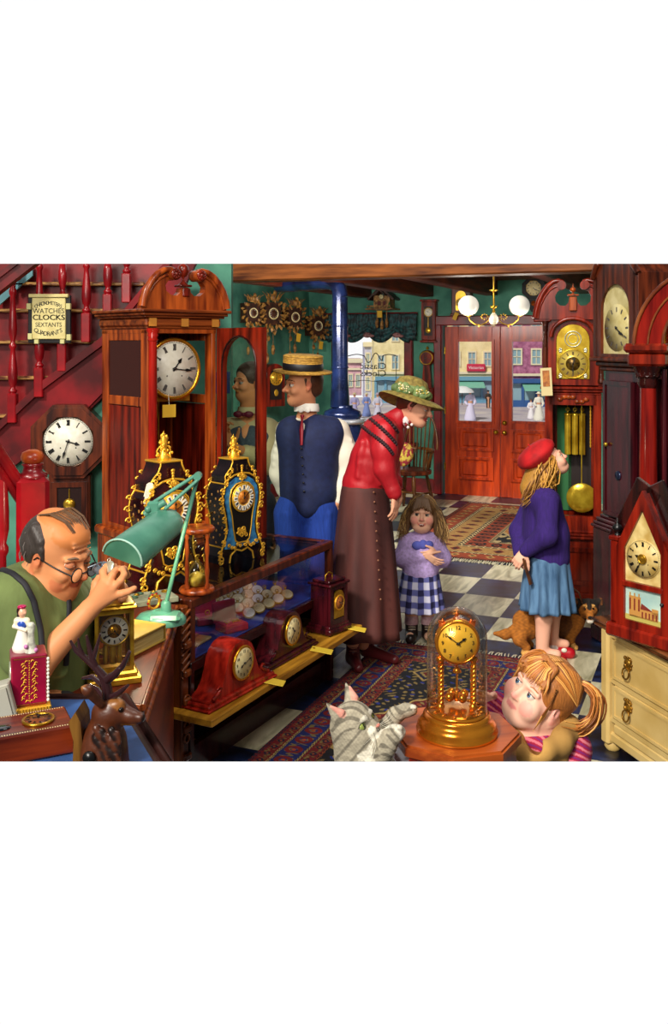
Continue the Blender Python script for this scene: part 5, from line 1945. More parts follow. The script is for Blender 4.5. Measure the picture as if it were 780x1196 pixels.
# ================================================================= furniture and small things
NAVY = mat('navy_velvet', '#2546a8', 0.8, kind='noise', col2='#142a6c', scale=6)
def counter():
 t = thing('display_counter', 'long glass-topped display counter with dark wood frame and navy lining', 'display counter', (-.62, 4.0, 0), 63)
 L, D, H = 1.36, .64, .785
 f = MB()
 f.box(L / 2, .025, H - .022, L, .05, .044, 0, .006).box(L / 2, D - .025, H - .022, L, .05, .044, 0, .006)
 f.box(.03, D / 2, H - .022, .06, D - .1, .044, 0, .006).box(L - .025, D / 2, H - .022, .05, D - .1, .044, 0, .006)
 f.build('top_frame', WOODB, t)
 MB().box(L / 2, D / 2, H - .006, L - .1, D - .1, .008).build('glass_top', glass('counter_glass', '#e8edff', .9), t)
 for x in (.02, L - .02):
  for y in (.02, D - .02):
   MB().box(x, y, (H + .5) / 2 - .02, .038, .038, H - .54, 0, .004).build('post', WOODB, t)
 MB().box(L / 2, .02, .63, L - .08, .005, .22).build('glass_front', glass('front_glass', '#fafbff', .25), t)
 MB().box(L - .02, D / 2, .63, .005, D - .08, .22).build('glass_end', glass('front_glass'), t)
 c = MB().box(L / 2, D / 2, .505, L - .04, D - .04, .02)
 c.build('lining', NAVY, t)
 b = MB()
 b.box(L / 2, .012, .49, L, .03, .045, 0, .004)
 b.box(L / 2, D / 2, .485, L, D, .02)
 b.box(L / 2, .36, .25, L - .02, .02, .46)
 b.box(.015, D / 2, .24, .03, D, .48, 0, .004).box(L - .015, D / 2, .24, .03, D, .48, 0, .004)
 b.box(L / 2, D - .012, .25, L, .02, .5)
 b.box(L / 2, .05, .06, L, .03, .12)
 b.build('carcass', WOODD, t)
 s = MB().box(L / 2 - .05, .12, .318, L + .1, .6, .032, 0, .004)
 s.build('shelf', mat('yellow_pine', '#c8902c', .4, kind='wood', col2='#8a5a14', scale=3, stretch=(1, 9, 9)), t)
 # carved pilaster at the near end
 p = MB()
 p.box(-.03, .04, .39, .05, .07, .75, 0, .006)
 for i in range(5):
  p.box(-.03, -.005 - i * .0, .12 + i * .12, .05, .02, .03, 0, .006, RX(0))
 for i in range(9):
  p.tube([(-.055, .005, .46 + i * .032), (-.005, .0, .49 + i * .032)], .007, 6)
 for i in range(4):
  p.ring((-.03, .0, .2 + i * .055), .018, .006, 0, 16, 6)
 p.build('carved_pilaster', mat('carved_pilaster_wood', '#8a4418', .35, kind='wood', col2='#3c1408', scale=3), t)
counter()
# things in the case, on the lining
GW = mat('watch_gold', '#d8b048', .25, .6)
rnd = random.Random(11)
k_ = 0
wl_ = ['back left', 'back', 'back right']
for r_ in range(4):
 for c_ in range(5):
  p = CL(.66 + c_ * .096 + (r_ % 2) * .045, .12 + r_ * .095, .517)
  t = thing('pocket_watch', 'gold pocket watch in the display case, %s row, %s from the near end' % (('front', 'second', 'third', 'back')[r_], ('first', 'second', 'third', 'fourth', 'fifth')[c_]), 'watch', p, 63 + rnd.uniform(-30, 30), 'pocket watches in the display case')
  t.rotation_euler = (R(34), 0, R(rnd.uniform(0, 24)))
  t.location.z += .021
  MB().lathe([(.03, 0), (.034, .004), (.034, .009), (.03, .012)], 20).build('case', GW, t)
  MB().lathe([(.029, .012), (.0, .0135)], 20).build('dial', CREAM if (r_ + c_) % 3 else WHITE, t)
  MB().lathe([(.004, 0), (.004, .008), (.008, .01), (.008, .014), (0, .015)], 10, 0, T(0, .034, .006) @ RX(-90)).ring((0, .056, .006), .009, .002, 0, 16, 6, RX(90)).build('crown', GW, t)
def jewel_box(p, yaw, label, inside):
 t = thing('jewel_box', label, 'jewel box', p, yaw)
 M1 = mat('red_leather', '#c01c34', .5, kind='noise', col2='#8a0c20', scale=12)
 MB().box(0, 0, .018, .13, .10, .036, 0, .006).build('base', M1, t)
 MB().box(0, .058, .085, .13, .016, .10, 0, .004, RX(-8)).build('lid', M1, t)
 MB().box(0, 0, .037, .11, .08, .004).build('satin', mat('red_satin', '#e0485a', .3), t)
 g = MB()
 if inside:
  for i in range(5):
   g.tube([(-.04 + i * .018, -.02 + .01 * (i % 2), .041), (-.03 + i * .018, .02, .043)], .003, 6)
  g.ring((.02, 0, .042), .014, .0025, 0, 18, 6, RX(90))
 else:
  g.ring((0, .0, .05), .011, .003, 0, 18, 6)
 g.build('jewellery', GILTM, t)
jewel_box(CL(.50, .26, .517), 25, 'open red leather jewel box with upright lid, the farther of the two in the case', False)
jewel_box(CL(.46, .09, .517), 40, 'open red jewel box with pale jewellery, the nearer one in the case', True)
t = thing('bracelet_tray', 'tan tray of bracelets at the near end of the display case', 'tray', CL(.17, .24, .517), 68)
MB().box(0, 0, .006, .25, .30, .012, 0, .003).build('board', mat('tan_card', '#e0c080', .7, kind='noise', col2='#b08c50', scale=14), t)
for y in (-.09, -.015, .06, .12):
 b = MB()
 for i in range(16):
  b.ball((-.1 + i * .0135, y + .006 * math.sin(i * .5), .017), (.008, .009, .006), 0, 8)
 b.build('bracelet', mat('silver_green', '#8a9c8a', .3, .6), t)
# price tags lying over the shelf edge
for x, w_ in ((.385, 'bright red'), (.87, 'middle dark'), (1.27, 'small rectangular')):
 o = thing('price_tag', 'yellow price tag on the shelf edge below the %s mantel clock' % w_, 'tag', CL(x, -.17, .3385), 63 + 18)
 MB(RX(8)).box(0, -.012, 0, .07, .11, .003, 0, .001).build('card', mat('yellow_tag', '#e8c83c', .6), o)
 MB(RX(8)).ring((0, .03, .004), .006, .0015, 0, 12, 6, RX(90)).build('eyelet', BRASS, o)

# hourglass
def hourglass():
 t = thing('hourglass', 'wooden hourglass with yellow sand on the near end of the glass counter', 'hourglass', (P(230, 400, 4.13).x, 4.13, .787), 20)
 m = MB()
 for z in (0, .265):
  m = MB()
  m.lathe([(.074, 0), (.08, .006), (.08, .014), (.072, .024), (.06, .026)] if z == 0 else [(.06, 0), (.072, .002), (.08, .012), (.08, .02), (.074, .026)], 30, 0, T(0, 0, z))
  m.build('end_plate', WOODO, t)
 for i in range(4):
  a = PI / 2 * i + .6
  MB().lathe([(.009, .02), (.012, .035), (.006, .05), (.009, .08), (.011, .1), (.006, .14), (.006, .16), (.011, .19), (.009, .22), (.006, .24), (.012, .255), (.009, .27)], 12, 0, T(.062 * math.cos(a), .062 * math.sin(a), 0)).build('spindle', WOODO, t)
 MB().lathe([(.035, .028), (.045, .05), (.045, .085), (.03, .12), (.006, .143), (.006, .148), (.03, .17), (.045, .205), (.045, .24), (.035, .262)], 28, 0, None, True, False).build('bulb', glass('bulb_glass', '#eef6f8', 1.2), t)
 MB().lathe([(.033, .03), (.042, .05), (.042, .068), (.02, .085), (0, .092)], 24).build('sand', mat('yellow_sand', '#d8b040', .9, kind='noise', col2='#b88c28', scale=60), t)
hourglass()

# ---- work desk
def desk():
 z = .787
 A, B, C_, D_, E_ = [GP(*p, z) for p in ((205, 706), (165, 822), (68, 812), (84, 768), (104, 728))]
 t = thing('work_desk', 'red-brown wooden work desk with moulded edges in front of the clockmaker', 'desk', (B.x, B.y, 0))
 rel = lambda q: (q.x - B.x, q.y - B.y)
 poly = [rel(q) for q in (A, B, C_, D_, E_)]
 G_ = GP(120, 700, z)
 poly = poly + [rel(G_)]
 MB().slab(poly, z - .03, z).build('desk_top', WOODM, t)
 cx = sum(p[0] for p in poly) / 6
 cy = sum(p[1] for p in poly) / 6
 ins = [(cx + (x - cx) * .97, cy + (y - cy) * .97) for x, y in poly]
 MB().slab(ins, 0, z - .03).build('carcass', WOODM, t)
 m = MB()
 a, b = Vector((*poly[0], 0)), Vector((*poly[1], 0))
 nrm = Vector((1, .12, 0)).normalized()
 for i, (off, zz, r_) in enumerate(((.004, z - .012, .011), (.0, z - .04, .009), (.006, z - .065, .012), (-.002, z - .09, .008))):
  m.tube([a + nrm * off + Vector((0, 0, zz)), b + nrm * off + Vector((0, 0, zz))], r_, 8)
 c = Vector((*poly[2], 0))
 for zz, r_ in ((z - .012, .011), (z - .045, .009), (z - .075, .012)):
  m.tube([b + Vector((0, -.004, zz)), c + Vector((0, -.004, zz))], r_, 8)
 m.build('edge_moulding', mat('moulding_wood', '#a04c18', .3, kind='wood', col2='#501c08', scale=3, coat=.3), t)
WOODM = mat('desk_wood', '#7a2c10', .5, kind='wood', col2='#3c1006', scale=2.4, stretch=(9, 1, 3))
desk()
# ledger box under the carriage clock
t = thing('ledger', 'thick yellow bound ledger lying on the desk behind the carriage clock', 'book', (P(118, 400, 3.3).x, 3.42, .787), -24)
MB().box(0, 0, .03, .33, .22, .052).build('pages', mat('aged_paper', '#cdb878', .8, kind='wood', col2='#a89050', scale=6, stretch=(1, 1, 40)), t)
MB().box(0, 0, .059, .345, .23, .007, 0, .002).box(0, 0, .004, .345, .23, .007, 0, .002).box(0, .112, .031, .345, .006, .06, 0, .002).build('cover', mat('ledger_cover', '#c0a040', .5, kind='noise', col2='#98782c', scale=8), t)
# parts tray and papers behind the hands
t = thing('parts_tray', 'grey-green tray of small watch parts on the desk under the lamp', 'tray', (P(172, 400, 3.9).x, 3.98, .787), 30)
MB().box(0, 0, .012, .2, .14, .024, 0, .003).build('tray', mat('stone_grey', '#9a9c84', .7, kind='noise', col2='#6c705c', scale=20), t)
rnd = random.Random(5)
for i in range(9):
 MB().ring((rnd.uniform(-.08, .08), rnd.uniform(-.05, .05), .028), rnd.uniform(.008, .014), .003, 0, 14, 6, RX(90)).build('cog', BRASS if i % 2 else mat('dull_green_metal', '#4c6a54', .4, .4), t)
t = thing('jewelled_band', 'gold and red jewelled band standing on the desk beside the lamp base', 'bracelet', (P(181, 400, 3.88).x, 3.86, .787), 10)
MB().ring((0, 0, .03), .028, .006, 0, 24, 8, RZ(40)).build('band', GILTM, t)
b = MB()
for i in range(10):
 a = 2 * PI * i / 10
 b.ball(tuple(RZ(40) @ Vector((.034 * math.cos(a), -.002, .03 + .034 * math.sin(a)))), .005, 0, 8)
b.build('stones', mat('garnet', '#a01c1c', .1), t)
t = thing('red_spool', 'small red spool on the desk below the fingers of the clockmaker', 'spool', (P(154, 400, 3.5).x, 3.5, .787))
MB().lathe([(.02, 0), (.02, .006), (.012, .012), (.012, .03), (.02, .036), (.02, .042)], 16).build('reel', mat('spool_red', '#b01424', .4), t)

# ---- green desk lamp
def lamp():
 LG = mat('lamp_green', '#62a088', .35, kind='noise', col2='#44806c', scale=6, coat=.4)
 b = GP(188, 727, .787)
 t = thing('desk_lamp', 'pale green articulated desk lamp leaning over the clockmaker hands', 'lamp', b)
 W = lambda px, py, d: P(px, py, d) - b
 m = MB()
 m.lathe([(.1, 0), (.1, .018), (.085, .034), (.04, .044), (.03, .05)], 28, 0, Matrix.Diagonal((1, .8, 1, 1)))
 m.box(.02, -.02, .028, .13, .1, .03, 0, .014)
 m.lathe([(.022, .04), (.02, .075), (.014, .085)], 16, 0, T(.02, .0, 0))
 m.build('base', LG, t)
 E = W(231, 556, 3.72)
 S = Vector((.02, 0, .075))
 o = MB()
 d_ = Vector((.011, 0, 0))
 o.tube([S, E], .0085, 8)
 o.build('lower_arm', LG, t)
 H = W(178, 598, 3.62)
 u = MB()
 u.tube([E + Vector((0, 0, .008)), H + Vector((0, 0, .035))], .0075, 8)
 u.tube([E + Vector((.004, -.01, -.012)), H + Vector((.05, -.01, .012))], .0075, 8)
 u.build('upper_arm', LG, t)
 j = MB()
 j.cyl(E + Vector((0, -.02, 0)), E + Vector((0, .02, 0)), .016, None, 14)
 j.box(H.x + .005, H.y, H.z + .015, .05, .03, .055, 0, .008, None)
 j.tube([H + Vector((-.03, 0, -.01)), H + Vector((.05, 0, .04))], .014, 8)
 j.ball(H + Vector((-.015, -.012, .012)), .014, 0, 10)
 j.build('joint', LG, t)
 # trough shade
 A = W(203, 605, 3.70)
 B = W(143, 652, 3.34)
 ax = (B - A)
 L = ax.length
 z_ = ax.normalized()
 up = (Vector((.25, -.15, 1)) - z_ * Vector((.25, -.15, 1)).dot(z_)).normalized()
 x_ = up.cross(z_)
 M_ = Matrix((x_, up, z_)).transposed().to_4x4()
 M_.translation = A
 s = MB(M_)
 n = 18
 vs = []
 fs = []
 ls = [(0, .035), (.03, .058), (.08, .072), (L - .01, .08), (L, .078)]
 for r_off in (0, -.004):
  for l, r_ in ls:
   for i in range(n + 1):
    a = PI * i / n * 1.1 - .05 * PI
    vs.append(((r_ + r_off) * math.cos(a), (r_ + r_off) * math.sin(a) * .9, l))
 w_ = n + 1
 N = w_ * len(ls)
 for k in range(2):
  for q in range(len(ls) - 1):
   for i in range(n):
    a = k * N + q * w_ + i
    fs.append((a, a + 1, a + w_ + 1, a + w_))
 for q in range(len(ls) - 1):
  for i in (0, n):
   a = q * w_ + i
   fs.append((a, a + w_, a + w_ + N, a + N))
 s.add(vs, fs, 0, True)
 # end plates
 s.add([vs[(len(ls) - 1) * w_ + i] for i in range(w_)] + [(v[0], v[1], v[2] - .006) for v in [vs[(len(ls) - 1) * w_ + i] for i in range(w_)]], [list(range(w_)), list(range(2 * w_ - 1, w_ - 1, -1))], 0)
 s.build('shade', LG, t)
 MB(M_).tube([(.08 * math.cos(PI * i / 16), .072 * math.sin(PI * i / 16), L + .002) for i in range(17)], .004, 6).build('shade_rim', mat('lamp_rim', '#a8d4c4', .3), t)
 bulb = MB(M_).ball((0, .02, L * .55), (.026, .026, .04), 0, 14)
 bulb.build('bulb', emit('bulb_glow', '#fff0c8', 6.0), t)
 c = MB().tube([b * 0 + Vector((.1, .03, .01)), Vector((.14, .06, .004)), Vector((.2, .03, .004))], .004, 6)
 d = bpy.data.lights.new('lamp_light', 'POINT')
 d.energy = 6
 d.color = (1, .85, .6)
 d.shadow_soft_size = .03
 lo = bpy.data.objects.new('lamp_light', d)
 COL.objects.link(lo)
 lo.location = b + M_ @ Vector((0, -.05, L * .6))
lamp()

# ---- foreground display table and what stands on it
def front_table():
 z = .9
 pts = [GP(-40, 812, z), GP(146, 812, z), GP(206, 905, z), GP(-60, 905, z)]
 o0 = pts[1]
 t = thing('display_table', 'dark display table with blue velvet top in the bottom left corner', 'table', (o0.x, o0.y, 0))
 poly = [(p.x - o0.x, p.y - o0.y) for p in pts]
 MB().slab(poly, z - .07, z - .004).build('table_top', mat('matt_dark_edge', '#2c0f0a', .7, spec=.2), t)
 ins = [(poly[0][0], poly[0][1] - .03), (poly[1][0] - .02, poly[1][1] - .03), (poly[2][0] - .035, poly[2][1]), poly[3]]
 MB().slab(ins, z - .01, z).build('velvet_top', mat('blue_velvet', '#2c5490', .8, kind='noise', col2='#1c3a6c', scale=9), t)
 MB().tube([Vector((*poly[1], z - .005)), Vector((*poly[2], z - .005))], .012, 8).tube([Vector((*poly[0], z - .005)), Vector((*poly[1], z - .005))], .01, 8).build('edge', mat('matt_dark_edge', '#2c0f0a', .7, spec=.2), t)
front_table()
def deer():
 d = 2.2
 base = Vector((P(128, 400, d).x, d, .9))
 t = thing('deer_bust', 'glossy brown carved stag head with dark branching antlers in the left foreground', 'statue', base)
 W = lambda px, py, dd=0.0: P(px, py, d + dd) - base
 b = Blob()
 BR, DK, LT = '#4e2410', '#1a0b08', '#8c5828'
 b.cap(W(122, 905), W(122, 868), .062, .052, BR, .02)
 b.cap(W(120, 872), W(124, 838), .048, .032, BR, .02)
 b.ell(W(128, 831), (.040, .034, .034), BR, .015)
 b.cap(W(134, 830), W(152, 836, -.01), .028, .016, BR, .015)
 b.cap(W(152, 836, -.01), W(163, 838, -.015), .016, .012, BR, .01)
 b.ell(W(165, 838, -.015), (.009, .011, .010), DK, .006)
 b.cap(W(136, 838), W(158, 843, -.01), .014, .009, LT, .01)
 b.ell(W(136, 822, -.015), (.018, .014, .012), LT, .01)
 for s, dd in ((-1, -.03), (1, .03)):
  b.cap(W(118, 822, dd), W(102, 806, dd * 2), .010, .013, BR, .008)
  b.cap(W(102, 806, dd * 2), W(96, 803, dd * 2.2), .012, .004, LT, .006)
 for i in range(16):            # shaggy neck fur
  a = i * 2.4
  px = 112 + (i % 5) * 6
  py = 850 + (i // 5) * 12 + (i * 7 % 5) * 2.5
  b.cap(W(px, py, -.045), W(px + 4, py + 10, -.05), .009, .005, DK if i % 2 else BR, .004)
 b.build('stag', mat('carved_glaze', kind='vcol', rough=.4, col2='#000', scale=40, bump=.4), t, .0035)
 e = MB()
 for dd in (-.024, .024):
  e.ball(W(141, 829, dd), .0065, 0, 12)
 e.build('eye', mat('glass_eye', '#120804', .05), t)
 a = MB()
 def horn(pts, r):
  a.tube([W(*p) for p in pts], r, 8)
 horn([(126, 822), (125, 805), (122, 792, .0)], [.014, .013, .012])
 horn([(122, 792), (112, 780), (100, 769), (89, 760), (82, 748)], [.012, .009, .008, .006, .003])
 horn([(98, 768), (93, 757), (91, 745)], [.007, .005, .002])
 horn([(112, 781), (107, 768), (104, 755), (101, 742)], [.009, .008, .006, .003])
 horn([(108, 771), (113, 756), (117, 740)], [.007, .005, .002])
 horn([(124, 794), (134, 788, -.02), (143, 778, -.03), (152, 761, -.04)], [.012, .009, .007, .003])
 horn([(140, 781, -.03), (148, 768, -.02), (151, 759, -.01)], [.006, .004, .002])
 horn([(127, 816), (138, 810, -.02), (150, 800, -.03)], [.010, .007, .003])
 horn([(122, 818, .03), (114, 806, .06), (104, 799, .07)], [.009, .007, .003])
 horn([(120, 800, .02), (108, 790, .06), (96, 792, .08)], [.008, .006, .003])
 a.build('antlers', mat('dark_antler', '#2c1418', .25, coat=.4), t)
 c = MB()
 w0_ = [W(*p) for p in ((88, 905), (90, 860), (84, 838), (92, 826), (98, 838), (104, 905))]
 c.prism([(p.x, p.z) for p in w0_], -.03, .05)
 c.build('wooden_shield', mat('shield_wood', '#7a5420', .35, kind='wood', col2='#3c2008', scale=3), t)
 MB().lathe([(.014, 0), (.014, .006), (0, .008)], 14, 0, Matrix.Translation(W(104, 884, -.06)) @ RX(90)).build('keyhole', BLACK, t)
deer()
def red_clock():
 d = 2.5
 t = thing('enamel_clock', 'magenta square enamel clock case on a gilt base in the left foreground', 'clock', (P(33, 400, d).x, d, .902), 22)
 w_, dp, h = .092, .085, .135
 m = MB().box(0, 0, .022, w_ + .02, dp + .02, .014, 0, .003)
 for i in range(14):
  m.box(-w_ / 2 - .003 + i * .0076, -dp / 2 - .011, .022, .004, .006, .013, 0, .001)
 m.build('gilt_base', GILTM, t)
 MB().box(0, 0, .009, w_ + .012, dp + .012, .016, 0, .005).build('foot', mat('delft', '#c8cfe0', .3, kind='noise', col2='#3c5898', scale=40), t)
 MB().box(0, 0, .03 + h / 2, w_, dp, h, 0, .004).build('case', mat('magenta_enamel', '#a8123c', .3, kind='noise', col2='#7a0a2c', scale=8, coat=.3), t)
 g = MB()
 rnd = random.Random(2)
 for i in range(18):
  z = .045 + i * .0062
  for s in (-1, 1):
   x = s * (.006 + .011 * abs(math.sin(i * 1.1)))
   g.tube([(x - .004, -dp / 2 - .001, z - .003), (x, -dp / 2 - .002, z + .003), (x + .004, -dp / 2 - .001, z)], .0012, 5)
  g.ball((0, -dp / 2 - .001, z), (.0018, .001, .0022), 0, 6)
 for s in (-1, 1):
  for z in (.036, .158):
   g.box(0, -dp / 2 - .0005, z, w_ - .012, .001, .0012)
 g.build('gold_pattern', GILTM, t)
 MB(RZ(-90)).lathe([(.034, 0), (.034, .004), (0, .005)], 24, 0, T(0, -w_ / 2 + .002, .1) @ Matrix.Diagonal((.85, 1, 1.2, 1)) @ RX(90)).build('side_dial', mat('silvered'), t)
 br = MB()
 for i in range(12):
  br.ball((w_ / 2 + .002, -dp / 2 + .002, .04 + i * .01), (.004, .004, .005), 0, 6)
 br.build('white_beading', WHITE, t)
 # figurine standing on the clock
 f = thing('figurine', 'painted porcelain girl in blue bodice and white skirt on the magenta clock', 'figurine', Vector((P(26, 400, d).x, d, .902 + .03 + h + .001)))
 b = Blob()
 S = 1.0
 b.cap((0, 0, .01), (0, 0, .055), .026, .012, '#ece6da', .006)
 b.cap((-.01, -.004, .008), (.02, -.006, .012), .012, .01, '#8c1c54', .006)
 b.cap((0, 0, .058), (0, 0, .072), .011, .013, '#2c50b0', .004)
 b.cap((-.014, 0, .08), (.012, 0, .08), .009, .009, '#e8dcc0', .004)
 b.cap((0, 0, .08), (0, 0, .094), .006, .005, '#e0a888', .003)
 b.ell((.001, -.001, .103), (.0105, .0115, .013), '#e8b090', .003)
 b.ell((.010, -.006, .102), (.003, .003, .003), '#e8b090', .003)
 b.ell((-.005, .003, .106), (.011, .012, .014), '#24100c', .003)
 b.cap((-.009, .004, .1), (-.012, .003, .084), .006, .004, '#24100c', .003)
 b.ell((-.001, 0, .118), (.012, .012, .005), '#b01c50', .003)
 for s in (-1, 1):
  b.chain([(s * .014, 0, .08), (s * .02, -.006, .066), (.014, -.014, .058)], [.006, .005, .004], '#e8dcc0', .003)
 b.build('porcelain', mat('porcelain', kind='vcol', rough=.15), f, .0013)
 v = thing('lace_vase', 'white lace porcelain panel beside the figurine on the magenta clock', 'ornament', Vector((P(38, 400, d).x, d - .012, .902 + .03 + h + .001)))
 MB().lathe([(.017, 0), (.013, .01), (.009, .03), (.008, .05), (.012, .07), (.007, .078), (0, .08)], 18).build('body', mat('lace_white', '#dcdccc', .5, kind='noise', col2='#8c8c80', scale=60), v)
 for k in range(5):
  MB().ball((.014 * math.cos(k), .014 * math.sin(k) - .004, .006 + .003 * k), .006, 0, 8).build('rose', mat('rose_lilac', '#c078b0', .4), v)
red_clock()
def box_clock():
 d = 2.26
 t = thing('box_clock', 'inlaid red-brown wooden box with round copper dial lying in the lower left corner', 'clock', (P(30, 400, d).x, d, .903), 0)
 t.rotation_euler = (R(0), 0, R(26))
 MB().box(0, 0, .034, .21, .135, .068, 0, .004).build('case', WOODM2, t)
 m = MB()
 for i in range(34):
  x = -.096 + i * .0058
  for y in (-.058, .058):
   m.box(x, y, .0685, .0025, .0025, .001)
 m.build('dotted_inlay', CREAM, t)
 X = T(.03, .0, .069) @ RX(-90)
 dial(t, X, .034, 'roman', (9, 15), mat('copper_dial', '#8c4a20', .4, kind='noise', col2='#5a240c', scale=40), BLACK, BRASS, .12, th=.003)
 MB().lathe([(.02, .068), (.02, .071), (.012, .072), (0, .072)], 20, 0, T(-.058, -.012, 0) @ Matrix.Diagonal((1.1, .8, 1, 1))).build('black_roundel', mat('black_enamel', '#0a1018', .1, coat=.6), t)
WOODM2 = mat('inlaid_wood', '#7c2c10', .3, kind='wood', col2='#441008', scale=4, stretch=(1, 9, 9), coat=.4)
box_clock()
t = thing('white_box', 'small open white box holding a watch at the bottom edge, left', 'box', (P(60, 400, 2.13).x, 2.13, .903), 30)
MB().frame([(-.045, -.03), (.045, -.03), (.045, .03), (-.045, .03)], [(-.04, -.025), (.04, -.025), (.04, .025), (-.04, .025)], -.028, 0, 0, RX(90) @ Matrix.Diagonal((1, 1, 1, 1))).box(0, 0, .003, .08, .05, .004).build('box', mat('white_card', '#d8d8cc', .7), t)
MB().lathe([(.016, .01), (.018, .014), (.016, .02), (0, .021)], 20).build('watch', GW, t)
t = thing('silver_box', 'grey-white slanted box behind the magenta clock at the left edge', 'box', (P(4, 400, 2.44).x, 2.44, .903), 10)
MB(RYm(-14)).box(0, 0, .05, .08, .05, .095, 0, .003).box(0, -.028, .05, .066, .004, .08).build('box', mat('silver_white', '#a8a698', .4), t)

# ---- chest of drawers
def chest():
 t = thing('chest_of_drawers', 'cream painted chest of drawers with dark top and lion ring handles', 'chest of drawers', (1.277, 4.35, 0), -73)
 CP = mat('cream_paint', '#dcbf7c', .5, kind='noise', col2='#c4a25a', scale=4)
 L, D = 1.05, .55
 m = MB().box(L / 2, D / 2 + .02, .31, L, D, .5)
 m.box(.03, .0, .30, .06, .06, .54, 0, .012)
 m.box(L / 2, .012, .545, L, .05, .02).box(L / 2, .012, .335, L, .05, .02).box(L / 2, .012, .155, L, .05, .02)
 m.box(L / 2, .012, .07, L, .05, .05, 0, .01)
 m.build('carcass', CP, t)
 MB().lathe([(.03, 0), (.04, .015), (.034, .035), (.028, .05)], 18, 0, T(.03, .02, 0)).build('foot', CP, t)
 for i, (z0, z1, hz) in enumerate(((.345, .535, .44), (.165, .325, .25), (.095, .145, 0))):
  dr = MB().box(L / 2 + .035, .0, (z0 + z1) / 2, L - .1, .03, z1 - z0 - .008, 0, .006)
  if hz:
   dr.frame([(.085, z0 + .008), (L - .02, z0 + .008), (L - .02, z1 - .008), (.085, z1 - .008)], [(.1, z0 + .022), (L - .035, z0 + .022), (L - .035, z1 - .022), (.1, z1 - .022)], -.02, -.01)
  do = dr.build('drawer', CP, t)
  if hz:
   for hx in (.21, .82):
    h = MB()
    h.ball((hx, -.024, hz + .02), (.024, .012, .028), 0, 14)
    h.ball((hx, -.036, hz + .014), (.009, .009, .012), 0, 10)
    for s in (-1, 1):
     h.ball((hx + s * .01, -.034, hz + .028), (.004, .004, .003), 0, 8)
     h.ball((hx + s * .018, -.026, hz + .044), (.008, .007, .008), 0, 8)
    for k in range(10):
     a = 2 * PI * k / 10
     h.ball((hx + .023 * math.cos(a), -.022, hz + .02 + .027 * math.sin(a)), (.007, .006, .007), 0, 8)
    ho = h.build('lion_head', mat('antique_brass', '#b8862c', .3, .7, kind='noise', col2='#5c3c0c', scale=40), do)
    MB().ring((hx, -.036, hz - .022), .024, .004, 0, 24, 8, RX(-8)).build('ring_pull', mat('antique_brass'), do)
 k = MB()
 k.box(L / 2 - .01, D / 2 - .005, .578, L + .06, D + .07, .022, 0, .006).box(L / 2 - .01, D / 2 - .005, .562, L + .03, D + .04, .014, 0, .005).box(L / 2 - .01, D / 2 - .005, .595, L + .08, D + .09, .014, 0, .006)
 k.build('top_board', mat('dark_top_wood', '#7a4420', .35, kind='noise', col2='#200c06', scale=5, stretch=(1, 5, 5), coat=.3, lo=.4, hi=.6), t)
chest()

# ---- octagonal table
def oct_table():
 d = 2.29
 t = thing('octagonal_table', 'small octagonal orange-brown table under the glass-domed clock', 'table', (P(531, 400, d).x, d, 0), 14)
 o1 = octagon(.162)
 o2 = octagon(.150)
 m = MB().slab(o1, .918, .938).slab(octagon(.156), .938, .944)
 m.build('table_top', mat('table_wood', '#b5581c', .4, kind='wood', col2='#7a300c', scale=2.5, stretch=(1, 9, 9)), t)
 MB().slab(o2, .86, .918).slab(octagon(.158), .855, .87).build('apron', WOODR, t)
 MB().slab(octagon(.12), .05, .86).build('pedestal', WOODR, t)
 MB().slab(octagon(.16), .0, .05).build('plinth', WOODR, t)
oct_table()

# ---- iron stove with blue-black pipe
def stove():
 d = 8.9
 c = P(400, 400, d)
 t = thing('stove', 'dark blue cast iron stove with tall pipe behind the man in the boater', 'stove', (c.x, d, 0))
 IR = mat('blue_iron', '#1c2c5c', .22, .4, kind='noise', col2='#0a1026', scale=5, coat=.4)
 hz = lambda y: EYE - (y - HOR) * d / F
 MB().lathe([(.21, .25), (.24, .3), (.22, .5), (.25, .8), (.22, 1.0), (.19, 1.12)], 28).build('body', IR, t)
 MB().lathe([(.2, 1.12), (.225, 1.135), (.225, 1.16), (.2, 1.17)], 30).build('nickel_rim', mat('nickel', '#c8ccd4', .2, .7), t)
 MB().lathe([(.17, 1.17), (.19, 1.2), (.17, 1.24), (.1, 1.27), (.1, 1.3)], 28).build('lid', IR, t)
 for i in range(4):
  a = PI / 2 * i + .7
  MB().tube([(.18 * math.cos(a), .18 * math.sin(a), .28), (.25 * math.cos(a), .25 * math.sin(a), .12), (.22 * math.cos(a), .22 * math.sin(a), 0)], [.03, .025, .03], 8).build('leg', IR, t)
 px = P(397, 400, d).x - c.x
 p = MB()
 top = hz(347)
 p.lathe([(.095, 1.28), (.09, 1.4), (.078, 1.55), (.075, top)], 24, 0, T(px, 0, 0))
 for y in (430, 382, 462):
  p.lathe([(.08, 0), (.086, .008), (.08, .016)], 24, 0, T(px, 0, hz(y)))
 e = Vector((px, 0, top))
 w2 = Vector((P(326, 400, 9.7).x - c.x, .8, top + .16))
 pts = [e, e + Vector((-.01, 0, .08)), e + Vector((-.05, .05, .13)), e + Vector((-.12, .12, .155)), w2]
 p.tube(pts, .075, 16)
 p.build('pipe', IR, t)
 MB().ball((px - .3, -.1, 1.33), (.02, .02, .02), 0, 8) if False else None
 MB().ball((-.245, -.05, hz(436)) if False else (-.22, -.1, 1.06), (.022, .022, .022), 0, 10).build('door_knob', BRASS, t)
stove()

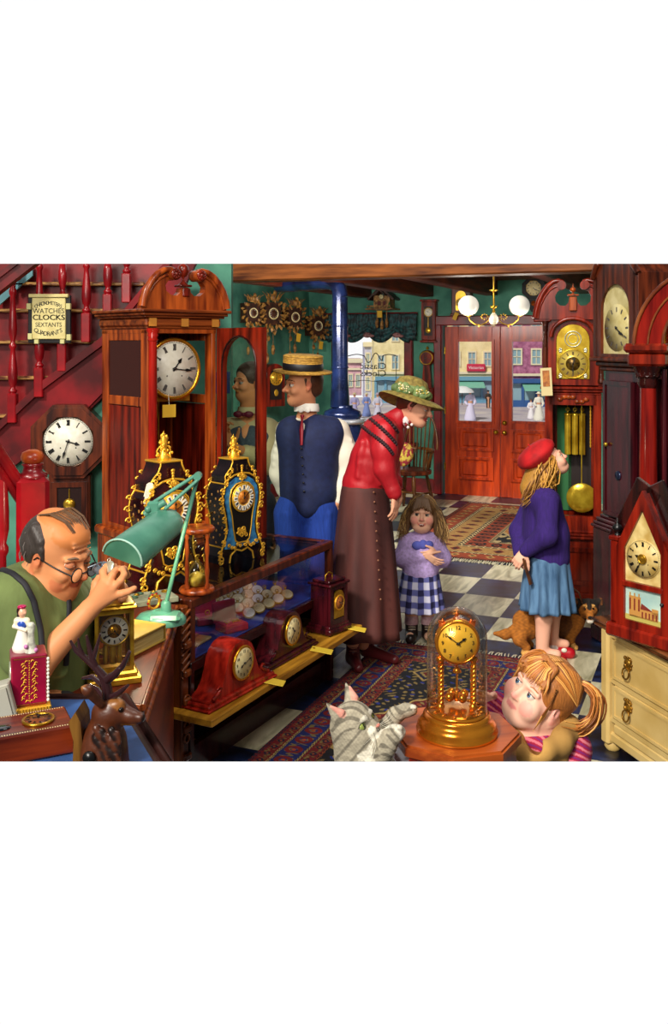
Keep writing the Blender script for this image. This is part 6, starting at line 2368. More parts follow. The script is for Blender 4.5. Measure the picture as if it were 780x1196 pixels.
# ---- two-light chandelier
def chandelier():
 d = 7.75
 c = P(576.5, 372, d)
 t = thing('chandelier', 'brass gas chandelier with two white glass globes before the double door', 'ceiling lamp', c)
 k = d / F
 m = MB()
 m.cyl((0, 0, 6 * k), (0, 0, .66), .008, None, 10)
 m.lathe([(0, 0), (3 * k, .4 * k), (5.5 * k, 2 * k), (5.5 * k, 2.6 * k), (1.2 * k, 3.2 * k)], 20, 0, T(0, 0, 31 * k))
 m.lathe([(1 * k, 0), (3.5 * k, 1.5 * k), (4.5 * k, 4 * k), (2 * k, 3.2 * k)], 20, 0, T(0, 0, 11 * k))
 m.lathe([(1 * k, 0), (2 * k, 2 * k), (1 * k, 5 * k)], 16, 0, T(0, 0, 6 * k))
 m.build('stem', BRASS, t)
 MB().lathe([(0, -7.5 * k), (3.5 * k, -6.5 * k), (5.6 * k, -3 * k), (5.4 * k, 1 * k), (3 * k, 5 * k), (1.2 * k, 7 * k)], 24).build('font', mat('opal_font', '#e8e4d8', .2, kind='noise', col2='#c8bc98', scale=20), t)
 for s, gx, gy in ((-1, -29.5, 15), (1, 30, 15)):
  a = MB()
  pts = [(s * 5 * k, 0, -1 * k), (s * 9 * k, 0, -5 * k), (s * 15 * k, 0, -7.5 * k), (s * 22 * k, 0, -6.5 * k), (s * 28 * k, 0, -2 * k), (gx * k, 0, 3 * k)]
  a.tube(pts, .7 * k, 8)
  a.lathe([(1 * k, 0), (3 * k, 1 * k), (5 * k, 2.2 * k), (7 * k, 3 * k), (6.5 * k, 3.6 * k)], 20, 0, T(gx * k, 0, 2.0 * k))
  for q in range(8):                  # leaf scroll
   an = q * .8
   a.ball((s * (11 + 3.5 * math.cos(an)) * k, -.01, (2 + 3 * math.sin(an)) * k), (1.3 * k, .01, .7 * k), 0, 8, RYm(-math.degrees(an)))
  a.lathe([(0, -3.6 * k), (1 * k, -2.6 * k), (.5 * k, 0)], 10, 0, T(s * 17 * k, 0, -7 * k))
  a.build('arm', BRASS, t)
  MB().ball((gx * k, 0, gy * k), 12 * k, 0, 28).build('globe', emit('opal_globe', '#d8d4c8', 0.38), t)
  ld = bpy.data.lights.new('globe_light', 'POINT')
  ld.energy = 7
  ld.color = (1, .93, .82)
  ld.shadow_soft_size = .1
  lo = bpy.data.objects.new('globe_light', ld)
  lo.location = c + Vector((gx * k + s * .02, -.02, -.10))
  COL.objects.link(lo)
chandelier()

# ---- windsor chair
def windsor():
 t = thing('windsor_chair', 'brown windsor armchair with hooped spindle back beside the window', 'chair', (.85, 10.45, 0), -38)
 WN = mat('windsor_wood', '#7a4a1c', .35, kind='wood', col2='#3a1c08', scale=3, coat=.2)
 s = MB()
 n = 24
 seat = [(.25 * math.cos(2 * PI * i / n) * (1 + .06 * math.cos(4 * PI * i / n)), .23 * math.sin(2 * PI * i / n)) for i in range(n)]
 s.slab(seat, .43, .465)
 s.slab([(x * .93, y * .93) for x, y in seat], .42, .472)
 s.build('seat', WOODB, t)
 for sx in (-1, 1):
  for sy in (-1, 1):
   MB().lathe([(.014, 0), (.019, .1), (.024, .2), (.015, .22), (.022, .26), (.022, .36), (.014, .44)], 12, 0, align((sx * .21, sy * .2, 0), (sx * .14, sy * .13, .43))).build('leg', WN, t)
 MB().cyl((-.17, -.16, .2), (-.17, .16, .2), .012).cyl((.17, -.16, .2), (.17, .16, .2), .012).cyl((-.17, 0, .2), (.17, 0, .2), .012).build('stretcher', WN, t)
 arm = [(.27 * math.cos(a), .03 + .23 * math.sin(a), .68) for a in np.linspace(-.35, PI + .35, 22)]
 MB().tube(arm, .02, 8, 0, False, .6).build('arm_rail', WN, t)
 hoop = [(.22 * math.cos(a), .24 + .05 * math.sin(a), .68 + .42 * math.sin(a)) for a in np.linspace(0, PI, 20)]
 MB().tube(hoop, .014, 8).build('hoop', WN, t)
 for i in range(13):
  a = np.linspace(-.25, PI + .25, 13)[i]
  sp_ = MB().cyl((.21 * math.cos(a), .03 + .18 * math.sin(a), .46), (.265 * math.cos(a), .03 + .225 * math.sin(a), .68), .008, None, 8)
  sp_.build('spindle', WN, t)
 for i in range(7):
  x = -.17 + i * .057
  zt_ = .68 + .42 * math.sqrt(max(0, 1 - (x / .22) ** 2))
  MB().cyl((x * .8, .22, .47), (x, .27, zt_), .008, None, 8).build('spindle', WN, t)
 c = thing('cushion', 'bright floral cushion leaning in the windsor chair', 'cushion', Vector((.77, 10.5, .475)), -38)
 MB().ball((0, .04, .15), (.13, .05, .14), 0, 16, RX(-15)).build('cover', mat('floral', '#c8b040', .8, kind='noise', col2='#8c1c2c', scale=22, lo=.45, hi=.55), c)
windsor()
# ================================================================= people and animals
HAIRM = lambda n, st=(40, 40, 6): mat(n, kind='vcol', rough=.5, col2='#000', scale=6, stretch=st, bump=.5)
KNIT = mat('knit', kind='vcol', rough=.9, col2='#000', scale=60, bump=.5)
def HM(c, f, u, h):
 f = Vector(f).normalized()
 u = Vector(u)
 u = (u - f * u.dot(f)).normalized()
 y = -f
 x = y.cross(u)
 M = Matrix((x, y, u)).transposed().to_4x4()
 M.translation = Vector(c)
 return M @ Matrix.Scale(h, 4)
def with_x(b, X):
 old = b.X
 b.X = old @ X
 return old
def head(b, X, skin, lips, blush, child=False, smile=False, old=False, mouth_open=False):
 o = with_x(b, X)
 ck = .05 if child else 0
 b.ell((0, .085, .12), (.335, .40, .37), skin, .05)
 b.ell((0, -.06, -.13), (.265 + ck, .31, .33), skin, .08)
 b.ell((0, -.24 + ck, -.385), (.11 + ck, .11, .10), skin, .08)
 b.ell((0, -.17, -.33), (.19 + ck, .2, .14), skin, .08)
 for s in (-1, 1):
  b.ell((s * .16, -.25, -.12), (.1 + ck, .1, .1 + ck), skin, .07)
  b.ell((s * .18, -.27, -.13), (.06 + ck, .075 + ck * .5, .06 + ck), blush, .05)
  b.cap((s * .04, -.35, .095), (s * .2, -.30, .085), .035, .03, skin, .06)
 # nose
 nl = .6 if child else 1.0
 b.cap((0, -.345, .04), (0, -.36 - .085 * nl, -.10), .026, .038, skin, .05)
 b.ell((0, -.37 - .085 * nl, -.115), (.045, .045, .04), blush, .03)
 for s in (-1, 1):
  b.ell((s * .042, -.38, -.125), (.032, .04, .028), skin, .02)
  b.ell((s * .135, -.37, .015), (.075, .06, .048), sub=True, k=.04)
 # lips
 w_ = .11 if smile else .085
 for i in range(-3, 4):
  q = i / 3
  zz = -.245 + (.035 * q * q if smile else .004 * q * q)
  yy = -.362 + .05 * q * q
  b.ell((q * w_, yy + .006, zz + .008), (.03, .026, .012), lips, .016)
  b.ell((q * w_ * .85, yy + .009, zz - .020), (.028, .028, .014), lips, .016)
 # ears
 for s in (-1, 1):
  b.ell((s * .325, .03, -.02), (.03, .075, .115), blush, .03, rot=RZ(s * 20))
  b.ell((s * .35, .015, .0), (.02, .04, .06), sub=True, k=.02)
  b.ell((s * .315, .01, -.11), (.03, .035, .04), skin, .02)
 b.X = o
def face_parts(parent, X, iris='#3a2a1c', brow='#3a2414', lid='#c08060', teeth=False, closed=0.0, look=(0, 0), browth=.012):
 for s in (-1, 1):
  e = MB(X)
  c = Vector((s * .132, -.300, .015))
  e.ball(c, .0625, 0, 18)
  d = Vector((look[0] * .5, -1, look[1] * .5)).normalized()
  A = Matrix.Translation(c) @ d.to_track_quat('Z', 'Y').to_matrix().to_4x4()
  e.lathe([(.038, .0505), (.032, .055), (.014, .0625), (0, .0635)], 16, 1, A)
  e.lathe([(.020, .0605), (.012, .064), (0, .065)], 12, 2, A)
  e.ball(c + d * .064 + Vector((.01, 0, .012)), .006, 0, 6)  # small pale ball modelled as a painted glint
  e.build('eye', [mat('eye_white', '#cfc4b8', .5), mat('iris_' + iris[1:], iris, .2), BLACK], parent)
  l = MB(X)
  a0 = 30 - closed * 50
  # upper lid: a shell cap over the ball
  vs = []
  fs = []
  n, m_ = 12, 5
  for j in range(m_ + 1):
   el = R(a0 + (95 - a0) * j / m_)
   for i in range(n + 1):
    az = R(-100 + 200 * i / n)
    elx = el * (.35 + .65 * math.cos(az * .8)) if j == 0 else el
    r_ = .068
    vs.append(c + Vector((r_ * math.sin(az) * math.cos(elx), -r_ * math.cos(az) * math.cos(elx), r_ * math.sin(elx))))
  for j in range(m_):
   for i in range(n):
    a = j * (n + 1) + i
    fs.append((a, a + 1, a + n + 2, a + n + 1))
  l.add(vs, fs, 0, True)
  l.tube([vs[i] for i in range(n + 1)], .0045, 5, 1)
  l.build('eyelid', [mat('lid_' + lid[1:], lid, .5), BLACK], parent)
  br = MB(X)
  br.tube([(s * .065, -.365, .105), (s * .12, -.355, .13), (s * .19, -.315, .115), (s * .225, -.28, .09)], [browth, browth * 1.2, browth, browth * .3], 6, 0, False, .6)
  br.build('eyebrow', mat('brow_' + brow[1:], brow, .8), parent)
 if teeth:
  MB(X).ball((0, -.376, -.256), (.066, .022, .028), 0, 12).build('mouth', mat('mouth_dark', '#6c1818', .5), parent)
  MB(X).ball((0, -.385, -.246), (.054, .018, .013), 0, 12).build('teeth', mat('teeth', '#f4f0e4', .3), parent)
def hand(b, w_, d, n, s=1.0, curl=(20, 25, 25, 30), skin='#d8a07c', thumb=1, spread=6, k=.006, tcurl=20):
 """w_ wrist, d finger direction, n palm normal (fingers close towards it), thumb side +1/-1"""
 w_ = Vector(w_)
 d = Vector(d).normalized()
 n = Vector(n)
 n = (n - d * n.dot(d)).normalized()
 e = d.cross(n) * thumb
 b.ell(w_ + d * .045 * s, (.036 * s, .05 * s, .0135 * s), skin, k, rot=Matrix((e, d, n)).transposed())
 L = (.066, .074, .07, .056)
 for i in range(4):
  off = (1.5 - i) * .0185
  p = w_ + d * (.083 - abs(i - 1) * .004) * s + e * off * s
  b.cap(w_ + d * .02 * s + e * off * .6 * s, p, .0115 * s, .0105 * s, skin, k)
  a = R(curl[i] * .6)
  dd = (d + e * math.tan(R((1.5 - i) * spread))).normalized()
  r_ = .0095 * s
  for j, f_ in enumerate((.45, .32, .23)):
   q = dd * math.cos(a) + n * math.sin(a)
   p2 = p + q * L[i] * f_ * 1.15 * s
   b.cap(p, p2, r_, r_ * .9, skin, k * .5)
   r_ *= .9
   p = p2
   a += R(curl[i])
 p = w_ + d * .02 * s + e * .028 * s
 q = (e * .75 + d * .65 + n * .35).normalized()
 for j, l in enumerate((.04, .032, .026)):
  p2 = p + q * l * s
  b.cap(p, p2, (.0135 - .0015 * j) * s, (.012 - .0015 * j) * s, skin, k * .6)
  p = p2
  q = (q + d * .25 + n * math.tan(R(tcurl)) * .6).normalized()
def skirt(name, parent, m, top, rt, bot, rb, pleats=18, amp=.012, nz=14, n=140, col=None, hem=0.0, flare=1.0):
 top, bot = Vector(top), Vector(bot)
 vs = []
 fs = []
 for side in (0, 1):
  for j in range(nz + 1):
   q = j / nz
   c = top.lerp(bot, q)
   for i in range(n):
    a = 2 * PI * i / n
    f = q ** flare
    rx = rt[0] + (rb[0] - rt[0]) * f
    ry = rt[1] + (rb[1] - rt[1]) * f
    w_ = amp * q * (math.sin(a * pleats) + .4 * math.sin(a * (pleats * .37) + 1)) - side * .004
    vs.append((c.x + (rx + w_) * math.cos(a), c.y + (ry + w_) * math.sin(a), c.z + hem * q * math.sin(a * 3)))
 N = n * (nz + 1)
 for side in (0, 1):
  for j in range(nz):
   for i in range(n):
    a = side * N + j * n
    fs.append((a + i, a + (i + 1) % n, a + n + (i + 1) % n, a + n + i))
 for i in range(n):
  a = nz * n
  fs.append((a + i, a + (i + 1) % n, N + a + (i + 1) % n, N + a + i))
  fs.append((i, (i + 1) % n, N + (i + 1) % n, N + i))
 return MB().add(vs, fs, 0, True).build(name, m, parent, col)

SK = '#e0a07c'

# ---------------------------------------------------------------- man in the boater
def boater_man():
 D = 5.75
 base = Vector((P(357, 400, D).x, D, 0))
 t = thing('person', 'person in straw boater, navy waistcoat and white sleeves standing behind the glass counter', 'person', base)
 W = lambda px, py, dd=0.0: P(px, py, D + dd) - base
 hx = HM(W(353, 449, -.02), (-.92, -.38, -.05), (-.02, 0, 1), .27)
 b = Blob()
 S, BL = '#d8946c', '#cc7a5c'
 head(b, hx, S, '#a8503c', BL)
 b.cap(W(357, 462), W(359, 492, .03), .058, .062, S, .03)
 b.cap(W(337, 503), W(388, 503), .07, .07, S, .05)
 b.cap(W(362, 515, .02), W(360, 575, .02), .13, .12, S, .06)
 for s, hp in ((-1, 341), (1, 377)):
  b.chain([W(hp, 592, .0), W(hp + 1, 690, -.02), W(hp + 2, 775, .02)], [.085, .055, .038], S, .03)
  b.cap(W(hp + 2, 781, .02), W(hp + s * 5, 785, -.15), .035, .03, S, .02)
 ar = [W(396, 503, .02), W(408, 550, .04), W(394, 588, -.04)]
 al = [W(335, 504, .03), W(331, 552, .09), W(340, 588, .12)]
 for c in (ar, al):
  b.chain(c, [.05, .04, .026], S, .02)
 hand(b, ar[2], W(384, 604, -.06) - ar[2], (-.3, 1, 0), .95, (25, 28, 30, 30), S, 1)
 hand(b, al[2], W(344, 603, .14) - al[2], (.3, -1, 0), .95, (25, 28, 30, 30), S, -1)
 b.build('body', MSKIN, t, .0048)
 face_parts(t, hx, '#3c3024', '#4a2c18', '#c88460', closed=.2)
 # hair
 h = Blob()
 o = with_x(h, hx)
 h.ell((0, .16, .1), (.345, .35, .34), '#4a2c18', .04)
 h.ell((0, .24, -.1), (.28, .24, .22), '#4a2c18', .05)
 for s in (-1, 1):
  h.cap((s * .31, -.03, .12), (s * .315, -.02, -.02), .035, .02, '#4a2c18', .02)
 h.ell((0, -.36, .0), (.5, .34, .6), sub=True, k=.03)
 h.X = o
 h.build('hair', HAIRM('hair_brown'), t, .004)
 # shirt: billowing sleeves, body, collar
 s = Blob()
 WH = '#eee6d4'
 s.cap(W(340, 503), W(386, 503), .082, .082, WH, .05)
 s.cap(W(362, 518, .01), W(360, 560, .01), .145, .13, WH, .06)
 for c, k_ in ((ar, 1), (al, -1)):
  s.cap(c[0], c[0].lerp(c[1], .6), .068, .078, WH, .04)
  s.cap(c[0].lerp(c[1], .6), c[1], .08, .085, WH, .04)
  s.cap(c[1], c[1].lerp(c[2], .5), .08, .07, WH, .04)
  s.cap(c[1].lerp(c[2], .5), c[2].lerp(c[1], .1), .062, .036, WH, .03)
  for i in range(5):
   q = .15 + i * .17
   p = c[0].lerp(c[1], q)
   s.cap(p + Vector((-.05, -.05, .015)), p + Vector((.06, -.045, -.02 + .01 * (i % 2))), .018, .012, WH, .02)
 s.build('shirt', mat('shirt_cloth', kind='vcol', rough=.85), t, .006, smooth=2)
 cm = MB()
 nk = W(358, 477, .01)
 cm.lathe([(.078, -.02), (.08, .0), (.074, .028)], 24, 0, Matrix.Translation(nk) @ RX(-6), cap=False)
 cm.lathe([(.074, -.02), (.076, .0), (.070, .028)], 24, 0, Matrix.Translation(nk) @ RX(-6), cap=False)
 for q in (-1, 1):
  cm.ball(nk + Vector((-.012 + q * .02, -.078, -.004)), (.018, .005, .016), 0, 12, RYm(q * 20))
 cm.build('collar', mat('starched_white', '#f4f0e6', .6), t)
 # waistcoat
 v = Blob()
 NV = '#16224c'
 v.cap(W(341, 505), W(385, 505), .101, .101, NV, .06)
 v.cap(W(361, 512, .0), W(361, 575, .0), .142, .13, NV, .06)
 v.cap(W(351, 520, .01), W(351, 575, .01), .142, .13, NV, .05)
 v.cap(W(372, 520, .01), W(370, 575, .01), .142, .13, NV, .05)
 v.cap(W(358, 575, -.04), W(356, 590, -.06), .1, .07, NV, .06)
 v.cap(W(372, 575, -.02), W(362, 590, -.05), .1, .07, NV, .06)
 v.cap(W(353, 489, -.10), W(353, 521, -.17), .038, .003, sub=True, k=.012)
 v.cap(W(350, 480, -.06), W(362, 478, .06), .06, .06, sub=True, k=.015)
 v.ell(W(411, 540, -.0), (.06, .12, .15), sub=True, k=.02)
 v.ell(W(312, 540, .02), (.05, .12, .14), sub=True, k=.02)
 v.build('waistcoat', mat('navy_wool', kind='vcol', rough=.8, col2='#000', scale=30), t, .0055)
 bt = MB()
 for i in range(6):
  bt.ball(W(352 + i * .6, 524 + i * 10, -.168 + abs(i - 2.5) * .004), (.007, .004, .007), 0, 8)
 bt.build('waistcoat_buttons', BLACK, t)
 ti = MB()
 ti.tube([W(353, 486, -.085), W(352.5, 492, -.115), W(352, 502, -.15), W(352, 520, -.165)], [.013, .009, .017, .011], 8, 0, False, .6)
 ti.ball(W(353, 486, -.09), (.014, .01, .012), 0, 10)
 ti.build('tie', mat('red_tie', '#8c1424', .5), t)
 # trousers
 r = Blob()
 TB = '#1a3f9c'
 r.cap(W(350, 588), W(370, 588), .128, .128, TB, .05)
 for sgn, hp in ((-1, 341), (1, 376)):
  r.chain([W(hp, 600, .0), W(hp + 1, 690, -.02), W(hp + 2, 776, .02)], [.115, .09, .07], TB, .03)
  for i in range(3):
   r.cap(W(hp - 8 + i * 8, 600, -.1), W(hp - 6 + i * 6, 700, -.075), .012, .008, TB, .02)
 r.build('trousers', mat('blue_corduroy', kind='vcol', rough=.9, col2='#000', scale=22, stretch=(8, 8, .6), bump=.6), t, .0065)
 for hp in (343, 378):
  sh = Blob()
  sh.cap(W(hp, 786, .03), W(hp, 790, -.17), .045, .04, '#1a0e0a', .03)
  sh.build('shoe', mat('shoe_leather', kind='vcol', rough=.3), t, .007)
 # boater
 X = Matrix.Translation(W(353.5, 434, -.01)) @ RYm(2) @ RX(4) @ Matrix.Scale(.96, 4)
 H = MB(X)
 H.lathe([(.0, .0), (.188, -.006), (.192, 0), (.188, .006), (.13, .010), (.127, .10), (.12, .108), (0, .11)], 44)
 for i in range(9):
  H.ring((0, 0, .014 + i * .0108), .128, .0025, 0, 40, 5, RX(90))
 H.build('boater', mat('straw', '#d0a040', .7, kind='noise', col2='#8c6420', scale=50, stretch=(1, 1, 4), bump=.4), t)
 MB(X).lathe([(.1305, .012), (.133, .016), (.132, .055), (.1295, .058)], 44, 0, None, True, False).ball((.0, .13, .035), (.03, .012, .02), 0, 10).build('hat_band', mat('black_ribbon', '#0c0c16', .5), t)
boater_man()

# ---------------------------------------------------------------- solid figure standing in for a man reflected in the clock door
def reflected_clerk():
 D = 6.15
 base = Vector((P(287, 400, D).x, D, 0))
 t = thing('person', 'person with bow tie and grey-blue waistcoat standing in for a reflection in the clock door', 'person', base)
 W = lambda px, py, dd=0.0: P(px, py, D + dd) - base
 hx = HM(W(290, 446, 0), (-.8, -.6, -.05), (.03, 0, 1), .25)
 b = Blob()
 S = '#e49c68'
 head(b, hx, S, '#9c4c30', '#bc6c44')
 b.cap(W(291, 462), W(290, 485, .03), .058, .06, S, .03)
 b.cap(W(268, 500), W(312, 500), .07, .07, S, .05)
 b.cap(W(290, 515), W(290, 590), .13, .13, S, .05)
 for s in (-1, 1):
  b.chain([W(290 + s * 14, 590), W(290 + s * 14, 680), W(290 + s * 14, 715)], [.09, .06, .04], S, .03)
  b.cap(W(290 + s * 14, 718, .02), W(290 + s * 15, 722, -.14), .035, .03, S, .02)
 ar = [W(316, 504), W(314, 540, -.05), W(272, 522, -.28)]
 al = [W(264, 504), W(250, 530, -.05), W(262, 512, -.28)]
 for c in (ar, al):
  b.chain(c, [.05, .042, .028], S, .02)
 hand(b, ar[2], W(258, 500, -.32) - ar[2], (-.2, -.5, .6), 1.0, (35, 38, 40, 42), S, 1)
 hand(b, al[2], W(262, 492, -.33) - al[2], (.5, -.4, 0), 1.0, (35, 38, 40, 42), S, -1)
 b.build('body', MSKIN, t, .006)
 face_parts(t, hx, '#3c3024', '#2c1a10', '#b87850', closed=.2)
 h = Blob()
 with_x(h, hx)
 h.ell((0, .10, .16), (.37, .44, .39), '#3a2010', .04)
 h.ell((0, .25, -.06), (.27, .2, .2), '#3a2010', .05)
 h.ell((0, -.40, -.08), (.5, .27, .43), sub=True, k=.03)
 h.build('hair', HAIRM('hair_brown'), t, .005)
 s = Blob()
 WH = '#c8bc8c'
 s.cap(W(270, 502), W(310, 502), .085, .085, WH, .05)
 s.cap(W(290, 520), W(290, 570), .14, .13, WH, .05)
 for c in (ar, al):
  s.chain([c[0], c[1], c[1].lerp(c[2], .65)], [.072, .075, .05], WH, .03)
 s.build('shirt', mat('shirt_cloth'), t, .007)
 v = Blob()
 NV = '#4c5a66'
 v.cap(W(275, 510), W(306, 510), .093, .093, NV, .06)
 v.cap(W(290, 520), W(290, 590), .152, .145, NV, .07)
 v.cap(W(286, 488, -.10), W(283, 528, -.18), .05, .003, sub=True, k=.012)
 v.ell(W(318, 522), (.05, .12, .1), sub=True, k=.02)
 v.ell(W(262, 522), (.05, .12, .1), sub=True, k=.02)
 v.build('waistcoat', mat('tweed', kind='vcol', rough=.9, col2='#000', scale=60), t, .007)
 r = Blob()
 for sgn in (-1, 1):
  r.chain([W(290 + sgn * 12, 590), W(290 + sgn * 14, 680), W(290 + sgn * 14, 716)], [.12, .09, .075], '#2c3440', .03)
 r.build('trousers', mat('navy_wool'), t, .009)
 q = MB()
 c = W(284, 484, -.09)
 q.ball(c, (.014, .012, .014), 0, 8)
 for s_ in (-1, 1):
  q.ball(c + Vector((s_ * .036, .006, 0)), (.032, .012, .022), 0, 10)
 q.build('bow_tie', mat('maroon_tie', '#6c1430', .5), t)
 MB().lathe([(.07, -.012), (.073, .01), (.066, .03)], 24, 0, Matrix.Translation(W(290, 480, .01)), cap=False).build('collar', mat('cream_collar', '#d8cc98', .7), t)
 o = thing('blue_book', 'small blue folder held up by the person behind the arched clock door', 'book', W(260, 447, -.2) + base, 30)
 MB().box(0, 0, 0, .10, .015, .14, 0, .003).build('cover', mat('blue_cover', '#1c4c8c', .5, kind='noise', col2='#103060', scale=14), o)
reflected_clerk()

# ---------------------------------------------------------------- woman in the straw hat
def woman():
 D = 5.45
 base = Vector((P(425, 400, D).x, D, 0))
 t = thing('person', 'person in green flowered straw hat, red blouse and long brown skirt, bending forward', 'person', base)
 W = lambda px, py, dd=0.0: P(px, py, D + dd) - base
 f = Vector((.84, -.42, -.30))
 hx = HM(W(486, 474, -.05), f, (.30, -.05, .95), .235)
 b = Blob()
 S, BL = '#e8a888', '#e08070'
 head(b, hx, S, '#c03c3c', BL, smile=True)
 b.cap(W(476, 482, -.02), W(458, 498, .02), .046, .055, S, .03)
 b.cap(W(449, 500, -.12), W(449, 500, .16), .06, .06, S, .05)
 b.cap(W(445, 515, .02), W(429, 585, .02), .11, .09, S, .06)
 for s, dd in ((-1, -.03), (1, .07)):
  b.chain([W(426, 600, dd), W(423, 690, dd), W(418 + s * 6, 752, dd)], [.065, .05, .036], S, .03)
 an = [W(448, 503, -.17), W(449, 548, -.2), W(461, 577, -.21)]
 af = [W(450, 503, .2), W(455, 545, .22), W(462, 565, .12)]
 b.chain(an, [.045, .036, .024], S, .02)
 b.chain(af, [.045, .036, .024], S, .02)
 hand(b, an[2], (.02, -.05, -1), (-.8, .5, 0), .95, (14, 16, 18, 20), S, 1, 5)
 hand(b, af[2], (.3, -.2, -1), (-.8, .5, 0), .9, (14, 16, 18, 20), S, -1, 5)
 b.build('body', MSKIN, t, .0045)
 face_parts(t, hx, '#3c3024', '#5a3018', '#d08c70', teeth=True, closed=.9)
 h = Blob()
 with_x(h, hx)
 h.ell((0, .16, .12), (.36, .36, .35), '#5a2814', .04)
 h.ell((0, .34, -.06), (.24, .18, .2), '#5a2814', .05)
 for s in (-1, 1):
  h.cap((s * .3, -.12, .2), (s * .33, .0, -.02), .06, .04, '#5a2814', .03)
 h.ell((0, -.40, -.06), (.5, .28, .46), sub=True, k=.03)
 h.build('hair', HAIRM('hair_brown'), t, .0045)
 # blouse
 s = Blob()
 RD = '#b81824'
 s.cap(W(447, 504, -.11), W(447, 504, .15), .085, .085, RD, .06)
 s.cap(W(446, 512, .02), W(436, 540, .02), .135, .13, RD, .06)
 s.cap(W(436, 540, .02), W(427, 562, .02), .135, .118, RD, .05)
 s.cap(W(428, 560, .02), W(426, 566, .02), .13, .135, RD, .03)
 s.cap(W(462, 490, -.01), W(468, 486, -.01), .062, .058, RD, .03)
 for c in (an, af):
  s.cap(c[0], c[0].lerp(c[1], .5), .07, .072, RD, .04)
  s.cap(c[0].lerp(c[1], .5), c[1], .07, .058, RD, .04)
  s.cap(c[1], c[2].lerp(c[1], .2), .06, .042, RD, .03)
  s.cap(c[2].lerp(c[1], .16), c[2].lerp(c[1], .04), .045, .043, RD, .01)
 rnd = random.Random(4)
 for i in range(14):
  x, y = rnd.uniform(418, 446), rnd.uniform(512, 560)
  s.cap(W(x, y, -.10), W(x + rnd.uniform(-5, 8), y + rnd.uniform(8, 20), -.10), .012, .008, RD, .03)
 blo = s.build('blouse', mat('red_satin_cloth', kind='vcol', rough=.5, col2='#000', scale=7, bump=.9, bd=.02, stretch=(1, 1, .5)), t, .005, smooth=2)
 # ruffled dark braid bands of the blouse
 rf = MB()
 for bd in ([(416, 492), (424, 498), (433, 505), (443, 513), (452, 521), (459, 530)], [(422, 483), (434, 490), (445, 499), (455, 509), (463, 519)], [(434, 479), (446, 485), (456, 494), (465, 505)]):
  for (p, q) in zip(bd, bd[1:]):
   for i in range(8):
    h_ = surf([blo], p[0] + (q[0] - p[0]) * i / 8, p[1] + (q[1] - p[1]) * i / 8 + (i % 2) * 1.2, base, .003)
    if h_ is not None:
     rf.ball(h_, (.010, .008, .010), 0, 7)
 rf.build('braid_trim', mat('dark_braid', '#2c0a14', .7), t)
 j = MB()
 j.ball(W(474, 492, -.07), (.02, .016, .03), 0, 10)
 for i in range(5):
  j.ball(W(472 + i * 2.2, 493 + (i % 3) * 3, -.085), .009, 1 if i % 2 else 0, 8)
 j.build('jabot', [mat('white_lace', '#e8dcdc', .8), mat('rose_bow', '#8c1c24', .6)], t)
 bt = MB()
 for i in range(3):
  bt.ball(W(444.5 + i * .5, 540 + i * 9, -.135), .006, 0, 8)
 bt.build('buttons', GILTM, t)
 # skirt
 SKM = mat('brown_wool', '#5a2a24', .75, kind='noise', col2='#3c1a18', scale=3, stretch=(3, 3, .6))
 skirt('skirt', t, SKM, W(426, 562, .02), (.13, .13), W(424, 738, .02), (.215, .25), 9, .016, 18, 120, None, .008, .75)
 bt = MB()
 for i in range(12):
  q = i / 11
  bt.ball(W(436.5 + q * 8, 575 + q * 125, -.125 - q * .115), .006, 0, 8)
 bt.build('skirt_buttons', mat('brown_button', '#8a5a40', .4), t)
 for s_, (px, py, dd, dx) in enumerate(((412, 764, -.02, .03), (428, 752, .12, .13))):
  bo_ = Blob()
  a = W(px, 742, dd)
  a2 = Vector((a.x, a.y, .05))
  bo_.cap(a, a2, .04, .04, '#5c1c20', .02)
  tip = a2 + Vector((dx + .03 * s_, -.14, -.012))
  bo_.cap(a2, tip, .04, .028, '#5c1c20', .02)
  bo_.build('boot', mat('boot_leather', kind='vcol', rough=.35), t, .005)
  lc = MB()
  for i in range(6):
   c = a.lerp(a2, .2 + i * .14)
   lc.tube([c + Vector((-.022, -.035, 0)), c + Vector((0, -.045, .004)), c + Vector((.022, -.035, .0))], .003, 5)
  lc.build('laces', mat('lace_cord', '#b07060', .7), t)
 # hat
 X = Matrix.Translation(W(478, 463, -.03)) @ RYm(15) @ RX(-10)
 H = MB(X)
 n, rr = 60, 10
 vs = []
 fs = []
 for side in (0, 1):
  for k in range(rr + 1):
   q = k / rr
   for i in range(n):
    a = 2 * PI * i / n
    r_ = .095 + q * (.095 + .02 * math.cos(a))
    z = -.035 * q * q + .014 * math.sin(2 * a + 1) * q - side * .004
    vs.append((r_ * math.cos(a) * 1.05, r_ * math.sin(a), z))
 N = n * (rr + 1)
 for side in (0, 1):
  for k in range(rr):
   for i in range(n):
    a = side * N + k * n
    fs.append((a + i, a + (i + 1) % n, a + n + (i + 1) % n, a + n + i))
 for i in range(n):
  a = rr * n
  fs.append((a + i, a + (i + 1) % n, N + a + (i + 1) % n, N + a + i))
 H.add(vs, fs, 0, True)
 H.lathe([(.098, -.004), (.104, .03), (.102, .065), (.085, .098), (.05, .114), (0, .119)], 44, 0)
 H.build('hat', mat('olive_straw', '#a08c44', .8, kind='noise', col2='#6c5c28', scale=40, bump=.3), t)
 rb = MB(X)
 rb.lathe([(.108, .004), (.114, .012), (.112, .04), (.106, .05)], 40, 0, None, True, False)
 for cx, cy, cz, s_ in ((.05, -.105, .022, 1), (-.05, -.105, .02, 1)):
  for i in range(5):
   a = i * 1.3
   rb.ball((cx + .03 * math.cos(a), cy - .006, cz + .018 * math.sin(a)), (.028, .016, .02), 0, 10, RYm(i * 40))
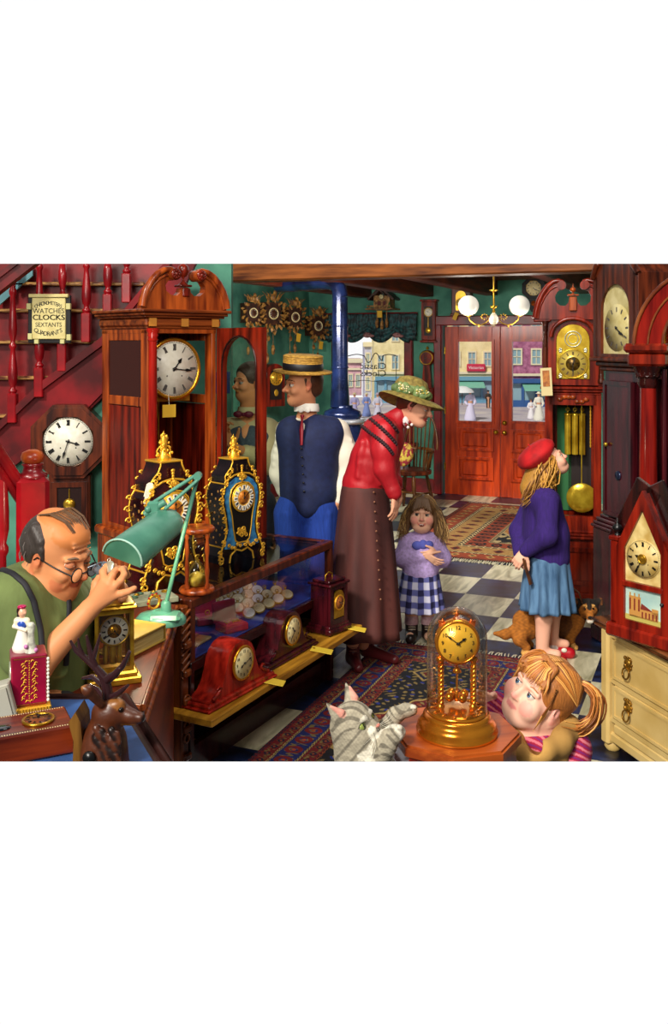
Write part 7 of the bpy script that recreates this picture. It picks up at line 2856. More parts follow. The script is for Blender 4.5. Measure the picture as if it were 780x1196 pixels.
 for s_ in (-1, 1):
  rb.ball((s_ * .095, -.08, .02), (.03, .018, .026), 0, 10, RYm(s_ * 30))
 rb.build('ribbon', mat('sage_ribbon', '#7f9458', .6, kind='noise', col2='#4c6434', scale=20), t)
 fl_ = MB(X)
 rnd = random.Random(8)
 for i in range(70):
  cx = rnd.choice((-.052, .052))
  fl_.ball((cx + rnd.uniform(-.036, .036), -.122 + rnd.uniform(-.008, .008), .022 + rnd.uniform(-.018, .018)), .0052, i % 3 == 0 and 1 or 0, 6)
 fl_.build('flowers', [mat('cream_blossom', '#e4dcae', .8), mat('yellow_blossom', '#b8a040', .8)], t)
woman()

# ---------------------------------------------------------------- small child in lilac
def toddler():
 D = 5.9
 base = Vector((P(490, 400, D).x, D, 0))
 t = thing('person', 'small child in a lilac sweater and blue checked skirt clasping hands in mid-floor', 'person', base)
 W = lambda px, py, dd=0.0: P(px, py, D + dd) - base
 hx = HM(W(493, 601, 0), (-.12, -.98, .12), (.05, .12, .99), .235)
 b = Blob()
 S, BL = '#f0b898', '#f0a08c'
 head(b, hx, S, '#dc7c6c', BL, child=True, smile=True)
 o = with_x(b, hx)
 b.ell((0, -.37, -.262), (.05, .05, .028), '#7c1c1c', .01)
 b.X = o
 b.cap(W(493, 612), W(493, 628, .01), .04, .045, S, .02)
 b.cap(W(482, 632), W(503, 632), .05, .05, S, .03)
 b.cap(W(492, 640), W(491, 672), .08, .08, S, .04)
 for s in (-1, 1):
  b.chain([W(490 + s * 9, 680), W(490 + s * 9.5, 712), W(490 + s * 9.5, 738)], [.055, .042, .034], S, .02)
  b.cap(W(490 + s * 9.5, 742), W(490 + s * 11, 744, -.07), .03, .028, S, .02)
 al = [W(476, 634), W(470, 652, -.02), W(496, 648, -.11)]
 ar = [W(508, 634), W(516, 652, -.02), W(505, 646, -.11)]
 b.chain(al, [.038, .034, .024], S, .02)
 b.chain(ar, [.038, .034, .024], S, .02)
 hand(b, W(498, 648, -.125), (.75, -.35, -.5), (.2, .6, .3), .72, (16, 18, 20, 22), S, 1, 8)
 hand(b, W(509, 643, -.12), (-.85, -.2, -.35), (0, .9, .1), .68, (24, 28, 30, 30), S, -1, 6)
 b.build('body', MSKIN, t, .004)
 face_parts(t, hx, '#3c2c1c', '#6a4424', '#dc9c80', teeth=True, look=(-.1, .15), browth=.009)
 # hair
 h = Blob()
 with_x(h, hx)
 HC = '#6a4a28'
 h.ell((0, .09, .16), (.40, .43, .385), HC, .04)
 h.ell((0, .2, -.15), (.36, .25, .36), HC, .05)
 h.ell((0, -.40, -.1), (.33, .3, .40), sub=True, k=.04)
 for s in (-1, 1):
  h.cap((s * .33, -.05, .1), (s * .42, .0, -.55), .09, .07, HC, .04)
 for i in range(7):
  x = -.24 + i * .08
  h.cap((x * .6, -.27, .42), (x, -.375, .2 - .03 * abs(i - 3)), .045, .03, HC, .02)
 h.build('hair', HAIRM('hair_brown'), t, .0038)
 lk = MB(hx)
 rnd = random.Random(6)
 for i in range(230):
  s = 1 if rnd.random() < .58 else -1
  a0 = rnd.uniform(.05, 1.0)
  p0 = Vector((s * .36 * math.sin(a0), -.12 + rnd.uniform(0, .3), .12 + .38 * math.cos(a0)))
  out = rnd.uniform(.0, .22) * (1.3 if s > 0 else .8)
  p1 = Vector((s * (.41 + out * .4), rnd.uniform(-.18, .15), rnd.uniform(-.1, .15)))
  p2 = Vector((s * (.43 + out), rnd.uniform(-.2, .1), -.35 + rnd.uniform(-.1, .1)))
  p3 = p2 + Vector((s * rnd.uniform(-.12, .12), rnd.uniform(-.05, .05), -.3 + rnd.uniform(-.12, .1)))
  lk.tube([p0, p1, p1.lerp(p2, .5) + Vector((rnd.uniform(-.05, .05), 0, 0)), p2, p3], [.007, .011, .010, .009, .002], 4, i % 3)
 for i in range(120):
  a = rnd.uniform(-1.2, 1.2)
  s = 1 if a > 0 else -1
  ca, sa = math.cos(a), math.sin(a)
  y = rnd.uniform(-.3, .3)
  pts = []
  for q in (0, .35, .7, 1):
   th = abs(a) * .2 + q * 1.25
   cy = math.sqrt(max(.05, 1 - (y / .44) ** 2))
   pts.append((s * .41 * math.sin(th) * cy, .09 + y, .16 + .395 * math.cos(th) * cy))
  lk.tube(pts, [.004, .009, .009, .005], 4, i % 3)
 lk.build('hair_locks', [mat('lock_brown', '#5c4020', .5), mat('lock_fair', '#c49c5c', .5), mat('lock_mid', '#8c6434', .5)], t)
 # sweater
 s = Blob()
 LI = '#c4aae4'
 s.cap(W(481, 636), W(505, 636), .066, .066, LI, .04)
 s.cap(W(492, 642), W(491, 664), .112, .118, LI, .05)
 s.chain([al[0], al[1], al[2].lerp(al[1], .15)], [.058, .056, .038], LI, .025)
 s.chain([ar[0], ar[1], ar[2].lerp(ar[1], .15)], [.058, .056, .038], LI, .025)
 s.cap(W(493, 624), W(493, 628), .05, .062, LI, .02)
 s.build('sweater', KNIT, t, .005)
 ap = MB()
 for cx, cy, rx, rz in ((487, 637, 6, 5), (494, 636, 5, 5.5), (501, 636, 5, 4.5)):
  ap.ball(W(cx, cy, -.108), (rx * .0055, .018, rz * .0055), 0, 14)
 ap.build('sweater_motif', mat('motif_blue', '#5c64c0', .9), t)
 ct = W(491, 664)
 def plaid(c):
  a = np.arctan2(c[:, 1] - ct.y, c[:, 0] - ct.x) * 10.5
  z = (c[:, 2]) * 42
  A = (np.sin(a * 1.0) > 0).astype(float)
  B = (np.sin(z * 1.9) > 0).astype(float)
  w_ = np.array(lin('#d4d4ea'))
  n_ = np.array(lin('#20204c'))
  m_ = np.array(lin('#6468a8'))
  q = (A + B)[:, None]
  return np.where(q == 0, w_, np.where(q == 1, m_, n_))
 skirt('skirt', t, mat('plaid_cloth', kind='vcol', rough=.9), W(491, 664), (.115, .11), W(490, 711), (.155, .14), 14, .008, 40, 420, plaid)
 for s_ in (-1, 1):
  MB().tube([W(490 + s_ * 9.5, 704), W(490 + s_ * 9.5, 718), W(490 + s_ * 9.5, 728)], [.046, .042, .045], 14).build('sock', mat('pink_sock', '#d8b4b8', .9, kind='noise', col2='#b88c98', scale=40), t)
  bo_ = Blob()
  a = W(490 + s_ * 9.5, 726)
  a2 = Vector((a.x, a.y, .04))
  bo_.cap(a, a2, .042, .038, '#241a18', .02)
  bo_.cap(a2, a2 + Vector((s_ * .015, -.085, -.006)), .036, .032, '#241a18', .02)
  bo_.build('boot', mat('boot_leather'), t, .004)
  lc = MB()
  for i in range(4):
   c = a.lerp(a2, .1 + i * .2)
   lc.tube([c + Vector((-.022, -.034, 0)), c + Vector((0, -.043, .003)), c + Vector((.022, -.034, 0))], .003, 5)
  lc.build('laces', mat('pale_lace', '#c8b8a0', .7), t)
toddler()

# ---------------------------------------------------------------- girl in the red beret
def beret_girl():
 D = 5.5
 base = Vector((P(637, 400, D).x, D, 0))
 t = thing('person', 'child in a red beret and purple knitted jacket looking up, hands behind the back', 'person', base)
 W = lambda px, py, dd=0.0: P(px, py, D + dd) - base
 hx = HM(W(643, 538, 0), (.84, -.12, .52), (-.52, 0, .84), .21)
 b = Blob()
 S, BL = '#f0b498', '#ec907c'
 head(b, hx, S, '#d06c60', BL, child=True)
 b.cap(W(641, 550), W(636, 572, .01), .045, .05, S, .03)
 b.cap(W(632, 580, -.1), W(632, 580, .1), .055, .055, S, .03)
 b.cap(W(633, 590), W(636, 650), .09, .09, S, .04)
 b.chain([W(637, 670, -.05), W(635, 720, -.05), W(633, 758, -.05)], [.066, .050, .036], S, .02)
 b.chain([W(644, 670, .09), W(645, 715, .09), W(645, 746, .09)], [.066, .050, .036], S, .02)
 b.cap(W(633, 762, -.05), W(650, 764, -.07), .03, .026, S, .02)
 b.cap(W(645, 750, .09), W(660, 752, .09), .03, .026, S, .02)
 an = [W(640, 584, -.13), W(638, 625, -.17), W(612, 645, -.1)]
 af = [W(625, 584, .12), W(607, 620, .12), W(608, 650, -.03)]
 b.chain(an, [.045, .038, .026], S, .02)
 b.chain(af, [.045, .038, .026], S, .02)
 hand(b, W(613, 644, -.11), (-.6, -.1, -.75), (.3, .7, -.2), .85, (40, 42, 45, 45), S, 1, 4)
 hand(b, W(609, 640, -.05), (-.25, -.3, -.9), (.8, -.2, 0), .85, (35, 38, 40, 42), S, -1, 4)
 b.build('body', MSKIN, t, .0045)
 face_parts(t, hx, '#3c4c5c', '#a0703c', '#dc9c80', browth=.008)
 h = Blob()
 o = with_x(h, hx)
 HC = '#b88434'
 h.ell((0, .12, .1), (.37, .40, .36), HC, .04)
 h.ell((0, -.38, -.1), (.5, .27, .45), sub=True, k=.03)
 h.X = o
 h.cap(W(632, 545), W(622, 570, .0), .08, .075, HC, .03)
 h.build('hair', HAIRM('hair_brown'), t, .005)
 lk = MB()
 rnd = random.Random(12)
 for i in range(280):
  q = rnd.random()
  p0 = W(628 + q * 22, 536 + rnd.uniform(-4, 8), rnd.uniform(-.08, .06))
  e = rnd.random()
  p3 = W(607 + e * 42, 588 - abs(e - .1) * 22 + rnd.uniform(-6, 6), rnd.uniform(-.12, .06))
  m1 = p0.lerp(p3, .35) + Vector((rnd.uniform(-.03, .02), -.04, .0))
  m2 = p0.lerp(p3, .7) + Vector((rnd.uniform(-.03, .03), -.03, -.02))
  lk.tube([p0, m1, m2, p3], [.003, .0045, .004, .001], 4, i % 3)
 lk.build('hair_locks', [mat('lock_gold', '#d8a040', .5), mat('lock_straw', '#b07c2c', .5), mat('lock_amber', '#7c4c18', .5)], t)
 s = Blob()
 PU = '#32186c'
 s.cap(W(632, 582, -.09), W(632, 582, .1), .07, .07, PU, .05)
 s.cap(W(633, 590), W(638, 625, .0), .115, .125, PU, .06)
 s.cap(W(638, 625), W(640, 650), .125, .128, PU, .05)
 s.chain([an[0], an[1], an[2].lerp(an[1], .12)], [.066, .062, .044], PU, .03)
 s.chain([af[0], af[1], af[2].lerp(af[1], .12)], [.066, .06, .044], PU, .03)
 s.cap(W(637, 569), W(634, 574), .055, .065, PU, .02)
 s.build('jacket', mat('ribbed_knit', kind='vcol', rough=.9, col2='#000', scale=7, stretch=(14, 14, 1.2), bump=.8), t, .0055)
 skirt('skirt', t, mat('denim', '#5f86ac', .9, kind='noise', col2='#36587c', scale=6, stretch=(5, 5, .8)), W(639, 648), (.125, .125), W(639, 711), (.152, .165), 12, .016, 18, 200, None, .004)
 for px, py, dd, dx in ((633, 762, -.05, .11), (645, 750, .09, .1)):
  bo_ = Blob()
  a = W(px, py, dd)
  a2 = Vector((a.x, a.y, .032))
  bo_.cap(a2, a2 + Vector((dx, -.02, -.004)), .036, .034, '#b01020', .02)
  bo_.cap(a2 + Vector((0, 0, .01)), a2 + Vector((0, 0, .03)), .034, .036, '#e8dcd4', .004)
  bo_.build('shoe', mat('red_shoe', kind='vcol', rough=.35), t, .004)
  MB().ball(a2 + Vector((.06, -.045, .022)), (.018, .01, .014), 0, 10).build('shoe_buckle', WHITE, t)
 X = Matrix.Translation(W(627, 532, -.0)) @ RYm(-38)
 q = MB(X)
 q.lathe([(.085, -.045), (.09, -.035), (.125, -.005), (.128, .02), (.10, .052), (.05, .066), (0, .07)], 34, 0, Matrix.Diagonal((1, .95, 1, 1)))
 q.cyl((0, 0, .066), (.0, 0, .085), .004)
 q.build('beret', mat('red_felt', '#c81018', .8, kind='noise', col2='#980810', scale=14), t)
 st_ = thing('walking_stick', 'short brown leather lead held behind the back of the child in the beret', 'leash', W(611, 652, -.13) + base)
 MB().tube([(0, 0, 0), (.02, -.0, -.07), (.045, 0, -.15)], [.011, .014, .017], 8, 0, False, .5).build('strap', mat('brown_leather', '#6c4020', .4, kind='noise', col2='#3c2010', scale=12), st_)
 bd = MB()
 st2 = thing('dog_lead', 'thin brown lead arching from behind the blue skirt to the dog', 'leash', W(611, 652, -.13) + base)
 bd.tube([P(668, 686, 5.75) - (W(611, 652, -.13) + base), P(676, 692, 5.72) - (W(611, 652, -.13) + base), P(680, 705, 5.72) - (W(611, 652, -.13) + base)], .006, 6)
 bd.build('lead', mat('brown_leather'), st2)
 st_.name = 'leather_leash'
beret_girl()

# ---------------------------------------------------------------- dog
def dog():
 D = 5.78
 base = Vector((P(645, 400, D).x, D, 0))
 t = thing('dog', 'small tan and black dog standing behind the child in the beret', 'dog', base)
 W = lambda px, py, dd=0.0: P(px, py, D + dd) - base
 b = Blob()
 TN, BK, LT, DK = '#a8641c', '#1c120c', '#d8a054', '#6a3c14'
 b.cap(W(617, 727, -.08), W(640, 728, -.03), .075, .078, TN, .05)
 b.cap(W(640, 728, -.03), W(664, 727, .03), .078, .085, DK, .05)
 b.cap(W(612, 726, -.10), W(616, 735, -.09), .07, .065, TN, .04)
 b.cap(W(628, 716, -.05), W(660, 714, .02), .05, .055, BK, .03)
 b.cap(W(666, 724, .03), W(680, 712, .0), .06, .055, BK, .04)
 b.cap(W(662, 735, .0), W(672, 726, -.02), .05, .05, TN, .03)
 # head facing the viewer
 b.ell(W(687, 710, -.03), (.062, .055, .058), BK, .02)
 b.ell(W(687, 713, -.06), (.05, .04, .045), TN, .02)
 b.cap(W(688, 714, -.08), W(689, 722, -.135), .03, .022, TN, .02)
 b.ell(W(689, 725.5, -.14), (.022, .018, .016), '#e8e0d0', .01)
 b.ell(W(689, 721.5, -.158), (.014, .01, .010), '#0c0808', .004)
 b.cap(W(687.5, 702, -.07), W(688.5, 712, -.105), .012, .008, BK, .01)
 for s in (-1, 1):
  b.ell(W(687.5 + s * 5.5, 707.5, -.088), (.012, .008, .008), LT, .006)
  b.cap(W(687 + s * 8, 704, -.02), W(687 + s * 14, 701, -.02), .022, .014, BK, .015)
  b.cap(W(687 + s * 14, 701, -.02), W(687 + s * 15.5, 706, -.035), .014, .008, DK, .01)
 # legs
 b.chain([W(611, 736, -.13), W(606, 747, -.17), W(615, 756, -.17)], [.05, .034, .024], TN, .02)
 b.cap(W(615, 757, -.17), W(612, 771, -.17), .022, .019, TN, .012)
 b.cap(Vector((W(612, 771, -.17).x, -.17, .018)), Vector((W(615, 771, -.17).x, -.2, .014)), .019, .018, LT, .01)
 b.chain([W(618, 738, -.02), W(612, 746, -.02), W(619, 753, -.01)], [.045, .03, .022], TN, .02)
 b.cap(W(619, 753, -.01), Vector((W(617, 753).x, -.01, .02)), .02, .018, DK, .012)
 b.chain([W(668, 736, -.03), W(666, 748, -.03)], [.04, .025], TN, .02)
 b.cap(W(666, 748, -.03), Vector((W(667, 748).x, -.03, .02)), .022, .019, TN, .012)
 b.cap(Vector((W(667, 748).x, -.03, .016)), Vector((W(669, 748).x, -.065, .014)), .019, .017, LT, .01)
 b.chain([W(662, 737, .08), W(659, 748, .08)], [.035, .023], DK, .02)
 b.cap(W(659, 748, .08), Vector((W(659, 748).x, .08, .02)), .02, .018, DK, .012)
 b.chain([W(608, 728, -.11), W(600, 737, -.14), W(590, 741, -.16), W(578, 740, -.18)], [.026, .03, .028, .012], TN, .02)
 def fur(p, c):
  n_ = np.sin(p[:, 0] * 190 + 3 * np.sin(p[:, 2] * 70)) * np.sin(p[:, 2] * 160 + p[:, 1] * 90)
  return c * (1 + .22 * n_)[:, None]
 b.build('coat', mat('dog_fur', kind='vcol', rough=.9, col2='#000', scale=30, stretch=(1, 1, 3), bump=.6), t, .004, fur)
 e = MB()
 for s in (-1, 1):
  e.ball(W(687.7 + s * 5, 711, -.1), .0075, 0, 10)
 e.build('eye', mat('glass_eye'), t)
dog()

# ---------------------------------------------------------------- clockmaker at the desk
def clockmaker():
 D = 2.95
 base = Vector((P(40, 400, D).x, D + .05, 0))
 t = thing('person', 'balding person in glasses and green shirt bent over a watch at the work desk', 'person', base)
 W = lambda px, py, dd=0.0: P(px, py, D + dd) - base
 f = Vector((.84, -.42, -.34))
 hx = HM(W(69, 645, 0), f, (.22, -.18, .95), .262)
 S, BL, OR = '#d89060', '#cc7850', '#cf8048'
 b = Blob()
 head(b, hx, S, '#a85438', BL, old=True)
 o = with_x(b, hx)
 b.ell((0, -.09, -.33), (.2, .2, .13), S, .08)
 b.ell((0, -.085, .28), (.27, .24, .17), OR, .06)
 b.ell((0, .08, .37), (.24, .28, .125), OR, .06)
 b.ell((0, -.12, -.30), (.25, .2, .14), S, .08)
 for s in (-1, 1):
  b.cap((s * .1, -.36, -.14), (s * .15, -.31, -.26), .03, .03, S, .03)
  b.ell((s * .16, -.23, -.25), (.09, .08, .08), BL, .06)
 for i in range(3):
  b.cap((-.14, -.335 + i * .02, .19 + i * .05), (.14, -.335 + i * .02, .19 + i * .05), .012, .012, S, .03)
 b.X = o
 b.cap(W(57, 665, .02), W(42, 700, .06), .075, .085, S, .04)
 b.cap(W(18, 705, -.06), W(68, 702, .18), .085, .085, S, .05)
 b.cap(W(38, 725, .08), W(30, 830, .1), .17, .18, S, .08)
 an = [W(10, 705, -.12), W(38, 785, -.14), W(104, 712, -.08)]
 af = [W(78, 692, .22), W(112, 742, .25), W(140, 690, .18)]
 b.chain([an[0], an[1]], [.062, .048], S, .03)
 b.chain([an[1], an[2]], [.048, .031], S, .02)
 b.chain(af, [.058, .044, .03], S, .02)
 # near hand: back to the viewer, finger tips up round the watch
 hs = 1.05
 w_ = an[2]
 d_ = (W(131, 684, -.08) - w_).normalized()
 kn = [W(122, 678, -.09), W(127, 682, -.10), W(131, 688, -.10), W(134, 695, -.095)]
 tips = [[W(120, 668, -.07), W(124, 662, -.05), W(130, 660, -.035)],
   [W(131, 672, -.09), W(135, 666, -.06), W(134, 661, -.04)],
   [W(141, 678, -.10), W(145, 671, -.08), W(143, 664, -.055)],
   [W(143, 693, -.10), W(150, 691, -.095), W(157, 687, -.085)]]
 for k_, tp in zip(kn, tips):
  b.cap(w_, k_, .023, .0145, S, .012)
  r_ = .0125
  p = k_
  for q in tp:
   b.cap(p, q, r_, r_ * .9, S, .005)
   r_ *= .9
   p = q
 b.chain([w_ + Vector((.01, -.0, .01)), W(113, 682, -.05), W(119, 671, -.03), W(124, 664, -.03)], [.018, .015, .013, .010], S, .008)
 # far hand under the lamp
 hand(b, af[2], (.0, -.55, .6), (-.6, -.5, -.3), 1.0, (26, 30, 32, 34), S, 1, 5)
 for i in range(3):
  q0 = W(136 + i * 6, 672, .1)
  b.chain([q0, W(133 + i * 6, 665, .04), W(130 + i * 6, 666, .0)], [.0125, .0115, .010], S, .005)
 b.chain([W(20, 830, .0), W(70, 850, -.1), ], [.12, .09], S, .04)
 b.chain([W(30, 830, .2), W(80, 850, .15), ], [.12, .09], S, .04)
 b.build('body', MSKIN, t, .0042)
 face_parts(t, hx, '#3c3024', '#7a6450', '#c87c54', closed=.85)
 h = Blob()
 with_x(h, hx)
 GR = '#3c3430'
 h.ell((0, .17, .08), (.372, .34, .37), GR, .04)
 for s in (-1, 1):
  h.cap((s * .315, -.0, .12), (s * .31, -.04, .0), .05, .025, GR, .03)
  h.cap((s * .3, .05, .2), (s * .28, .2, .3), .07, .07, GR, .04)
 h.ell((0, -.10, .52), (.24, .40, .26), sub=True, k=.04)
 h.ell((0, -.42, .0), (.6, .34, .7), sub=True, k=.04)
 h.ell((.34, .03, -.05), (.06, .07, .1), sub=True, k=.02)
 h.ell((-.34, .03, -.05), (.06, .07, .1), sub=True, k=.02)
 h.build('hair', HAIRM('hair_grey_brown', (30, 30, 12)), t, .0038)
 st = MB(hx)
 rnd = random.Random(9)
 for i in range(26):
  x = rnd.uniform(-.2, .2)
  st.tube([(x, .28, .42), (x * 1.05, .1, .515), (x * .9 + .02, -.1, .495), (x * .8 + .03, -.24, .40)], [.006, .007, .006, .002], 5)
 for i in range(60):
  a = rnd.uniform(-2.6, 2.6)
  z = rnd.uniform(-.15, .3)
  w0_ = math.sqrt(max(.05, 1 - ((z - .08) / .37) ** 2))
  p = Vector((.374 * math.sin(a) * w0_, .17 + .342 * math.cos(a) * w0_, z))
  if p.y < .0:
   continue
  st.tube([p, p + Vector((0, .006, -.06)), p + Vector((0, -.01, -.12))], [.004, .009, .002], 5, 1)
 st.build('hair_strands', [mat('strand_dark', '#5a3c20', .6), mat('strand_grey', '#78706c', .6)], t)
 # spectacles with a loupe
 g = MB(hx)
 for s in (-1, 1):
  g.ring((s * .135, -.445, -.055), .085, .009, 0, 28, 6, RX(-8))
  g.tube([(s * .22, -.44, -.04), (s * .31, -.25, .0), (s * .345, .02, .02), (s * .345, .06, -.03)], .009, 6)
 g.tube([(-.05, -.45, -.05), (0, -.475, -.03), (.05, -.45, -.05)], .008, 6)
 g.build('spectacles', BLACK, t)
 l = MB(hx)
 for s in (-1, 1):
  l.lathe([(.08, 0), (.08, .006)], 24, 0, T(s * .135, -.445, -.055) @ RX(82))
 l.build('lenses', GLASS, t)
 lp = MB(hx)
 lp.lathe([(.04, 0), (.055, .03), (.05, .08), (.065, .11), (.065, .13)], 20, 0, T(.14, -.46, -.02) @ RX(95), cap=False)
 lp.lathe([(.03, 0), (.045, .03), (.045, .06)], 20, 0, T(.22, -.5, .03) @ RX(100), cap=False)
 lp.tube([(-.0, -.47, .02), (.1, -.5, .05), (.2, -.5, .05)], .01, 6)
 lp.build('loupe', mat('steel', '#8c98a4', .2, .7), t)
 # shirt
 s = Blob()
 GN = '#6a7a44'
 s.cap(W(16, 707, -.06), W(70, 704, .18), .105, .10, GN, .07)
 s.cap(W(38, 727, .08), W(28, 830, .1), .195, .205, GN, .09)
 s.cap(an[0], an[0].lerp(an[1], .72), .088, .078, GN, .04)
 s.cap(af[0], af[0].lerp(af[1], .62), .086, .072, GN, .04)
 rnd = random.Random(21)
 for i in range(22):
  x, y = rnd.uniform(20, 78), rnd.uniform(715, 770)
  s.cap(W(x, y, -.075), W(x + rnd.uniform(-4, 10), y + rnd.uniform(14, 34), -.075), .012, .009, GN, .03)
 s.cap(W(52, 662, -.03), W(64, 684, -.12), .05, .05, sub=True, k=.02) if False else None
 sho = s.build('shirt', mat('olive_cotton', kind='vcol', rough=.9, col2='#000', scale=6, bump=.9, bd=.03, stretch=(1, 1, .45)), t, .0055, smooth=2)
 c = Blob()
 nb = W(47, 693, .03)
 c.chain([W(30, 668, .12), W(27, 684, .03), W(35, 701, -.03), W(50, 709, -.065)], [.02, .026, .026, .012], '#74844c', .02)
 c.chain([W(60, 688, .15), W(69, 697, .07), W(66, 705, .0), W(55, 710, -.06)], [.02, .022, .02, .012], '#74844c', .02)
 c.chain([W(30, 668, .12), W(48, 672, .2), W(62, 688, .15)], [.02, .022, .02], '#74844c', .02)
 c.build('collar', mat('olive_cotton'), t, .0045)
 br = MB()
 strip(br, [sho], base, [(-4, 664), (14, 671), (28, 683), (38, 702), (46, 735), (50, 775)], .010, .004, 3)
 strip(br, [sho], base, [(77, 690), (80, 705), (79, 740), (76, 780)], .009, .004, 3)
 br.build('braces', mat('dark_webbing', '#14141c', .7), t)
 # trousers, seated
 r = Blob()
 r.cap(W(25, 835, .05), W(75, 850, -.08), .13, .1, '#2c2a2c', .04)
 r.cap(W(30, 835, .2), W(85, 850, .15), .13, .1, '#2c2a2c', .04)
 r.build('trousers', mat('navy_wool'), t, .01)
 o = thing('pocket_watch', 'silver watch being repaired between the fingers of the clockmaker', 'watch', P(129, 663, D - .055), 0, rot=(R(60), R(-30), R(-20)))
 MB().lathe([(.014, 0), (.02, .004), (.02, .008), (.016, .01), (0, .011)], 22).ring((0, .025, .004), .006, .0015, 0, 14, 6, RX(90)).build('case', mat('silvered'), o)
clockmaker()
# stool under the clockmaker
t = thing('stool', 'wooden stool under the clockmaker, behind the desk', 'stool', (P(5, 400, 3.0).x, 3.05, 0))
MB().lathe([(.17, .55), (.18, .57), (.17, .60)], 24).build('seat', WOODB, t)
for i in range(4):
 a = PI / 4 + i * PI / 2
 MB().cyl((.2 * math.cos(a), .2 * math.sin(a), 0), (.12 * math.cos(a), .12 * math.sin(a), .56), .018).build('leg', WOODB, t)

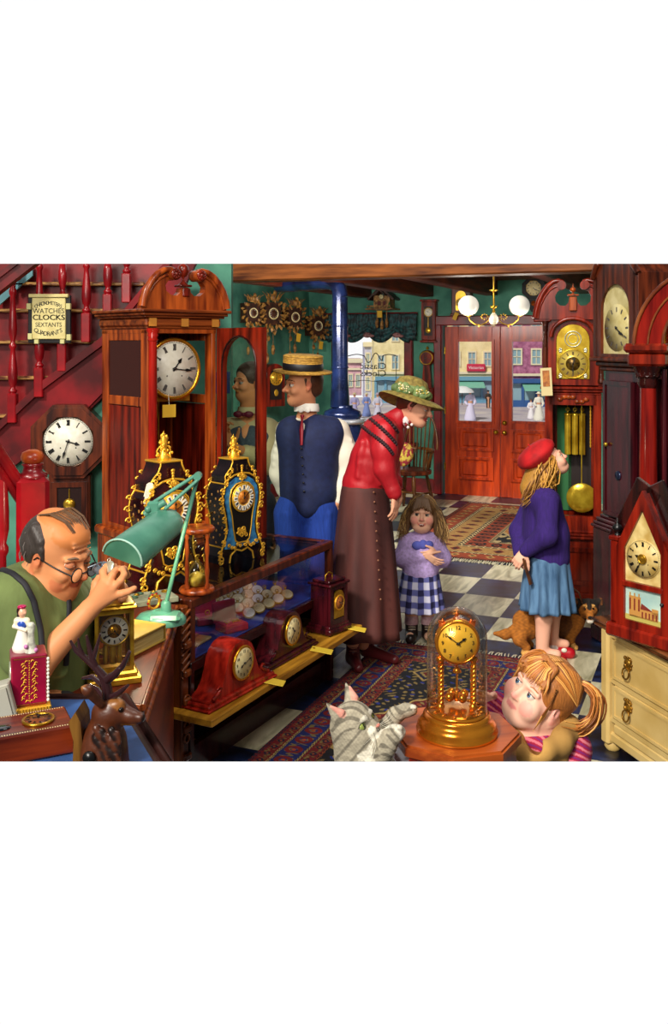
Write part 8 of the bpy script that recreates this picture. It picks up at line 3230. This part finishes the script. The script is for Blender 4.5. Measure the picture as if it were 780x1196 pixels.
# ---------------------------------------------------------------- girl in the foreground
def front_girl():
 D = 2.45
 base = Vector((P(635, 400, D).x, D, 0))
 t = thing('person', 'child with ginger ponytails and tan waistcoat peeping over the octagonal table', 'person', base)
 W = lambda px, py, dd=0.0: P(px, py, D + dd) - base
 f = Vector((-.76, -.52, .38))
 hx = HM(W(631, 811, 0), f, (.55, -.12, .80), .205)
 S, BL = '#f0bca4', '#f0a898'
 b = Blob()
 head(b, hx, S, '#dc8480', BL, child=True)
 o = with_x(b, hx)
 for s in (-1, 1):
  b.ell((s * .16, -.20, -.17), (.11, .11, .11), S, .08)
 b.X = o
 b.cap(W(634, 838, .0), W(634, 862, .02), .045, .052, S, .03)
 b.cap(W(612, 876, -.0), W(662, 874, .03), .055, .055, S, .03)
 b.cap(W(636, 890, .03), W(636, 930, .03), .085, .085, S, .04)
 al = [W(606, 872, .02), W(600, 856, .12), W(577, 818, .10)]
 ar = [W(666, 874, .0), W(658, 920, -.03), W(640, 935, -.12)]
 b.chain(al, [.036, .032, .022], S, .02)
 b.chain(ar, [.04, .034, .026], S, .02)
 hand(b, al[2], (-.75, -.3, .35), (.1, -.6, -.6), .62, (14, 16, 18, 20), S, 1, 8, .004)
 b.chain([W(632, 925, .0), W(632, 1100, 0)], [.09, .05], S, .03)
 b.build('body', MSKIN, t, .0032)
 face_parts(t, hx, '#54708c', '#b0703c', '#f0b09c', look=(-.35, .35), browth=.007, lid='#eeb4a0') if False else face_parts(t, hx, '#54708c', '#b0703c', '#eeb4a0', look=(-.35, .35), browth=.007)
 # hair
 HC, HD, HL = '#a8662c', '#7c4218', '#d89848'
 h = Blob()
 o = with_x(h, hx)
 h.ell((0, .09, .15), (.385, .425, .375), HC, .04)
 h.ell((0, .2, -.08), (.33, .25, .26), HC, .05)
 h.ell((0, -.45, -.14), (.40, .32, .40), sub=True, k=.05)
 for s in (-1, 1):
  h.ell((s * .37, .0, -.06), (.09, .09, .13), sub=True, k=.03)
 for i in range(10):
  x = -.25 + i * .055
  h.cap((x * .5, -.2, .46), (x, -.355, .235 - .02 * (i % 2)), .04, .022, HC, .02)
 h.X = o
 h.build('hair', HAIRM('hair_ginger'), t, .003)
 lk = MB(hx)
 rnd = random.Random(14)
 mats3 = [mat('ginger_mid', '#b8702c', .45), mat('ginger_light', '#e0a454', .45), mat('ginger_dark', '#84481c', .45)]
 # strands drawn from the parting to the side bands
 for s in (-1, 1):
  for i in range(110):
   a = rnd.uniform(-.36, .34)
   z0 = .53 - abs(a) * .22
   p0 = Vector((s * .01, a, z0))
   band = Vector((s * .42, .16, .22))
   mid = p0.lerp(band, .5)
   cen = Vector((0, .09, .15))
   dv = (mid - cen)
   sc_ = 1.0 / math.sqrt((dv.x / .40) ** 2 + (dv.y / .44) ** 2 + (dv.z / .39) ** 2)
   mid = cen + dv * sc_
   m2 = p0.lerp(band, .25)
   dv = m2 - cen
   m2 = cen + dv / math.sqrt((dv.x / .395) ** 2 + (dv.y / .435) ** 2 + (dv.z / .385) ** 2)
   m3 = p0.lerp(band, .75)
   dv = m3 - cen
   m3 = cen + dv / math.sqrt((dv.x / .40) ** 2 + (dv.y / .435) ** 2 + (dv.z / .385) ** 2)
   lk.tube([p0, m2, mid, m3, band], [.006, .010, .011, .010, .006], 5, i % 3)
 for i in range(60):               # fringe
  x = rnd.uniform(-.28, .28)
  lk.tube([(x * .25, -.16, .50), (x * .6, -.31, .40), (x * .95, -.385 + abs(x) * .25, .27), (x * 1.05, -.40 + abs(x) * .3, .17 + rnd.uniform(-.03, .02))], [.008, .011, .010, .002], 5, i % 3)
 for i in range(26):
  s = rnd.choice((-1, 1))
  lk.tube([(s * .3, -.2, .3), (s * .345, -.2, .1), (s * .34, -.17 + rnd.uniform(-.03, .03), -.08), (s * .33, -.15, -.25 + rnd.uniform(-.1, .05))], [.01, .012, .008, .002], 5, i % 3)
 lk.build('hair_locks', mats3, t)
 for nm, pts, n_, fan in (('ponytail', [(668, 803, .0), (682, 800, -.01), (697, 815, -.02), (694, 838, -.02), (678, 852, -.02), (660, 850, -.02)], 110, 7.5), ('ponytail', [(645, 775, .1), (634, 765, .1), (620, 767, .1), (611, 776, .1), (607, 790, .1)], 70, 5)):
  pm = MB()
  for i in range(n_):
   ox, oy, oz = rnd.gauss(0, 1), rnd.gauss(0, 1), rnd.gauss(0, .012)
   pp = []
   for j, p in enumerate(pts):
    q = j / (len(pts) - 1)
    k_ = fan * (.15 + .85 * math.sin(min(1, q * 1.3) * PI / 2)) * .55
    pp.append(W(p[0] + ox * k_, p[1] + oy * k_, p[2] + oz * (q + .2)))
   fine = []
   for j in range(len(pp) - 1):
    p0_, p1_, p2_, p3_ = pp[max(j - 1, 0)], pp[j], pp[j + 1], pp[min(j + 2, len(pp) - 1)]
    for u_ in (0, .33, .66):
     fine.append(.5 * ((2 * p1_) + (p2_ - p0_) * u_ + (2 * p0_ - 5 * p1_ + 4 * p2_ - p3_) * u_ * u_ + (3 * p1_ - p0_ - 3 * p2_ + p3_) * u_ ** 3))
   fine.append(pp[-1])
   m_ = len(fine)
   pm.tube(fine, [.0028 * (1 - .75 * (j / (m_ - 1)) ** 3) for j in range(m_)], 5, i % 3)
  pm.build(nm, mats3, t)
  c = W(*pts[0])
  MB().ring(c, .013, .006, 0, 18, 8, RZ(70)).build('hair_band', mat('magenta_band', '#a81c70', .5), t)
 # striped shirt
 s = Blob()
 s.cap(W(615, 877, .0), W(660, 876, .03), .062, .062, '#b0183c', .04)
 s.cap(W(636, 893, .03), W(636, 940, .03), .092, .092, '#b0183c', .04)
 s.cap(W(634, 857, .01), W(634, 866, .02), .053, .06, '#b0183c', .02)
 s.chain([al[0], al[1], al[2].lerp(al[1], .12)], [.05, .045, .034], '#b0183c', .02)
 s.chain(ar, [.056, .052, .036], '#b0183c', .02)
 def stripes(p, c):
  q = np.sin((p[:, 2] * 1.0 + p[:, 0] * .45) * 330 + 1.5 * np.sin(p[:, 0] * 60))
  r1, r2, r3 = [np.array(lin(x)) for x in ('#a4103c', '#e07888', '#7c1c6c')]
  return np.where(q[:, None] > .55, r2, np.where(q[:, None] < -.75, r3, r1))
 s.build('striped_shirt', mat('jersey', kind='vcol', rough=.85), t, .0028, stripes)
 v = Blob()
 TN = '#a87c3c'
 v.cap(W(618, 880, -.0), W(655, 878, .02), .072, .072, TN, .05)
 v.cap(W(636, 896, .03), W(636, 945, .03), .112, .112, TN, .05)
 v.chain([W(604, 852, .04), W(601, 868, -.03), W(610, 880, -.08), W(622, 884, -.1)], [.016, .022, .024, .02], '#b88c48', .02)
 v.chain([W(650, 844, .05), W(661, 852, .0), W(652, 866, -.06), W(634, 876, -.1), W(622, 884, -.1)], [.03, .036, .032, .026, .02], '#b88c48', .025)
 v.cap(W(633, 850, -.0), W(628, 874, -.1), .05, .02, sub=True, k=.02)
 v.ell(W(672, 890, -.0), (.045, .1, .075), sub=True, k=.02)
 v.ell(W(600, 892, .0), (.035, .1, .06), sub=True, k=.02)
 v.build('waistcoat', mat('tan_corduroy', kind='vcol', rough=.9, col2='#000', scale=9, bump=.4), t, .0032)
 MB().ball(W(603, 867, -.07) if False else W(600, 866, -.062), .005, 0, 10).build('button', WHITE, t)
front_girl()

# ---------------------------------------------------------------- tabby cat
def cat():
 D = 2.2
 base = Vector((P(425, 400, D).x, D, 0))
 t = thing('cat', 'grey tabby cat with paws on the octagonal table, gazing up at the domed clock', 'cat', base)
 W = lambda px, py, dd=0.0: P(px, py, D + dd) - base
 G1, WHT, PK = '#a09884', '#d4cebc', '#d89484'
 hx = HM(W(412, 847, 0), (.80, -.52, .30), (-.28, -.05, .95), .118)
 b = Blob()
 o = with_x(b, hx)
 b.ell((0, .0, .04), (.46, .45, .42), G1, .08)
 for s in (-1, 1):
  b.ell((s * .22, -.2, -.14), (.25, .22, .2), G1, .1)
  b.ell((s * .13, -.40, .16), (.10, .06, .05), WHT, .05)
  b.ell((s * .09, -.45, -.13), (.10, .12, .085), WHT, .05)
  # ears
  b.cap((s * .27, .05, .34), (s * .40, .10, .70), .15, .02, G1, .06)
  b.cap((s * .29, -.06, .42), (s * .395, .03, .64), .085, .012, PK, .015)
  b.ell((s * .2, -.42, .06), (.08, .06, .06), sub=True, k=.04)
 b.cap((0, -.38, .14), (0, -.53, -.03), .08, .055, G1, .06)
 b.ell((0, -.575, -.06), (.045, .035, .03), PK, .02)
 b.ell((0, -.42, -.27), (.12, .12, .09), WHT, .06)
 b.X = o
 b.cap(W(412, 862, .01), W(424, 900, .03), .042, .062, G1, .03)
 b.cap(W(424, 885, .0), W(436, 930, .04), .058, .085, G1, .04)
 b.cap(W(428, 875, -.02), W(434, 900, -.03), .035, .045, WHT, .03)
 b.chain([W(436, 890, -.03), W(449, 872, -.04), W(459, 860, -.03)], [.03, .023, .019], G1, .02)
 b.ell(W(462, 855, -.02), (.024, .02, .018), WHT, .012)
 b.chain([W(440, 880, .05), W(452, 850, .08), W(462, 835, .09), W(472, 830, .10)], [.026, .02, .017, .016], G1, .015)
 b.ell(W(477, 829, .10), (.022, .018, .015), G1, .01)
 for i in range(3):
  b.ell(W(466, 850 + i * 5, -.035), (.009, .009, .007), WHT, .004)
  b.ell(W(483, 826 + i * 3, .09 + .005 * i), (.008, .008, .006), WHT, .004)
 b.cap(W(440, 930, .05), W(430, 980, .15), .07, .06, G1, .03)
 IX = hx.inverted()
 M3 = np.array(IX)
 def tabby(p, c):
  q = p @ M3[:3, :3].T + M3[:3, 3]
  r_ = np.linalg.norm(q, axis=1)
  headm = r_ < .75
  st = np.sin(p[:, 2] * 330 + 3.2 * np.sin(p[:, 0] * 75 + 1) + p[:, 0] * 120) + .5 * np.sin(p[:, 0] * 210 + p[:, 2] * 90)
  sh = np.sin(np.arctan2(q[:, 0], q[:, 2] + .2) * 16 + 3 * np.sin(q[:, 1] * 5)) 
  s_ = np.where(headm, np.where(q[:, 2] > .1, sh, np.sin(q[:, 2] * 22 + q[:, 1] * 14) - .35), st)
  d = np.array(lin('#3a342c'))
  k_ = (np.clip((s_ - .25) * 3, 0, 1) * np.where(c.sum(1) > 1.2, .25, .62))[:, None]
  pink = (c[:, 0] > c[:, 2] * 1.8)[:, None]
  nz = (1 + .12 * np.sin(p[:, 0] * 700) * np.sin(p[:, 2] * 600))[:, None]
  return np.where(pink, c, (c * (1 - k_) + d * k_) * nz)
 b.build('coat', mat('cat_fur', kind='vcol', rough=.95, col2='#000', scale=60, stretch=(1, 1, 2), bump=.6), t, .0019, tabby)
 MB(hx).ball((0, -.60, -.055), (.05, .03, .032), 0, 12).build('nose', mat('cat_nose', '#c87868', .4), t)
 ml = MB(hx)
 for s in (-1, 1):
  ml.tube([(0, -.585, -.10), (0, -.575, -.15), (s * .06, -.55, -.19), (s * .12, -.50, -.17)], .008, 5)
  ml.tube([(s * .2 + .1 * math.cos(a), -.405 + .06 * abs(math.cos(a) * (1 if s * math.cos(a) > 0 else .0)), .06 + .068 * math.sin(a)) for a in np.linspace(0, 2 * PI, 17)], .010, 5)
 ml.build('face_lines', BLACK, t)
 for s in (-1, 1):
  e = MB(hx)
  c = Vector((s * .2, -.335, .06))
  e.ball(c, .09, 0, 16)
  d = Vector((.1 * s, -1, .15)).normalized()
  e.lathe([(.03, .085), (.02, .095), (0, .098)], 12, 1, Matrix.Translation(c) @ d.to_track_quat('Z', 'Y').to_matrix().to_4x4() @ Matrix.Diagonal((.6, 1.6, 1, 1)))
  e.build('eye', [mat('cat_iris', '#8c9a4c', .1), BLACK], t)
 w_ = MB(hx)
 for s in (-1, 1):
  for i in range(5):
   w_.tube([(s * .12, -.52, -.12 - i * .02), (s * .35, -.62, -.1 - i * .05), (s * .62, -.58, -.1 - i * .1)], [.005, .004, .001], 4)
 w_.build('whiskers', WHITE, t)
 f = MB()
 rnd = random.Random(3)
 for i in range(260):
  a = rnd.uniform(0, 2 * PI)
  u_ = rnd.random()
  c = W(412, 862, .01).lerp(W(424, 900, .03), u_)
  r_ = .040 + .02 * u_
  p = c + Vector((math.cos(a) * r_, math.sin(a) * r_, 0))
  f.tube([p, p + Vector((math.cos(a) * .004, math.sin(a) * .004, -.008)), p + Vector((math.cos(a) * .005, math.sin(a) * .005, -.018))], [.0016, .0012, .0003], 4, i % 2)
 f.build('ruff', [mat('fur_pale', '#c8c2b0', .9), mat('fur_grey', '#6c6658', .9)], t)
cat()
# ================================================================= only what the picture plausibly sees: the cut-away ends on two planes
def cut_all():
 bpy.context.view_layer.update()
 planes = [(Vector((0, 0, EYE)), Vector((0, -92.0 / F, 1)).normalized()), (Vector((0, 0, EYE)), Vector((0, -489.5 / F, -1)).normalized())]
 for o in [q for q in bpy.data.objects if q.type == 'MESH']:
  W = o.matrix_world
  bb = [W @ Vector(c) for c in o.bound_box]
  for co, no in planes:
   ds = [(p - co).dot(no) for p in bb]
   if max(ds) <= 0:
    continue
   if o.data.users > 1:
    o.data = o.data.copy()
   Wi = W.inverted()
   lc = Wi @ co
   ln = (W.to_3x3().transposed() @ no).normalized()
   bm = bmesh.new()
   bm.from_mesh(o.data)
   r = bmesh.ops.bisect_plane(bm, geom=bm.verts[:] + bm.edges[:] + bm.faces[:], dist=1e-6, plane_co=lc, plane_no=ln, clear_outer=True)
   ed = [e for e in r['geom_cut'] if isinstance(e, bmesh.types.BMEdge) and e.is_valid and len(e.link_faces) == 1]
   if ed:
    try:
     bmesh.ops.holes_fill(bm, edges=ed, sides=0)
    except Exception:
     pass
   bm.to_mesh(o.data)
   bm.free()
 for _ in range(3):
  for o in list(bpy.data.objects):
   if o.type == 'MESH' and len(o.data.polygons) == 0 and not o.children:
    bpy.data.objects.remove(o)
   elif o.type == 'EMPTY' and not o.children:
    bpy.data.objects.remove(o)
cut_all()
